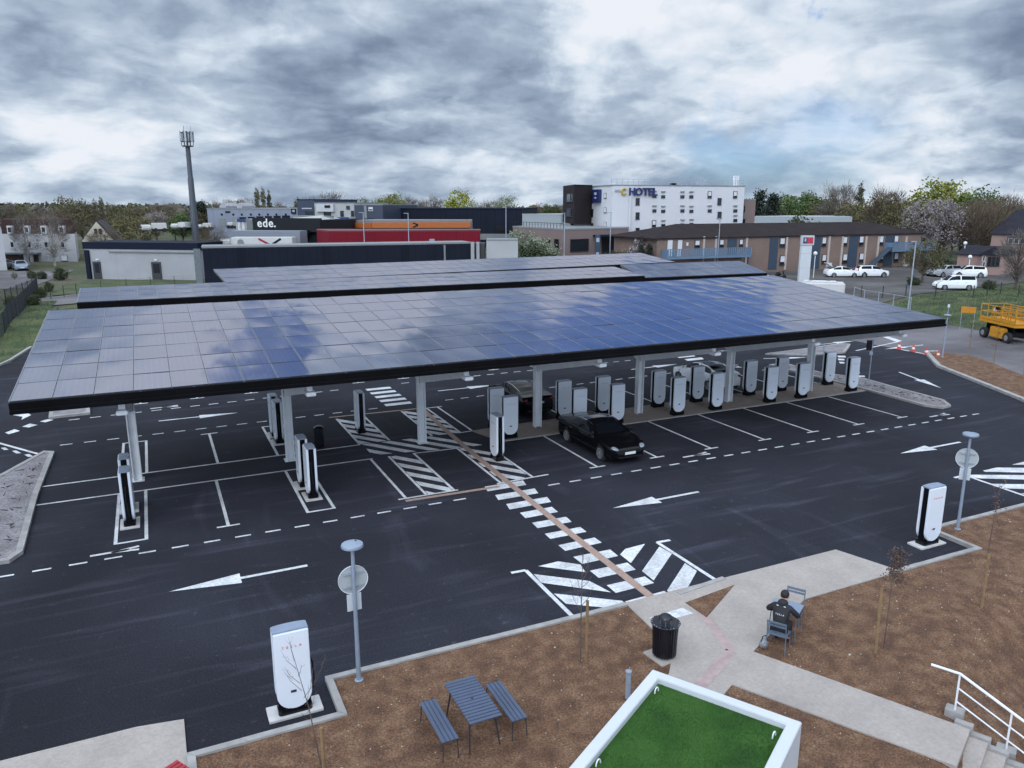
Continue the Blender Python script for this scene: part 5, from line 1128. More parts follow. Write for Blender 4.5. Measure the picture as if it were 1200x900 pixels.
# hangar
hang = M('pale_blue_cladding', (.21, .235, .30), .6, var=.05, scale=.2, grid=(3, 3, 0, .08, .9))
A, B = F2(246, 206), F2(351, 200); t = bld('long pale blue-grey truck depot with dock doors', 'depot', back(A, B, 30), zt(203, 245), hang, roof=grey_trim); F = Fac(A, B, t)
for x, w, h in ((255.5, 8, 5), (275.5, 7, 5)):
    s_, z_ = F.hit(x, 243.5); q = F.A+F.d*s_-F.n*2; m = MB(); hw = w*203/905/2; n3 = F.n.to_3d(); d3 = F.d.to_3d(); q3_ = Vector((q.x, q.y, z_))
    a_ = [q3_-d3*hw, q3_+d3*hw, q3_+d3*hw+Vector((0, 0, .5)), q3_+Vector((0, 0, 1.3)), q3_-d3*hw+Vector((0, 0, .5))]; m.add(a_+[p-n3*6 for p in a_], [(0, 1, 2, 3, 4), (9, 8, 7, 6, 5), (0, 5, 6, 1), (1, 6, 7, 2), (2, 7, 8, 3), (3, 8, 9, 4), (4, 9, 5, 0)]); wobj2(m, 'roof_dormer', light_wall, t)
F.slab('dark_lettering', (264, 247.5, 270, 249.5), navy_m, .1)
for x in (260, 273.5, 283.5, 294, 304, 314, 324, 335): F.slab('round_vent', (x-1, 250.2, x+1, 252.6), navy_m, .1)
for x0, x1, y in ((257.5, 264, 255.5), (272, 279, 254.5), (281, 289, 254.5), (291, 299, 254), (301, 309, 253.5), (311, 319, 253.2), (321, 329, 252.8), (331, 340, 252.5)): F.slab('dock_door', (x0, y, x1, y+10), navy_m if x0 > 280 else grey_trim, .15)
F.slab('blue_sign', (341.5, 244.5, 347, 250.5), navy_m, .2); F.slab('sign_mark', (343, 246, 346, 248.5), light_wall, .05, .21)
# shop with the lettering
sd_m = M('dark_grey_cladding', (.020, .021, .025), .7, ior=1.2, var=.06, scale=.4)
A, B = F2(291, 146), F2(378, 142); t = bld('dark grey shop building with white lettering on its front', 'shop', back(A, B, 22), zt(144, 258), sd_m, name='shop'); F = Fac(A, B, t)
F.slab('fascia', (299, 255.5, 377.5, 271.5), sd_m, .8); F.slab('pale_bay', (290.5, 257, 299, 272), M('sage_cladding', (.14, .16, .16), .6), .5)
m = MB(); s_, z_ = F.hit(314, 261.6); q = F.A+F.d*s_+F.n*.82; [wobj2(text_mb(MB(), ch, 2.15, facing((q.x+F.d.x*o, q.y+F.d.y*o, z_+dz), F.n.x, F.n.y), depth=.04, bold=.03), 'letter', M('white_letters', (.75, .75, .75), .5, var=0), t) for ch, o, dz in (('e', -1.22, 0), ('d', -.06, 0), ('e', 1.12, 0), ('.', 1.92, 0))]
F.slab('canopy_lip', (325, 269.5, 366, 273.5), black_m, 2.0); F.slab('entrance', (352, 275, 362, 285), win_dark, .2)
pr_ = back(A, B, 22); zr = zt(144, 255.4); ap = zt(150, 252); m = MB(); a0, b0 = F.A+F.d*F.hit(330, 256)[0], F.B
m.add([(a0.x, a0.y, zr-.3), (b0.x, b0.y, zr-.3), ((a0*.4+b0*.6).x-F.n.x*6, (a0*.4+b0*.6).y-F.n.y*6, ap), ((a0*.4+b0*.6).x-F.n.x*14, (a0*.4+b0*.6).y-F.n.y*14, zr-.3)], [(0, 1, 2), (1, 3, 2), (3, 0, 2), (0, 3, 1)]); wobj2(m, 'roof', M('pale_roof', (.38, .38, .36), .7), t)
t = bld('grey horizontal clad low wall in front of the lettered shop', 'wall', back(F2(271, 136), F2(352, 134), 3), zt(135, 270.5), M('grey_blue_cladding', (.19, .21, .25), .6, var=.05, grid=(0, 0, .5, .02, .85)), roof=None)
t = bld('pale grey wing right of the lettered shop', 'building', back(F2(378, 148), F2(393, 150), 10), zt(149, 254.5), M('pale_sage', (.36, .38, .38), .6), roof=grey_trim)
for x0, x1, y0, y1, Y, s in ((392, 409, 255, 270, 156, 'right of the lettered shop'), (278, 292.5, 257, 270, 158, 'left of the lettered shop')):
    t = bld('white garage doors under a blue band '+s, 'building', back(F2(x0, Y), F2(x1, Y), 8), zt(Y, y0), light_wall); F = Fac(F2(x0, Y), F2(x1, Y), t); F.slab('blue_band', (x0, y0-.5, x1, y0+2.5), M('royal_blue', (.02, .035, .14), .5), .3)
    n = 3
    for k in range(n): w = (x1-x0)/n; F.slab('garage_door', (x0+w*k+.8, y0+3.2, x0+w*(k+1)-.8, y1), white_paint, .1)
tr_w = M('trailer_white', (.55, .54, .53), .5, var=.05)
def truck(label, px, Y, yb, w, h, cab=True, yaw=0, stripes=False):
    p = far(px, Y, yb); p.z = max(hgt(p.x, p.y), p.z); L = w*Y/905; H = h*Y/905; t = thing('truck', label, 'truck', p, -TH+yaw)
    MB().box((0, 0, H*.55+.25), (L, 2.5, H*.9-.4)).obj('box_body', tr_w, t, bevel=.05); MB().box((0, 0, .45), (L, 2.2, .25)).obj('chassis', black_m, t)
    for x in (-L*.3, L*.32):
        for y in (-1.1, 1.1): MB().tube([(x, y-.15, .45), (x, y+.15, .45)], .45, 12).obj('wheel', tyre_m, t)
    if cab: MB().prism([(-L/2-2.2, -1.15), (-L/2-.05, -1.2), (-L/2-.05, 1.2), (-L/2-2.2, 1.15)], .5, H*.85).obj('cab', tr_w, t, bevel=.25, seg=3); MB().box((-L/2-2.0, 0, H*.62), (.5, 2.15, H*.2)).obj('cab_window', win_dark, t)
    if stripes:
        m = MB(); m.beam((-.5, -1.26, H*.9), (1.4, -1.26, .6), .02, .35); m.obj('red_stripe', red_m, t); m = MB(); m.beam((3.2, -1.26, H*.9), (1.4, -1.264, .5), .02, .35); m.obj('dark_stripe', navy_m, t); MB().tube([(-3.5, -1.25, H*.55), (-3.5, -1.27, H*.55)], .55, 16).obj('round_mark', grey_trim, t)
truck('long white trailer with red and dark diagonal stripes beyond the dark blue wall', 310, 131, 291, 70, 12.5, stripes=True)
truck('white box truck parked left of the tall mast', 187, 160, 272, 15, 10, yaw=.5)
truck('white van-bodied truck beside the foot of the mast', 218, 165, 270, 10, 9, yaw=-.3)
truck('white truck right of the mast in front of the depot', 244, 172, 270, 9, 8, yaw=.2)
truck('white truck parked at the depot dock doors', 272, 176, 268, 6, 7, cab=False)
fence('white slatted fence below the mast', [far(208, 140, 280), far(248, 136, 281)], 1.6, M('white_slat', (.5, .5, .48), .6), 2, .07, .35)

# hotel
hw_m = M('hotel_white', (.58, .58, .60), .7, var=.03, scale=.3, grid=(2.4, 0, 0, .015, .93)); br_m = M('brown_render', (.20, .145, .135), .8, var=.06, scale=.4); br_d = M('dark_brown_cladding', (.030, .024, .026), .7, ior=1.2, var=.08, scale=.4, grid=(.8, .8, .9, .04, .85))
A, B = F2(716, 134), F2(868.5, 141); P = back(A, B, 11); zh = zt(136, 218)
t = bld('five-storey white hotel with a blue HOTEL sign', 'hotel', P, zh, hw_m, name='hotel', roof=None); F = Fac(A, B, t); G_ = Fac(P[3], P[0], t)
c = (P[0]+P[2])/2; m = MB(); q = [c+(p-c)*1.01 for p in P]; wobj2(MB().prism(q, zh+.003, zh+.18), 'roof_edge', grey_trim, t)
m = MB()
for i in range(26): p = P[0].lerp(P[1], i/25)-F.n*.6; m.beam((p.x, p.y, zh+.18), (p.x, p.y, zh+1.1), .05, .05)
for z in (zh+1.1, zh+.65): m.beam((P[0].x-F.n.x*.6, P[0].y-F.n.y*.6, z), (P[1].x-F.n.x*.6, P[1].y-F.n.y*.6, z), .05, .05)
wobj2(m, 'roof_railing', galv, t)
wobj2(F.slabmb(F.rect(795, 214, 804, 218.5), 1.5, -4), 'roof_unit', black_m, t, bevel=.3); m = MB()
for x in (865.5, 868, 870): s_, z_ = F.hit(x, 214); q = F.A+F.d*s_-F.n*1.5; m.beam((q.x, q.y, zh), (q.x, q.y, zh+1.9), .28, .28)
wobj2(m, 'antenna', steel_white, t)
F.slab('pilaster', (736.2, 218.6, 738.2, 290), hw_m, .35)
cz = lambda x: 620+x/4; cy = lambda y: 200+y/4
for y in (145, 212, 285): F.window((cz(499), cy(y-17), cz(517), cy(y+16)), win_dark, frame_dark)
for x, rows in ((587, (120, 188, 0)), (628, (122, 190, 257)), (718, (122, 188, 254)), (760, (122, 190, 252)), (966, (0, 188, 233)), (846, (0, 188, 0))):
    for y in rows:
        if not y: continue
        F.window((cz(x-9), cy(y-7), cz(x+9), cy(y+8)), win_dark, frame_dark, sill=False); F.slab('vent_hood', (cz(x-9), cy(y-26), cz(x+9), cy(y-20)), grey_trim, .2)
for x, y in ((585, 248), (846, 112), (892, 144), (892, 208), (966, 112)): F.window((cz(x-9), cy(y-16), cz(x+9), cy(y+16)), win_dark, frame_dark, blind_m if y in (248, 112) else None, .7)
blue_l = M('hotel_blue', (.012, .022, .10), .45, var=0); gold = M('gold_sign', (.42, .30, .03), .5, var=0)
m = MB(); s_, z_ = F.hit(752.6, 225.2); q = F.A+F.d*s_+F.n*.25; [wobj2(text_mb(MB(), ch, 1.72, facing((q.x+F.d.x*o, q.y+F.d.y*o, z_), F.n.x, F.n.y), depth=.12, bold=.06), 'letter', blue_l, t) for ch, o in zip('HOTEL', (-1.95, -.72, .52, 1.45, 2.25))]
m = MB(); s_, z_ = F.hit(731, 224.6); q = F.A+F.d*s_+F.n*.2
arc = [Vector((q.x, q.y, z_))+F.d.to_3d()*.42*math.cos(a)+Vector((0, 0, .48*math.sin(a))) for a in [.7+k*5.0/12 for k in range(13)]]; m.tube(arc, .17, 6); wobj2(m, 'gold_emblem', gold, t)
m = MB(); s_, z_ = F.hit(723.7, 223.6); q = F.A+F.d*s_+F.n*.1; text_mb(m, 'B&B', .62, facing((q.x, q.y, z_), F.n.x, F.n.y), depth=.04); wobj2(m, 'small_lettering', M('sign_grey', (.36, .39, .46), .5), t)
bx_ = G_.slab('sign_box', (696.8, 222, 705, 237.5), blue_l, .5); r = G_.rect(696.8, 222, 705, 237.5); q = G_.A+G_.d*(r[0]+r[1])/2+G_.n*.52; W_s = abs(r[1]-r[0])
for s_, z_, h in (('B&B', r[3]-.75, .62), ('HOTELS', r[3]-1.45, .30)): text_mb(m := MB(), s_, h, facing((q.x, q.y, z_), G_.n.x, G_.n.y), depth=.03); wobj2(m, 'sign_lettering', M('pale_letters', (.5, .52, .55)), t)
for x, ys in ((694, ((228, 238.5), (245, 254.5), (261.5, 269))), (709.5, ((226, 233), (243, 250), (260, 267)))):
    for a, b in ys: G_.window((x-1.4, a, x+1.4, b), win_dark, frame_dark if x < 700 else grey_trim, None if x < 700 else blind_m, .9, sill=False)
pl = [F2(672, 139), F2(692, 142), P[3]-G_.n*0, F2(676, 160), F2(659, 152)]
t = bld('dark brown clad corner block of the hotel with tall windows', 'building', [F2(672, 139), F2(692.3, 142.5), F2(694, 158), F2(662, 160), F2(659, 150)], zt(141, 218), br_d, z0=zt(141, 262), roof=black_m); F = Fac(F2(659, 150), F2(672, 139), t)
for y in (227, 244): F.window((664, y, 668.8, y+9.5), M('sky_pane', (.10, .12, .15), .1, var=0), frame_dark, None); F.window((669.2, y, 671.5, y+9.5), win_dark, frame_dark)
t = bld('white recessed storey under the dark brown hotel corner', 'building', [F2(666, 143), F2(693, 145), F2(694, 157), F2(668, 157)], zt(141, 262.2)-.01, hw_m); F = Fac(F2(666, 143), F2(693, 145), t); F.window((668.5, 261.5, 672, 268), win_dark, frame_dark)
K, Bq, Lq = F2(660, 122), F2(734.5, 130), F2(601, 138)
t = bld('single-storey brown rendered hotel wing with dark openings', 'building', [Lq, K, Bq, F2(736, 134), F2(640, 146)], zt(124, 269.3), br_m, roof=grey_trim); F = Fac(K, Bq, t); G_ = Fac(Lq, K, t)
for r in ((640, 280, 645, 294), (650, 280, 655, 294), (623, 281, 627, 292)): G_.window(r, win_dark, frame_dark, sill=False)
F.window((668, 280, 689.5, 295), win_dark, frame_dark, sill=False); F.slab('entrance', (705, 277, 734, 297), win_dark, .15); F.slab('entrance_canopy', (695, 274.8, 720, 277), navy_m, 2.2); F.slab('entrance_sign', (709, 275.6, 719, 278), white_wall, .1, 2.25)
m = MB(); zz = zt(124, 269.3)
for i in range(18): p = Lq.lerp(K, i/17); q = K.lerp(Bq, i/17); m.beam((p.x, p.y, zz+.2), (p.x, p.y, zz+1.0), .06, .06)
m.beam((Lq.x, Lq.y, zz+1.0), (K.x, K.y, zz+1.0), .06, .06); wobj2(m, 'terrace_railing', br_d, t)
t = bld('brown tower at the right end of the white hotel', 'building', back(F2(869, 143), F2(882.3, 144), 9), zt(143, 234.5), br_m, roof=grey_trim); F = Fac(F2(869, 143), F2(882.3, 144), t)
for y in (241, 256.5): F.window((869.3, y, 872.8, y+8), win_dark, frame_dark, sill=False)
p = far(700, 117, 300); p.z = hgt(p.x, p.y); t = thing('entrance_pillar', 'dark blue advertising pillar at the hotel entrance', 'sign', p, -TH); zz = zt(117, 275)-p.z
MB().box((0, 0, zz/2), (.75, .4, zz)).obj('pillar', M('teal_navy', (.025, .05, .085), .4), t, bevel=.03); MB().box((0, -.21, zz*.86), (.45, .02, .6)).obj('emblem', M('sign_grey', (.36, .39, .46)), t); MB().box((0, -.21, zz*.5), (.45, .02, .3)).obj('mark', M('sign_grey', (.36, .39, .46)), t)
p = far(735, 124, 296); p.z = hgt(p.x, p.y); car('white van parked by the hotel entrance', 'van', wht, p, R(-70), group=None)
t = bld('pale grey industrial shed left of the hotel', 'shed', back(F2(612, 176), F2(657, 168), 16), zt(172, 252), M('pale_shed', (.32, .35, .37), .6, var=.04), name='shed', roof=light_wall)
A, B = F2(882, 185), F2(996, 178); t = bld('long white-roofed industrial hall right of the hotel', 'hall', back(A, B, 22), zt(180, 254.0), M('pale_shed', (.32, .35, .37)), name='hall')
P = back(A, B, 22); m = MB(); n = 4; n3 = (P[3]-P[0]).normalized()
for k in range(n):
    a, b = P[0].lerp(P[1], k/n), P[0].lerp(P[1], (k+1)/n); z0, z1 = zt(180, 258), zt(182, 255.0); c = (a+b)/2
    m.add([(a.x, a.y, z0), (b.x, b.y, z0), (c.x+n3.x*5, c.y+n3.y*5, z1), (a.x+n3.x*22, a.y+n3.y*22, z0), (b.x+n3.x*22, b.y+n3.y*22, z0), (c.x+n3.x*17, c.y+n3.y*17, z1)], [(0, 1, 2), (1, 4, 5, 2), (4, 3, 5), (3, 0, 2, 5)])
wobj2(m, 'roof', M('pale_green_roof', (.40, .43, .38), .7, var=.06), t)

# brick motel
brick = M('pink_brick', (.205, .142, .118), .85, var=.08, scale=.6, grid=(0, 0, .22, .03, .88)); tile = M('dark_brown_tiles', (.030, .023, .024), .9, ior=1.2, var=.18, scale=.6, grid=(0, .45, 0, .05, .8)); bal = M('blue_balcony', (.13, .20, .29), .5, var=.06); stairs_m = M('stairwell_blue', (.035, .055, .085), .6, var=.1)
A, B = F2(769.5, 108.5, 300), F2(1077, 129, 300); P = back(A, B, 11.5); ze = 6.25
t = bld('long two-storey brick motel with a dark hipped roof and blue balconies', 'motel', P, ze-.1, brick, name='motel'); F = Fac(A, B, t)
c = (P[0]+P[2])/2; ov = [p+(p-c).normalized()*.9 for p in P]; d = (P[1]-P[0]).normalized(); mid0, mid1 = (P[0]+P[3])/2+d*7, (P[1]+P[2])/2-d*6; zr = 8.05
m = MB(); m.add([(p.x, p.y, ze-.12) for p in ov]+[(p.x, p.y, ze+.05) for p in ov]+[(mid0.x, mid0.y, zr), (mid1.x, mid1.y, zr)], [(0, 1, 5, 4), (1, 2, 6, 5), (2, 3, 7, 6), (3, 0, 4, 7), (4, 5, 9, 8), (5, 6, 9), (6, 7, 8, 9), (7, 4, 8), (3, 2, 1, 0)])
ro = wobj2(m, 'roof', tile, t); MB()
c5 = lambda x: 900+x/4; d5 = lambda y: 200+y/4
for r in ((901, 279, 911, 316), (951, 277, 961, 315), (994, 276.5, 1004.5, 313), (1036, 276, 1046, 312), (852, 279.5, 863, 300)): F.slab('stairwell', r, stairs_m, .04)
for x in (920.8, 970.3, 985.8, 1013.3, 1027.8, 1060, 838, 824, 874): F.slab('pilaster', (x-1, 277, x+1, 316), M('pale_strip', (.45, .38, .34), .8), .12)
for x0, x1, yu, yl in ((913.6, 919.6, 278.5, 299.5), (963, 968, 277.8, 298), (987.3, 992.6, 277.3, 297.5), (1006.6, 1011.8, 276.6, 296.5), (1030.3, 1035, 276.3, 296), (1047.5, 1052.5, 275.8, 296)):
    for y in (yu, yl): F.window((x0, y, x1, y+10.8), win_dark, frame_dark, blind_m, .7)
for x0, x1, y0, y1 in ((814, 820, 281.3, 290.5), (843, 848, 280.5, 290), (866, 870.5, 280.3, 289.5)): F.window((x0, y0, x1, y1), win_dark, frame_dark, blind_m, .65)
for x0, x1, y0 in ((782, 787.5, 281.5), (794, 798.8, 281.3)): F.slab('door', (x0, y0, x1, y0+19), blind_m, .08)
F.slab('wall_box', (804, 284, 806, 288), blind_m, .15)
def balcony(x0, x1, y0, y1, dep):
    a, b, z0, z1 = F.rect(x0, y0, x1, y1); m = MB()
    cc = lambda s, o: F.A+F.d*s+F.n*o
    q = cc((a+b)/2, dep/2); m.box((q.x, q.y, z0-.08), (b-a, dep, .16), F.a)
    for s in [a+(b-a)*i/40 for i in range(41)]: q = cc(s, dep-.04); m.box((q.x, q.y, (z0+z1)/2), ((b-a)/40*.62, .03, z1-z0), F.a)
    q = cc((a+b)/2, dep-.04); m.box((q.x, q.y, z1+.03), (b-a, .09, .06), F.a); m.box((q.x, q.y, z0+.06), (b-a, .07, .06), F.a)
    for s in (a, b): q = cc(s, dep/2); m.box((q.x, q.y, (z0+z1)/2), (.04, dep-.1, z1-z0), F.a)
    o = wobj2(m, 'balcony', bal, t); m = MB()
    for s in (a+.3, (a+b)/2, b-.3): q = cc(s, dep-.2); m.box((q.x, q.y, z0/2+.3), (.14, .14, z0-.6), F.a)
    wobj2(m, 'balcony_post', stairs_m, t)
balcony(775, 871, 290.6, 300.5, 1.7); balcony(1036, 1086, 283.3, 292.5, 1.7)
m = MB(); a, _, _, _ = F.rect(1036, 283, 1040, 292); q = F.A+F.d*a+F.n*1.2; m.beam((q.x, q.y, 4.2), (q.x-F.d.x*4.2, q.y-F.d.y*4.2, 1.1), 1.0, .14); wobj2(m, 'outside_stair', stairs_m, t)
for x in (968, 1058): F.slab('air_unit', (x, 308, x+4, 312), blind_m, .5)
# totem sign
p = gh(941, 331); Y = fwd(p); t = thing('totem_sign', 'tall white totem with a red and navy head in front of the motel', 'sign', p, -TH+.05)
H_ = zt(Y, 276)-p.z; k = Y/905; MB().box((0, 0, (H_-1.3)/2), (12.5*k, .5, H_-1.3)).obj('column', M('totem_white', (.55, .57, .60), .5, var=.04, grid=(0, 0, 1.9, .02, .7)), t, bevel=.03)
hd = MB().box((.1, 0, H_-.62), (14.5*k, .6, 1.25)).obj('head', white_wall, t, bevel=.03); MB().box((.1-3.4*k, -.303, H_-.62), (5*k, .02, .8)).obj('navy_panel', M('plum_navy', (.05, .04, .10), .4, var=0), t); MB().box((.1+2.4*k, -.303, H_-.62), (6.6*k, .02, .8)).obj('red_panel', M('sign_red', (.45, .03, .06), .4, var=.3, scale=3), t); MB().box((.1-3.4*k, -.316, H_-.55), (2*k, .01, .4)).obj('pale_mark', M('sign_grey', (.36, .39, .46)), t)
# white camper van half hidden by the canopy
p = far(963, 93, 345); p.z = hgt(p.x, p.y)-.05; t = thing('camper_van', 'white camper van showing only its roof and rear above the solar canopy edge', 'van', p, R(-42))
MB().box((0, 0, 1.05), (4.9, 1.9, 1.5)).obj('body', tr_w, t, bevel=.18, seg=3); MB().box((-.3, 0, 1.85), (3.6, 1.4, .12)).obj('roof_rack', blind_m, t, bevel=.04)
for x in (-1.4, .6): MB().box((x, .1, 1.94), (.45, .45, .08)).obj('roof_vent', grey_trim, t, bevel=.03)
MB().box((2.45, 0, 1.35), (.04, 1.3, .5)).obj('rear_window', win_dark, t)
for x in (-1.55, 1.55):
    for y in (-.85, .85): MB().tube([(x, y-.12, .36), (x, y+.12, .36)], .36, 14).obj('wheel', tyre_m, t)
# scooter by the motel
p = gh(925, 328); t = thing('scooter', 'dark parked scooter against the motel wall left of the totem', 'scooter', p+Vector((-.2, 1.5, 0)), -.4)
for x in (-.55, .55): MB().tube([(x, -.06, .28), (x, .06, .28)], .28, 14).obj('wheel', tyre_m, t)
MB().tube([(.55, 0, .3), (.42, 0, .75), (.36, 0, 1.05)], .06, 8).obj('fork', black_m, t); MB().tube([(.36, -.3, 1.05), (.36, .3, 1.05)], .02, 6).obj('handlebar', black_m, t); MB().ball((-.3, 0, .62), (.45, .16, .2)).obj('body', black_gloss, t, smooth=True); MB().box((.1, 0, .34), (.6, .3, .08)).obj('footboard', black_m, t); MB().box((-.35, 0, .86), (.55, .22, .10)).obj('seat', black_m, t, bevel=.04)
# pink house on the right
pk_m = M('pink_render', (.31, .205, .18), .85, var=.06, scale=.5); sl = M('slate_tiles', (.028, .027, .036), .9, ior=1.2, var=.15, scale=.8, grid=(0, .4, 0, .04, .8))
def gable(poly, z0, z1, mat, parent, ov=.4, along=0):
    """ridge along the side poly[0]->poly[1] (along=0) or across it"""
    P = [Vector(p[:2]) for p in poly]
    if along: P = P[1:]+P[:1]
    c = (P[0]+P[2])/2; P = [p+(p-c).normalized()*ov for p in P]; a, b = (P[0]+P[3])/2, (P[1]+P[2])/2; m = MB()
    m.add([(p.x, p.y, z0) for p in P]+[(p.x, p.y, z0-.15) for p in P]+[(a.x, a.y, z1), (b.x, b.y, z1)], [(0, 1, 9, 8), (2, 3, 8, 9), (1, 2, 9), (3, 0, 8), (4, 5, 1, 0), (5, 6, 2, 1), (6, 7, 3, 2), (7, 4, 0, 3), (7, 6, 5, 4)]); return wobj2(m, 'roof', mat, parent)
A, B = F2(1161, 128), F2(1262, 117); P = back(A, B, 13); t = bld('two-storey pink house with a tall slate roof at the right edge', 'house', P, zt(123, 274.5), pk_m, name='house'); F = Fac(A, B, t); gable(P, zt(123, 275), zt(130, 246), sl, t)
F.slab('window_surround', (1180, 277.5, 1202, 287), frame_dark, .06)
for x in (1181.5, 1188.5, 1195.5): F.window((x, 279, x+6, 286), win_dark, win_frame, sill=False)
A, B = F2(1121, 116, 310), F2(1172, 112, 310); P = back(A, B, 8); t = bld('low pink wing with a small front gable beside the cars', 'house', P, zt(114, 297.5), pk_m, name='house'); F = Fac(A, B, t); gable(P, zt(114, 298), zt(118, 287.5), sl, t)
g0, g1 = F.hit(1152, 310)[0], F.hit(1181, 310)[0]; q0, q1 = F.A+F.d*g0+F.n*1.4, F.A+F.d*g1+F.n*1.4; qq = [q0, q1, q1-F.n*3, q0-F.n*3]; z_ = zt(111, 298.5)
wobj2(MB().prism(qq, 0, z_), 'porch_wall', pk_m, t); ri = gable(qq, z_, zt(111, 289.5), sl, t, along=1); m = MB(); mm_ = (q0+q1)/2; m.add([(q0.x+F.n.x*.01, q0.y+F.n.y*.01, z_), (q1.x+F.n.x*.01, q1.y+F.n.y*.01, z_), (mm_.x+F.n.x*.01, mm_.y+F.n.y*.01, zt(111, 290.6))], [(0, 1, 2)]); wobj2(m, 'gable_wall', pk_m, t)
H2 = Fac(q0, q1, t)
for x in (1157, 1162, 1167): H2.window((x, 300.8, x+4.8, 312.5), win_dark, frame_dark, sill=False)
H2.window((1151.6, 299.5, 1154.8, 306), win_dark, win_frame, sill=False); H2.window((1151.6, 306.5, 1154.8, 312.5), win_dark, win_frame, sill=False); H2.slab('wall_lamp', (1166.5, 296, 1170.5, 299.5), globe_m, .2)
# houses on the left
wr_m = M('white_roughcast', (.42, .42, .44), .85, var=.06, scale=.4); brn = M('brown_timber', (.060, .035, .030), .8, var=.12, scale=.8); rt = M('brown_roof_tiles', (.048, .028, .025), .9, ior=1.2, var=.15, scale=.6, grid=(0, .45, 0, .05, .85))
A, B = F2(3, 139, 300), F2(90.5, 139, 300); P = [A, B, F2(93, 151, 300), F2(6, 151, 300)]; z1 = zt(139, 274); t = bld('white house with a brown mansard roof and small dormers at the left', 'house', P, z1, wr_m, name='house'); F = Fac(A, B, t)
m = MB(); c = (P[0]+P[2])/2; up = [p+(c-p)*.12 for p in P]; zz = zt(141, 257); m.add([(p.x, p.y, z1+.003) for p in P]+[(p.x, p.y, zz) for p in up], [(0, 1, 5, 4), (1, 2, 6, 5), (2, 3, 7, 6), (3, 0, 4, 7), (4, 5, 6, 7), (3, 2, 1, 0)]); wobj2(m, 'roof', rt, t)
F.slab('timber_front', (3, 296.5, 46, 320), brn, .5); F.slab('porch_roof', (3, 295.5, 48, 297.5), grey_trim, 1.4); F.slab('porch_pillar', (34, 298, 37, 318), light_wall, .3, 1.0); F.slab('porch_pillar', (41, 298, 44, 318), light_wall, .3, 1.0)
for x in (14.5, 34.5, 54.3, 73.7): F.window((x-2.3, 283.3, x+2.3, 290.3), win_dark, win_frame)
for x in (12.5, 32, 52, 73): s_ = F.slab('dormer', (x-3.2, 264.5, x+3.2, 273.8), win_frame, .8, -.5); F.slab('dormer_pane', (x-1.9, 266.5, x+1.9, 272), win_dark, .03, .31)
F.window((71.5, 298.5, 79.5, 307.5), win_dark, grey_trim, blind_m, .8); F.window((7, 302, 13.5, 310), win_dark, win_frame, blind_m, .6)
t = bld('white gable house end cut off by the left edge', 'house', [F2(-40, 118), F2(4, 120), F2(2, 134), F2(-42, 132)], zt(120, 262), wr_m, name='house'); gable([F2(-40, 118), F2(4, 120), F2(2, 134), F2(-42, 132)], zt(120, 263), zt(126, 240), rt, t)
A, B = F2(98, 158), F2(139, 152); P = [A, B, F2(144, 164), F2(104, 170)]; ze2 = zt(155, 284); t = bld('cream house with a pointed gable and dark roof, left of the mast', 'house', P, ze2, M('cream_render', (.47, .42, .35), .85, var=.05, scale=.4), name='house'); gable(P, ze2, zt(155, 258.5), M('dark_slate_roof', (.035, .028, .03), .85, var=.15, scale=.6), t, along=1); F = Fac(A, B, t)
m = MB(); mm_ = (A+B)/2; m.add([(A.x+F.n.x*.42, A.y+F.n.y*.42, ze2), (B.x+F.n.x*.42, B.y+F.n.y*.42, ze2), (mm_.x+F.n.x*.42, mm_.y+F.n.y*.42, zt(155, 259.6))], [(0, 1, 2)]); wobj2(m, 'gable_wall', M('cream_render', (.47, .42, .35)), t)
for x in (114.8, 120.3): s_ = F.rect(x-1.6, 268, x+1.6, 274); wobj2(F.slabmb(s_, .06, .44), 'window', win_dark, t)
# mast
p = far(229, 165, 272); p.z = hgt(p.x, p.y); Y = fwd(p); H_ = zt(Y, 171)-p.z; t = thing('telecom_mast', 'tall grey telecom mast with an antenna crown', 'mast', p)
mast_m = M('mast_grey', (.055, .064, .082), .5, .1, var=.06)
MB().tube([(0, 0, 0), (0, 0, H_*.35), (0, 0, H_*.36), (0, 0, H_*.70), (0, 0, H_*.71), (0, 0, H_)], [.80, .72, .66, .58, .50, .46], 12).obj('pole', mast_m, t, smooth=True)
m = MB(); m.cyl(0, 0, H_-.15, H_+.05, 1.1, n=14)
for k in range(6): a = k*math.pi/3; m.tube([(1.1*math.cos(a), 1.1*math.sin(a), H_), (1.25*math.cos(a), 1.25*math.sin(a), H_+2.9)], .07, 5)
for z in (H_+.9, H_+2.6): m.tube([(1.2*math.cos(k*math.pi/9), 1.2*math.sin(k*math.pi/9), z) for k in range(19)], .06, 5)
m.cyl(0, 0, H_, H_+2.9, .2, n=8); m.obj('crown_frame', mast_m, t)
for k in range(6): a = k*math.pi/3+.25; MB().box((1.28*math.cos(a), 1.28*math.sin(a), H_+1.75), (.22, .36, 2.0), a).obj('antenna_panel', M('antenna_white', (.42, .44, .47), .5), t, bevel=.03)
m = MB()
for k in range(3): a = k*2.1; m.tube([(.9*math.cos(a), .9*math.sin(a), H_+2.8), (.9*math.cos(a), .9*math.sin(a), H_+3.9)], .03, 4)
m.obj('whip_antennas', mast_m, t)
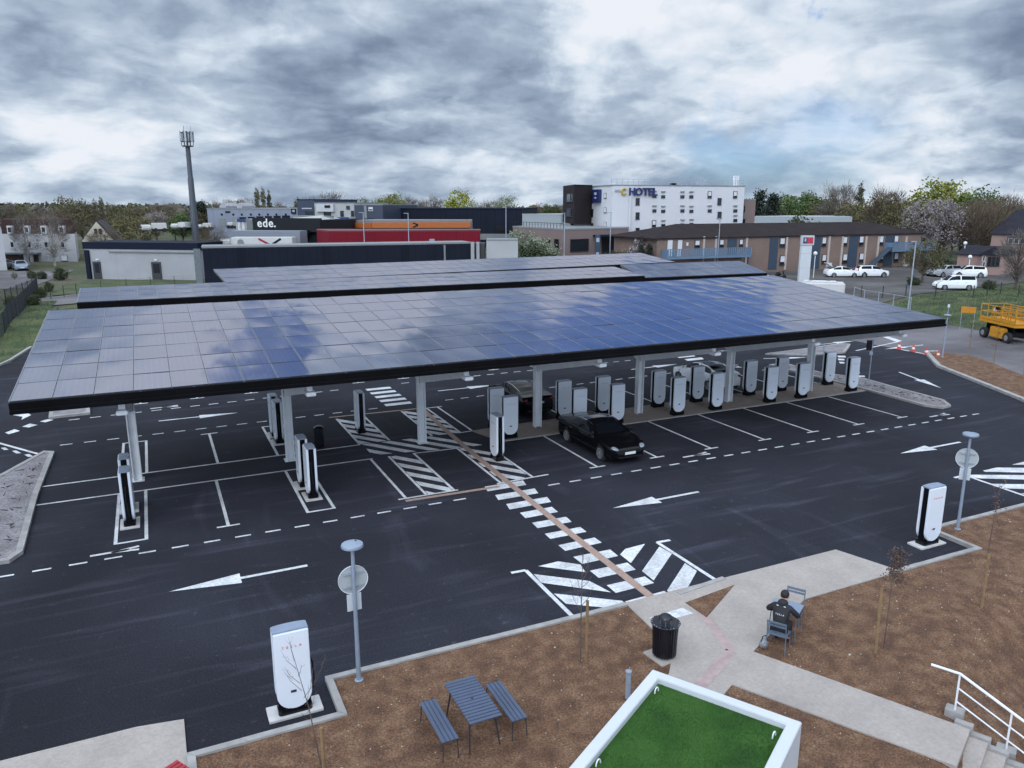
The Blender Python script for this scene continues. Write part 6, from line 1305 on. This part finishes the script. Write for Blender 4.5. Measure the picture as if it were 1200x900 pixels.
# ------------------------------------------------------------------ trees
tbark = M('tree_bark', (.085, .068, .056), .9, var=.25, scale=3); pbark = M('pale_birch_bark', (.34, .32, .30), .85, var=.3, scale=2)
LEAF = {'olive': leaf_mat('olive_buds', (.070, .062, .022), (.145, .125, .042)), 'brown': leaf_mat('brown_buds', (.075, .054, .036), (.14, .10, .062)), 'yellow': leaf_mat('yellow_green', (.15, .17, .015), (.27, .27, .035)),
        'green': leaf_mat('fresh_green', (.045, .085, .018), (.09, .14, .03)), 'dark': leaf_mat('conifer_green', (.008, .016, .009), (.022, .034, .018)), 'bare': leaf_mat('grey_twigs', (.095, .078, .070), (.16, .135, .12)),
        'blossom': leaf_mat('pale_blossom', (.17, .14, .145), (.37, .32, .325)), 'palegreen': leaf_mat('pale_green', (.15, .18, .10), (.25, .28, .16)), 'shrub': leaf_mat('shrub_green', (.020, .030, .010), (.060, .072, .022), 1.2), 'maybush': leaf_mat('white_flowering_bush', (.07, .10, .035), (.36, .38, .30), 1.6), 'poplar': leaf_mat('poplar_buds', (.08, .08, .045), (.14, .13, .07))}
def make_tree(kind, seed, shape='round', clumps=70, per=26, ls=.24, twig=False, trunk=.26):
    """10 m tall model: tapered trunk, limbs out to scattered clumps, leaf-sized faces in each clump"""
    rr = random.Random(seed); tm = MB(); lm = MB()
    def shell():
        while True:
            p = Vector((rr.uniform(-1, 1), rr.uniform(-1, 1), rr.uniform(-1, 1)))
            if .22 < p.length < 1: break
        if rr.random() < .55: p = p.normalized()*rr.uniform(.7, 1.0)
        w = 1+.28*noise.noise(Vector((p.x*1.7+seed*3.1, p.y*1.7, p.z*1.7)))
        if shape == 'round': return Vector((p.x*3.6*w, p.y*3.6*w, 6.1+p.z*3.9*w))
        if shape == 'tall': return Vector((p.x*2.6*w, p.y*2.6*w, 5.9+p.z*4.2*w))
        if shape == 'poplar': return Vector((p.x*.95*w, p.y*.95*w, 5.2+p.z*4.8))
        if shape == 'bush': return Vector((p.x*5.2*w, p.y*5.2*w, 4.8+p.z*5.0*w))
        if shape == 'cone': z = rr.random(); r = (1-z)**.8*2.3+.15; a = rr.uniform(0, 6.28); return Vector((math.cos(a)*r*math.sqrt(rr.random())*w, math.sin(a)*r*math.sqrt(rr.random())*w, 1.0+z*9))
    cs = [shell() for _ in range(clumps)]
    low = 2.0 if shape in ('round', 'tall') else .8
    tm.tube([(0, 0, -.3), (rr.gauss(0, .1), rr.gauss(0, .1), low), (rr.gauss(0, .2), rr.gauss(0, .2), 5.5), (0, 0, 8.8)], [trunk, trunk*.8, trunk*.45, .03], 7)
    for c in cs:
        h = max(low*.8, c.z*rr.uniform(.45, .75)); b = Vector((0, 0, h)); mid = b.lerp(c, .5)+Vector((rr.gauss(0, .2), rr.gauss(0, .2), rr.uniform(-.1, .4))); r0 = trunk*.30*(1-h/11); tm.tube([b, mid, c], [r0, r0*.6, .015], 4, cap=False)
        cr = rr.uniform(.55, 1.1)*(.55 if shape == 'poplar' else 1)*(1.35 if shape == 'bush' else 1)
        for _ in range(per):
            d = Vector((rr.gauss(0, 1), rr.gauss(0, 1), rr.gauss(0, .8)))*cr*.55
            p = c+d
            if twig:
                u = (d.normalized()*.6+(c-Vector((0, 0, 4.5))).normalized()*.6+Vector((0, 0, .35)))*rr.uniform(.35, .9); s = u.cross(Vector((rr.gauss(0, 1), rr.gauss(0, 1), rr.gauss(0, 1)))).normalized()*ls*.13
                lm.add([p-s, p+s, p+u], [(0, 1, 2)])
            else:
                a = Vector((rr.gauss(0, 1), rr.gauss(0, 1), rr.gauss(0, 1))).normalized()*ls*rr.uniform(.6, 1.3); b2 = a.cross(Vector((rr.gauss(0, 1), rr.gauss(0, 1), rr.gauss(0, 1)))).normalized()*ls*rr.uniform(.5, 1)
                lm.add([p-a, p+b2, p+a, p-b2], [(0, 1, 2, 3)])
    return tm, lm
PROTO = {}
SPEC = {'olive': ('round', 80, 24, .17, False), 'brown': ('round', 95, 40, .26, True), 'yellow': ('round', 95, 34, .20, False), 'green': ('round', 95, 34, .20, False), 'dark': ('cone', 130, 30, .20, False), 'bare': ('tall', 85, 46, .22, True), 'blossom': ('round', 110, 26, .13, False), 'palegreen': ('round', 80, 26, .16, False), 'poplar': ('poplar', 90, 30, .16, False), 'shrub': ('bush', 120, 44, .26, False), 'birch': ('tall', 80, 30, .22, True), 'blossomshrub': ('bush', 110, 34, .24, False), 'maybush': ('bush', 120, 38, .24, False)}
def tree(kind, label, p, h, wf=1.0, group=None, name='tree', cat='tree'):
    k = random.choice((0, 1, 2)) if kind in ('olive', 'brown', 'green', 'bare') else random.choice((0, 1))
    if (kind, k) not in PROTO:
        s = SPEC[kind]; tm, lm = make_tree(kind, sum(map(ord, kind))+k*17, s[0], s[1], s[2], s[3], s[4], trunk=.14 if s[0] == 'poplar' else .24)
        lk = {'birch': 'bare', 'blossomshrub': 'blossom'}.get(kind, kind)
        PROTO[(kind, k)] = (tm.mesh('trunk', pbark if kind == 'birch' else tbark, smooth=True), lm.mesh('crown', LEAF[lk]))
    t = thing(name, label, cat, p, random.uniform(0, 6.28), group); s = h/10
    for n_, me in zip(('trunk', 'crown'), PROTO[(kind, k)]):
        o = link(n_, me, t); o.scale = (s*wf, s*wf, s)
    return t
def ptree(kind, label, px, Y, ytop, wf=1.0, group=None, ybase=None, **k):
    p = far(px, Y, 270); p.z = hgt(p.x, p.y)-.1; h = zt(Y, ytop)-p.z; return tree(kind, label, p, max(1.2, h), wf, group, **k)
DESC = {'olive': 'olive-brown budding tree', 'brown': 'reddish-brown bare tree', 'bare': 'grey bare-branched tree', 'green': 'fresh green tree', 'yellow': 'bright yellow-green tree', 'dark': 'dark green conifer', 'poplar': 'slim poplar', 'palegreen': 'pale green spring tree', 'blossom': 'pale blossoming tree', 'birch': 'pale-barked birch'}
ORD = ['first', 'second', 'third', 'fourth', 'fifth', 'sixth', 'seventh', 'eighth', 'ninth', 'tenth', 'eleventh', 'twelfth']
def row(items, where, group):
    """(kind, px, distance, top row, width) - each labelled by its kind, its order among its kind and the landmark"""
    tot = {}
    for it in items: tot[it[0]] = tot.get(it[0], 0)+1
    cnt = {}
    for kind, px, Y, yt, wf in sorted(items, key=lambda i: i[1]):
        n = cnt.get(kind, 0); cnt[kind] = n+1
        s = DESC[kind]+' '+where if tot[kind] == 1 else '%s %s from the left %s' % (ORD[n], DESC[kind], where)
        ptree(kind, s, px, Y, yt, wf, group)
row([('olive', -12, 230, 240, 1.1), ('brown', 8, 200, 246, 1.1), ('bare', 14, 280, 238, 1.0), ('olive', 27, 260, 240, .8), ('brown', 38, 190, 249, 1.2), ('bare', 50, 300, 241, 1.0), ('brown', 62, 200, 246, 1.2), ('olive', 83, 180, 229, .85), ('olive', 96, 190, 234, .9), ('brown', 75, 170, 247, 1.0)], 'above the roof of the white house', 'trees on the slope behind the white house')
row([('poplar', 115, 260, 232, 0.70), ('poplar', 122, 262, 230, 0.65), ('poplar', 130, 265, 236, 0.65), ('brown', 112, 220, 246, 1.3), ('olive', 145, 215, 240, 1.1), ('brown', 160, 250, 242, 1.3), ('olive', 172, 230, 243, 1.3), ('brown', 186, 270, 240, 1.3), ('blossom', 183, 215, 248, 1.4), ('bare', 200, 300, 239, 1.2), ('olive', 205, 220, 245, 1.2), ('green', 214, 200, 250, 1.2), ('olive', 150, 190, 252, 1.4), ('olive', 168, 185, 254, 1.5)], 'between the cream gable house and the mast', 'trees behind the cream gable house')
row([('dark', 237, 240, 237, 1.5), ('olive', 232, 210, 246, 1.0), ('bare', 254, 300, 237, 1.0), ('bare', 268, 290, 235, 1.1), ('brown', 280, 300, 236, 1.3), ('brown', 292, 310, 235, 1.3), ('poplar', 304, 270, 219, 0.62), ('poplar', 311, 270, 219, 0.55), ('poplar', 318, 272, 221, 0.55), ('bare', 330, 310, 238, 1.2), ('poplar', 350, 240, 230, 0.70), ('bare', 387, 240, 227, 1.3), ('bare', 366, 260, 234, 1.0)], 'behind the pale blue depot', 'trees behind the depot')
row([('bare', 410, 280, 236, 1.3), ('palegreen', 423, 250, 231, .8), ('yellow', 450, 260, 231, 1.2), ('yellow', 463, 262, 230, 1.1), ('bare', 484, 270, 233, 1.2), ('bare', 508, 262, 232, 1.2), ('bare', 497, 300, 236, 1.0), ('yellow', 537, 250, 226, 1.05), ('bare', 556, 300, 238, 1.3), ('bare', 572, 290, 237, 1.3), ('palegreen', 594, 255, 228, .95), ('bare', 583, 280, 236, 1.1), ('green', 620, 300, 243, 1.3), ('brown', 634, 310, 240, 1.3), ('green', 646, 300, 241, 1.4), ('brown', 655, 300, 240, 1.3), ('brown', 626, 330, 241, 1.3)], 'over the dark warehouse roof', 'trees beyond the warehouse')
row([('dark', 888, 195, 225, 1.0), ('dark', 903, 200, 229, 1.2), ('dark', 877, 210, 236, 1.0), ('green', 917, 230, 231, 1.3), ('green', 932, 240, 228, 1.4), ('green', 950, 240, 229, 1.3), ('bare', 941, 270, 227, 1.1), ('olive', 962, 215, 231, 1.1), ('bare', 975, 210, 221, 1.0), ('bare', 987, 212, 219, .9), ('poplar', 1004, 210, 213, 0.65), ('olive', 1015, 200, 233, 1.2), ('green', 968, 260, 232, 1.2), ('olive', 1028, 180, 228, 1.1), ('brown', 1040, 175, 227, 1.1), ('olive', 1052, 165, 235, 1.0), ('bare', 1034, 200, 224, 1.1), ('olive', 995, 190, 238, 1.3)], 'behind the long motel roof', 'trees behind the motel')
row([('yellow', 1093, 165, 217, 1.2), ('yellow', 1108, 166, 219, 1.1), ('blossom', 1084, 136, 234, .95), ('blossom', 1105, 134, 233, 1.0), ('green', 1139, 160, 226, 1.2), ('green', 1152, 158, 229, .9), ('brown', 1128, 138, 237, 1.0), ('brown', 1142, 132, 240, 1.0), ('brown', 1158, 134, 239, 1.0), ('bare', 1178, 170, 232, 1.0), ('olive', 1068, 140, 243, .9), ('brown', 1165, 150, 233, 1.1), ('bare', 1190, 190, 238, 1.2), ('olive', 1118, 150, 240, .9), ('brown', 1200, 180, 241, 1.2)], 'between the motel and the pink house', 'trees around the pink house')
ptree('olive', 'round olive tree standing in the motel car park beside the white estate car', 1088, 100, 278, 1.15)
ptree('bare', 'purple-brown bushy tree cut by the right edge below the pink house', 1199, 92, 272, 1.1)
ptree('birch', 'pale leafless birch in front of the white house', 59, 128, 253, 1.1); ptree('birch', 'smaller pale leafless birch left of the porch of the white house', 28, 131, 254, .9)
ptree('brown', 'bare shrubby tree in front of the cream gable house', 122, 140, 270, 1.4); ptree('olive', 'low olive bush before the trailer left of the mast', 155, 135, 271, 1.6); ptree('brown', 'bare thicket tree right of the mast fence', 250, 130, 268, 1.2)
def shrub(kind, label, px, Y, ytop, wf, group=None): ptree(kind, label, px, Y, ytop, wf, group, name='shrub', cat='shrub')
shrub('shrub', 'large dark green shrub in front of the birch and white house', 64, 104, 313, .95); shrub('shrub', 'dark green shrub left of the largest one before the white house', 42, 105, 320, 1.0); shrub('shrub', 'low green shrub in front of the parked blue car', 30, 106, 321, 1.0); shrub('olive', 'small yellowish bush at the left edge of the yard', 9, 104, 320, .9)
shrub('shrub', 'dark rounded bush nearer the back of the canopy corner', 37, 84, 360, 1.0); shrub('shrub', 'bright green rounded bush between the fence and the kerb', 27, 77, 379, 1.1); shrub('shrub', 'dark low bush at the left edge above the kerb', 2, 76, 393, 1.2); shrub('shrub', 'small dark bush touching the mesh fence', 48, 90, 362, .8)
shrub('maybush', 'white blossoming bush left of the hotel wing', 612, 120, 272, 1.2); shrub('maybush', 'white blossoming bush right of the first one by the wing', 634, 119, 280, 1.2); shrub('blossomshrub', 'pale blossoming bush between the hotel and the motel', 760, 112, 277, 1.1); shrub('shrub', 'green hedge bush left of the dark car by the hotel', 622, 116, 287, 1.6)
for i, (px, yt) in enumerate(((723, 294), (735, 294.5), (745, 294))): shrub('shrub', 'clipped green hedge bush in front of the hotel van, %s of three' % ('left one', 'middle one', 'right one')[i], px, 113, yt, 1.6, 'hedge bushes by the hotel van')
for i, px in enumerate((752, 762)): ptree('dark', 'small dark cone-shaped conifer before the blossoming bush, %s' % ('left one', 'right one')[i], px, 108, 287.5, .8, 'cone-shaped conifers', name='conifer')
shrub('shrub', 'dark bush on the motel roofline gap', 938, 150, 255, 1.2); shrub('shrub', 'low bush at the foot of the motel car park tree', 1078, 97, 338, 1.3); shrub('shrub', 'low dark bush on the bank below the white estate car', 1168, 92, 336, 1.2); shrub('shrub', 'green bush beside the motel stair end', 1108, 118, 300, 1.2)
# far woodland that reads as one mass
rr = random.Random(11); fm = MB()
for i in range(24000):
    px = rr.uniform(-1100, 2300); Y = rr.uniform(330, 480); top = 243.5-2.5*noise.noise(Vector((px*.012, 0, 0)))-2.2*noise.noise(Vector((px*.06, 3, 0)))-(3.5 if px < 260 else 0)
    p = far(px, Y, 262); p.z = hgt(p.x, p.y); h = max(1.5, zt(Y, top)-p.z); c = Vector((p.x, p.y, p.z+h*rr.random()**.7)); a = Vector((rr.gauss(0, 1), rr.gauss(0, 1), rr.gauss(0, 1))).normalized()*rr.uniform(.7, 1.7); b = a.cross(Vector((rr.gauss(0, 1), rr.gauss(0, 1), rr.gauss(0, 1)))).normalized()*rr.uniform(.6, 1.4)
    fm.add([c-a, c+b, c+a, c-b], [(0, 1, 2, 3)], 0 if noise.noise(Vector((px*.03, Y*.02, 7))) > 0 else 1)
tag(fm.obj('far_woodland', [leaf_mat('far_brown_wood', (.07, .062, .05), (.125, .105, .078), .05), leaf_mat('far_green_wood', (.055, .072, .034), (.10, .112, .05), .05)]), 'distant woodland along the horizon', 'woodland', kind='stuff')
# grass tufts on the bank and the verge
gm_ = MB(); rr = random.Random(3)
def tufts(n, poly, hmin, hmax, step=.3):
    xs = [p[0] for p in poly]; ys = [p[1] for p in poly]; k = 0
    while k < n:
        u, v = rr.uniform(min(xs), max(xs)), rr.uniform(min(ys), max(ys))
        if not inside((u, v), poly): continue
        k += 1; z = hgt(u, v)+.02; h = rr.uniform(hmin, hmax)*(1+.6*noise.noise(Vector((u*.3, v*.3, 1)))); a = rr.uniform(0, 6.28); w = rr.uniform(.012, .03)
        gm_.add([(u-w*math.cos(a), v-w*math.sin(a), z), (u+w*math.cos(a), v+w*math.sin(a), z), (u+rr.gauss(0, .1), v+rr.gauss(0, .1), z+h)], [(0, 1, 2)])
tufts(16000, [(70.4, 24), (65.5, 3), (64, -4), (75, -8), (100, 10), (108, 26), (76, 25.2)], .08, .30)
tufts(5000, [(-9.3, 27.5), (-8.5, 31), (-7.9, 36), (-7.7, 60), (-13, 58), (-20, 30)], .08, .25); tufts(2500, [(-7.7, 36.5), (20, 37), (20, 56), (-7.7, 53)], .1, .3)
tag(gm_.obj('grass_tufts', leaf_mat('grass_blades', (.028, .045, .012), (.075, .085, .03), .5)), 'rough grass growing on the bank and the verge', 'grass', kind='stuff')

# ------------------------------------------------------------------ sky, sun
W_ = bpy.data.worlds.new('World'); SC.world = W_; W_.use_nodes = True; nt = W_.node_tree; Lk = nt.links
for n in list(nt.nodes): nt.nodes.remove(n)
out = _n(nt, 'ShaderNodeOutputWorld'); bg = _n(nt, 'ShaderNodeBackground'); bg.inputs['Strength'].default_value = .10; Lk.new(bg.outputs[0], out.inputs[0])
SEL, SAZ = R(34), R(-130)      # sun elevation; direction clockwise from +Y
sky = _n(nt, 'ShaderNodeTexSky', sky_type='NISHITA'); sky.sun_disc = False; sky.sun_elevation = SEL; sky.sun_rotation = SAZ; sky.ozone_density = 2.5
tc = _n(nt, 'ShaderNodeTexCoord'); D = tc.outputs['Generated']
def vm(op, a, b=None, s=None):
    n = _n(nt, 'ShaderNodeVectorMath', operation=op)
    for i, x in enumerate((a, b)):
        if x is None: continue
        if isinstance(x, (tuple, Vector)): n.inputs[i].default_value = tuple(x)
        else: Lk.new(x, n.inputs[i])
    if s is not None:
        if isinstance(s, float): n.inputs['Scale'].default_value = s
        else: Lk.new(s, n.inputs['Scale'])
    return n.outputs['Value'] if op in ('DOT_PRODUCT', 'LENGTH') else n.outputs[0]
def mt(op, a, b=0., c=None):
    n = _n(nt, 'ShaderNodeMath', operation=op)
    for i, x in enumerate((a, b, c)):
        if x is None: continue
        if isinstance(x, (int, float)): n.inputs[i].default_value = x
        else: Lk.new(x, n.inputs[i])
    return n.outputs[0]
def mr(v, a, b, c, d, smooth=True):
    n = _n(nt, 'ShaderNodeMapRange', interpolation_type='SMOOTHSTEP' if smooth else 'LINEAR'); Lk.new(v, n.inputs[0])
    for i, x in enumerate((a, b, c, d)): n.inputs[i+1].default_value = x
    return n.outputs[0]
sx = _n(nt, 'ShaderNodeSeparateXYZ'); Lk.new(D, sx.inputs[0]); zz = mt('ADD', mt('MAXIMUM', sx.outputs[2], 0.), .30)
pv = vm('SCALE', D, s=mt('DIVIDE', 1., zz))
def nz(vec, scale, det, rough=.55, dist=0., off=(0, 0, 0), color=False):
    t = _n(nt, 'ShaderNodeTexNoise'); t.inputs['Scale'].default_value = scale; t.inputs['Detail'].default_value = det; t.inputs['Roughness'].default_value = rough; t.inputs['Distortion'].default_value = dist
    Lk.new(vm('ADD', vec, off), t.inputs['Vector']); return t.outputs[1 if color else 0]
warp = vm('SCALE', vm('SUBTRACT', nz(D, 7.5, 6, .62, 0, (1, 2, 3), True), (.5, .5, .5)), s=.26)
Dw = vm('NORMALIZE', vm('ADD', D, warp))
pz = mt('DIVIDE', 1., mt('ADD', mt('MAXIMUM', sx.outputs[2], 0.), .34)); cx = _n(nt, 'ShaderNodeCombineXYZ'); Lk.new(mt('MULTIPLY', sx.outputs[2], 1.7), cx.inputs[2])
qv = vm('SCALE', vm('ADD', vm('MULTIPLY', D, (1, 1, 0)), cx.outputs[0]), s=pz)
qv = vm('ADD', qv, vm('SCALE', vm('SUBTRACT', nz(qv, 2.4, 4, .5, 0, (7, 1, 4), True), (.5, .5, .5)), s=.20))
pw = nz(qv, 5., 5, .55, 0, (4, 4, 2), True)
def puff(scale, off):
    t = _n(nt, 'ShaderNodeTexVoronoi', feature='F1'); t.inputs['Scale'].default_value = scale; t.inputs['Detail'].default_value = 2.5; t.inputs['Roughness'].default_value = .5; t.normalize = True
    Lk.new(vm('ADD', vm('ADD', qv, vm('SCALE', vm('SUBTRACT', pw, (.5, .5, .5)), s=.26)), off), t.inputs['Vector']); return mt('SUBTRACT', 1., t.outputs['Distance'])
def body(off): return mr(nz(qv, 1.45, 8, .50, 0, off), .36, .64, 0., 1.)
n1 = body((2.2, .7, 1.3)); n1u = body((2.2, .7, 1.3+.20)); n2 = puff(3.6, (5, 3, 1)); n2u = puff(3.6, (5, 3, 1.12)); n3 = nz(qv, 14., 5, .60, 0, (1, 8, 2))
def refl(px, py):
    """sky direction mirrored by the large canopy at this place of the photograph"""
    n = Vector((0, -1.18, 12.5)).normalized(); d = raydir(px, py).normalized(); return d-n*2*d.dot(n)
def blob(px, py, rad, w, r=False):
    d = refl(px, py) if r else raydir(px, py).normalized(); return mt('MULTIPLY', mr(vm('DOT_PRODUCT', Dw, d), math.cos(R(rad)), 1.0, 0, 1), w)
shade = mt('ADD', mt('MULTIPLY', mt('SUBTRACT', n1, .5), .16), mt('MULTIPLY', mt('SUBTRACT', n1, n1u), .34))   # cloud body, and tops lit against dark bases
shade = mt('ADD', shade, mt('ADD', mt('ADD', mt('MULTIPLY', mt('SUBTRACT', n2, .6), .36), mt('MULTIPLY', mt('SUBTRACT', n2, n2u), .80)), mt('MULTIPLY', mt('SUBTRACT', n3, .5), .16))); shade = mt('ADD', shade, .50)
BL = [(745, 70, 10, .18), (690, 10, 6, .25), (640, 50, 7, .12), (840, 100, 8, .12), (960, 60, 12, .09), (1010, 130, 9, .16), (240, 140, 6, .08), (110, 150, 10, .12), (480, 30, 10, .12), (380, 190, 8, .14), (60, 185, 8, .18), (300, 212, 7, .14), (560, 190, 8, .10), (1000, 222, 6, .18), (620, 222, 6, .14), (1130, 175, 9, .12), (90, 20, 12, .08),
      (90, 75, 13, -.12), (250, 95, 11, -.12), (400, 110, 11, -.13), (530, 115, 9, -.20), (600, 130, 7, -.08), (1185, 20, 11, -.34), (890, 190, 10, -.10), (1040, 190, 9, -.05), (180, 200, 7, -.04), (700, 170, 8, -.08), (450, 205, 6, -.05), (1100, 90, 8, -.04)]
shade = mt('ADD', mt('MULTIPLY', mt('SUBTRACT', shade, .5), 1.12), .51)
for b in BL: shade = mt('ADD', shade, blob(*b))
for b in ((150, 400, 16, .14), (430, 385, 5, .34), (470, 365, 4, .28), (700, 345, 5, .32), (200, 370, 6, .10), (1000, 370, 9, .12), (1050, 375, 7, .05), (560, 420, 6, -.10)): shade = mt('ADD', shade, blob(*b, True))
cr = _n(nt, 'ShaderNodeValToRGB'); Lk.new(shade, cr.inputs[0]); e = cr.color_ramp.elements
e[0].position = .02; e[0].color = (.15, .205, .29, 1); e[1].position = .98; e[1].color = (.86, .88, .91, 1)
for p_, c_ in ((.22, (.225, .29, .385)), (.40, (.335, .415, .52)), (.58, (.48, .565, .66)), (.76, (.67, .745, .815))): k = e.new(p_); k.color = (*c_, 1)
# blue gaps: low on the right, and high above the frame where the panels mirror them
gap = mt('ADD', blob(930, 192, 9, .34), blob(820, 185, 5, .22)); gap = mt('ADD', gap, blob(180, 205, 7, .22))
for b in ((300, 430, 4.0, .75), (360, 425, 3, .5), (640, 375, 4, .45), (720, 385, 5, .75), (800, 372, 5, .8), (870, 372, 5, .55), (760, 405, 5, .8), (880, 390, 5, .6)): gap = mt('ADD', gap, blob(*b, True))
gap = mr(mt('ADD', gap, mt('MULTIPLY', mt('SUBTRACT', .5, n1), .25)), .12, .80, 0., .85)
sunv = Vector((math.sin(SAZ)*math.cos(SEL), math.cos(SAZ)*math.cos(SEL), math.sin(SEL)))
glow = mt('MULTIPLY', mr(sx.outputs[2], .25, .95, 1.0, 1.25), mr(vm('DOT_PRODUCT', D, sunv), -.30, .90, 1.0, 2.9))   # the deck is brighter overhead and towards the sun
cl = vm('SCALE', vm('MULTIPLY', cr.outputs[0], (.98, 1.0, 1.04)), s=mt('MULTIPLY', glow, 10.))
mx = _n(nt, 'ShaderNodeMix', data_type='RGBA'); Lk.new(gap, mx.inputs[0]); Lk.new(cl, mx.inputs[6]); Lk.new(vm('MULTIPLY', sky.outputs[0], (.60, .84, 1.25)), mx.inputs[7]); Lk.new(mx.outputs[2], bg.inputs['Color'])
sl_ = bpy.data.lights.new('sun', 'SUN'); sl_.energy = 0.75; sl_.angle = R(22); sl_.color = (1.0, .95, .88); so = bpy.data.objects.new('sun', sl_); COL.objects.link(so)
sv = Vector((math.sin(SAZ)*math.cos(SEL), math.cos(SAZ)*math.cos(SEL), math.sin(SEL))); so.rotation_euler = sv.to_track_quat('Z', 'Y').to_euler()
vs2 = SC.view_settings; vs2.view_transform = 'Standard'; vs2.look = 'None'; vs2.exposure = 0; vs2.gamma = 1; vs2.use_curve_mapping = False
SC.render.engine = 'CYCLES'; SC.cycles.use_denoising = True; SC.cycles.use_adaptive_sampling = True; SC.cycles.adaptive_threshold = .03; W_.cycles.sampling_method = 'MANUAL'; W_.cycles.sample_map_resolution = 256; SC.cycles.max_bounces = 4; SC.cycles.diffuse_bounces = 2; SC.cycles.transparent_max_bounces = 4
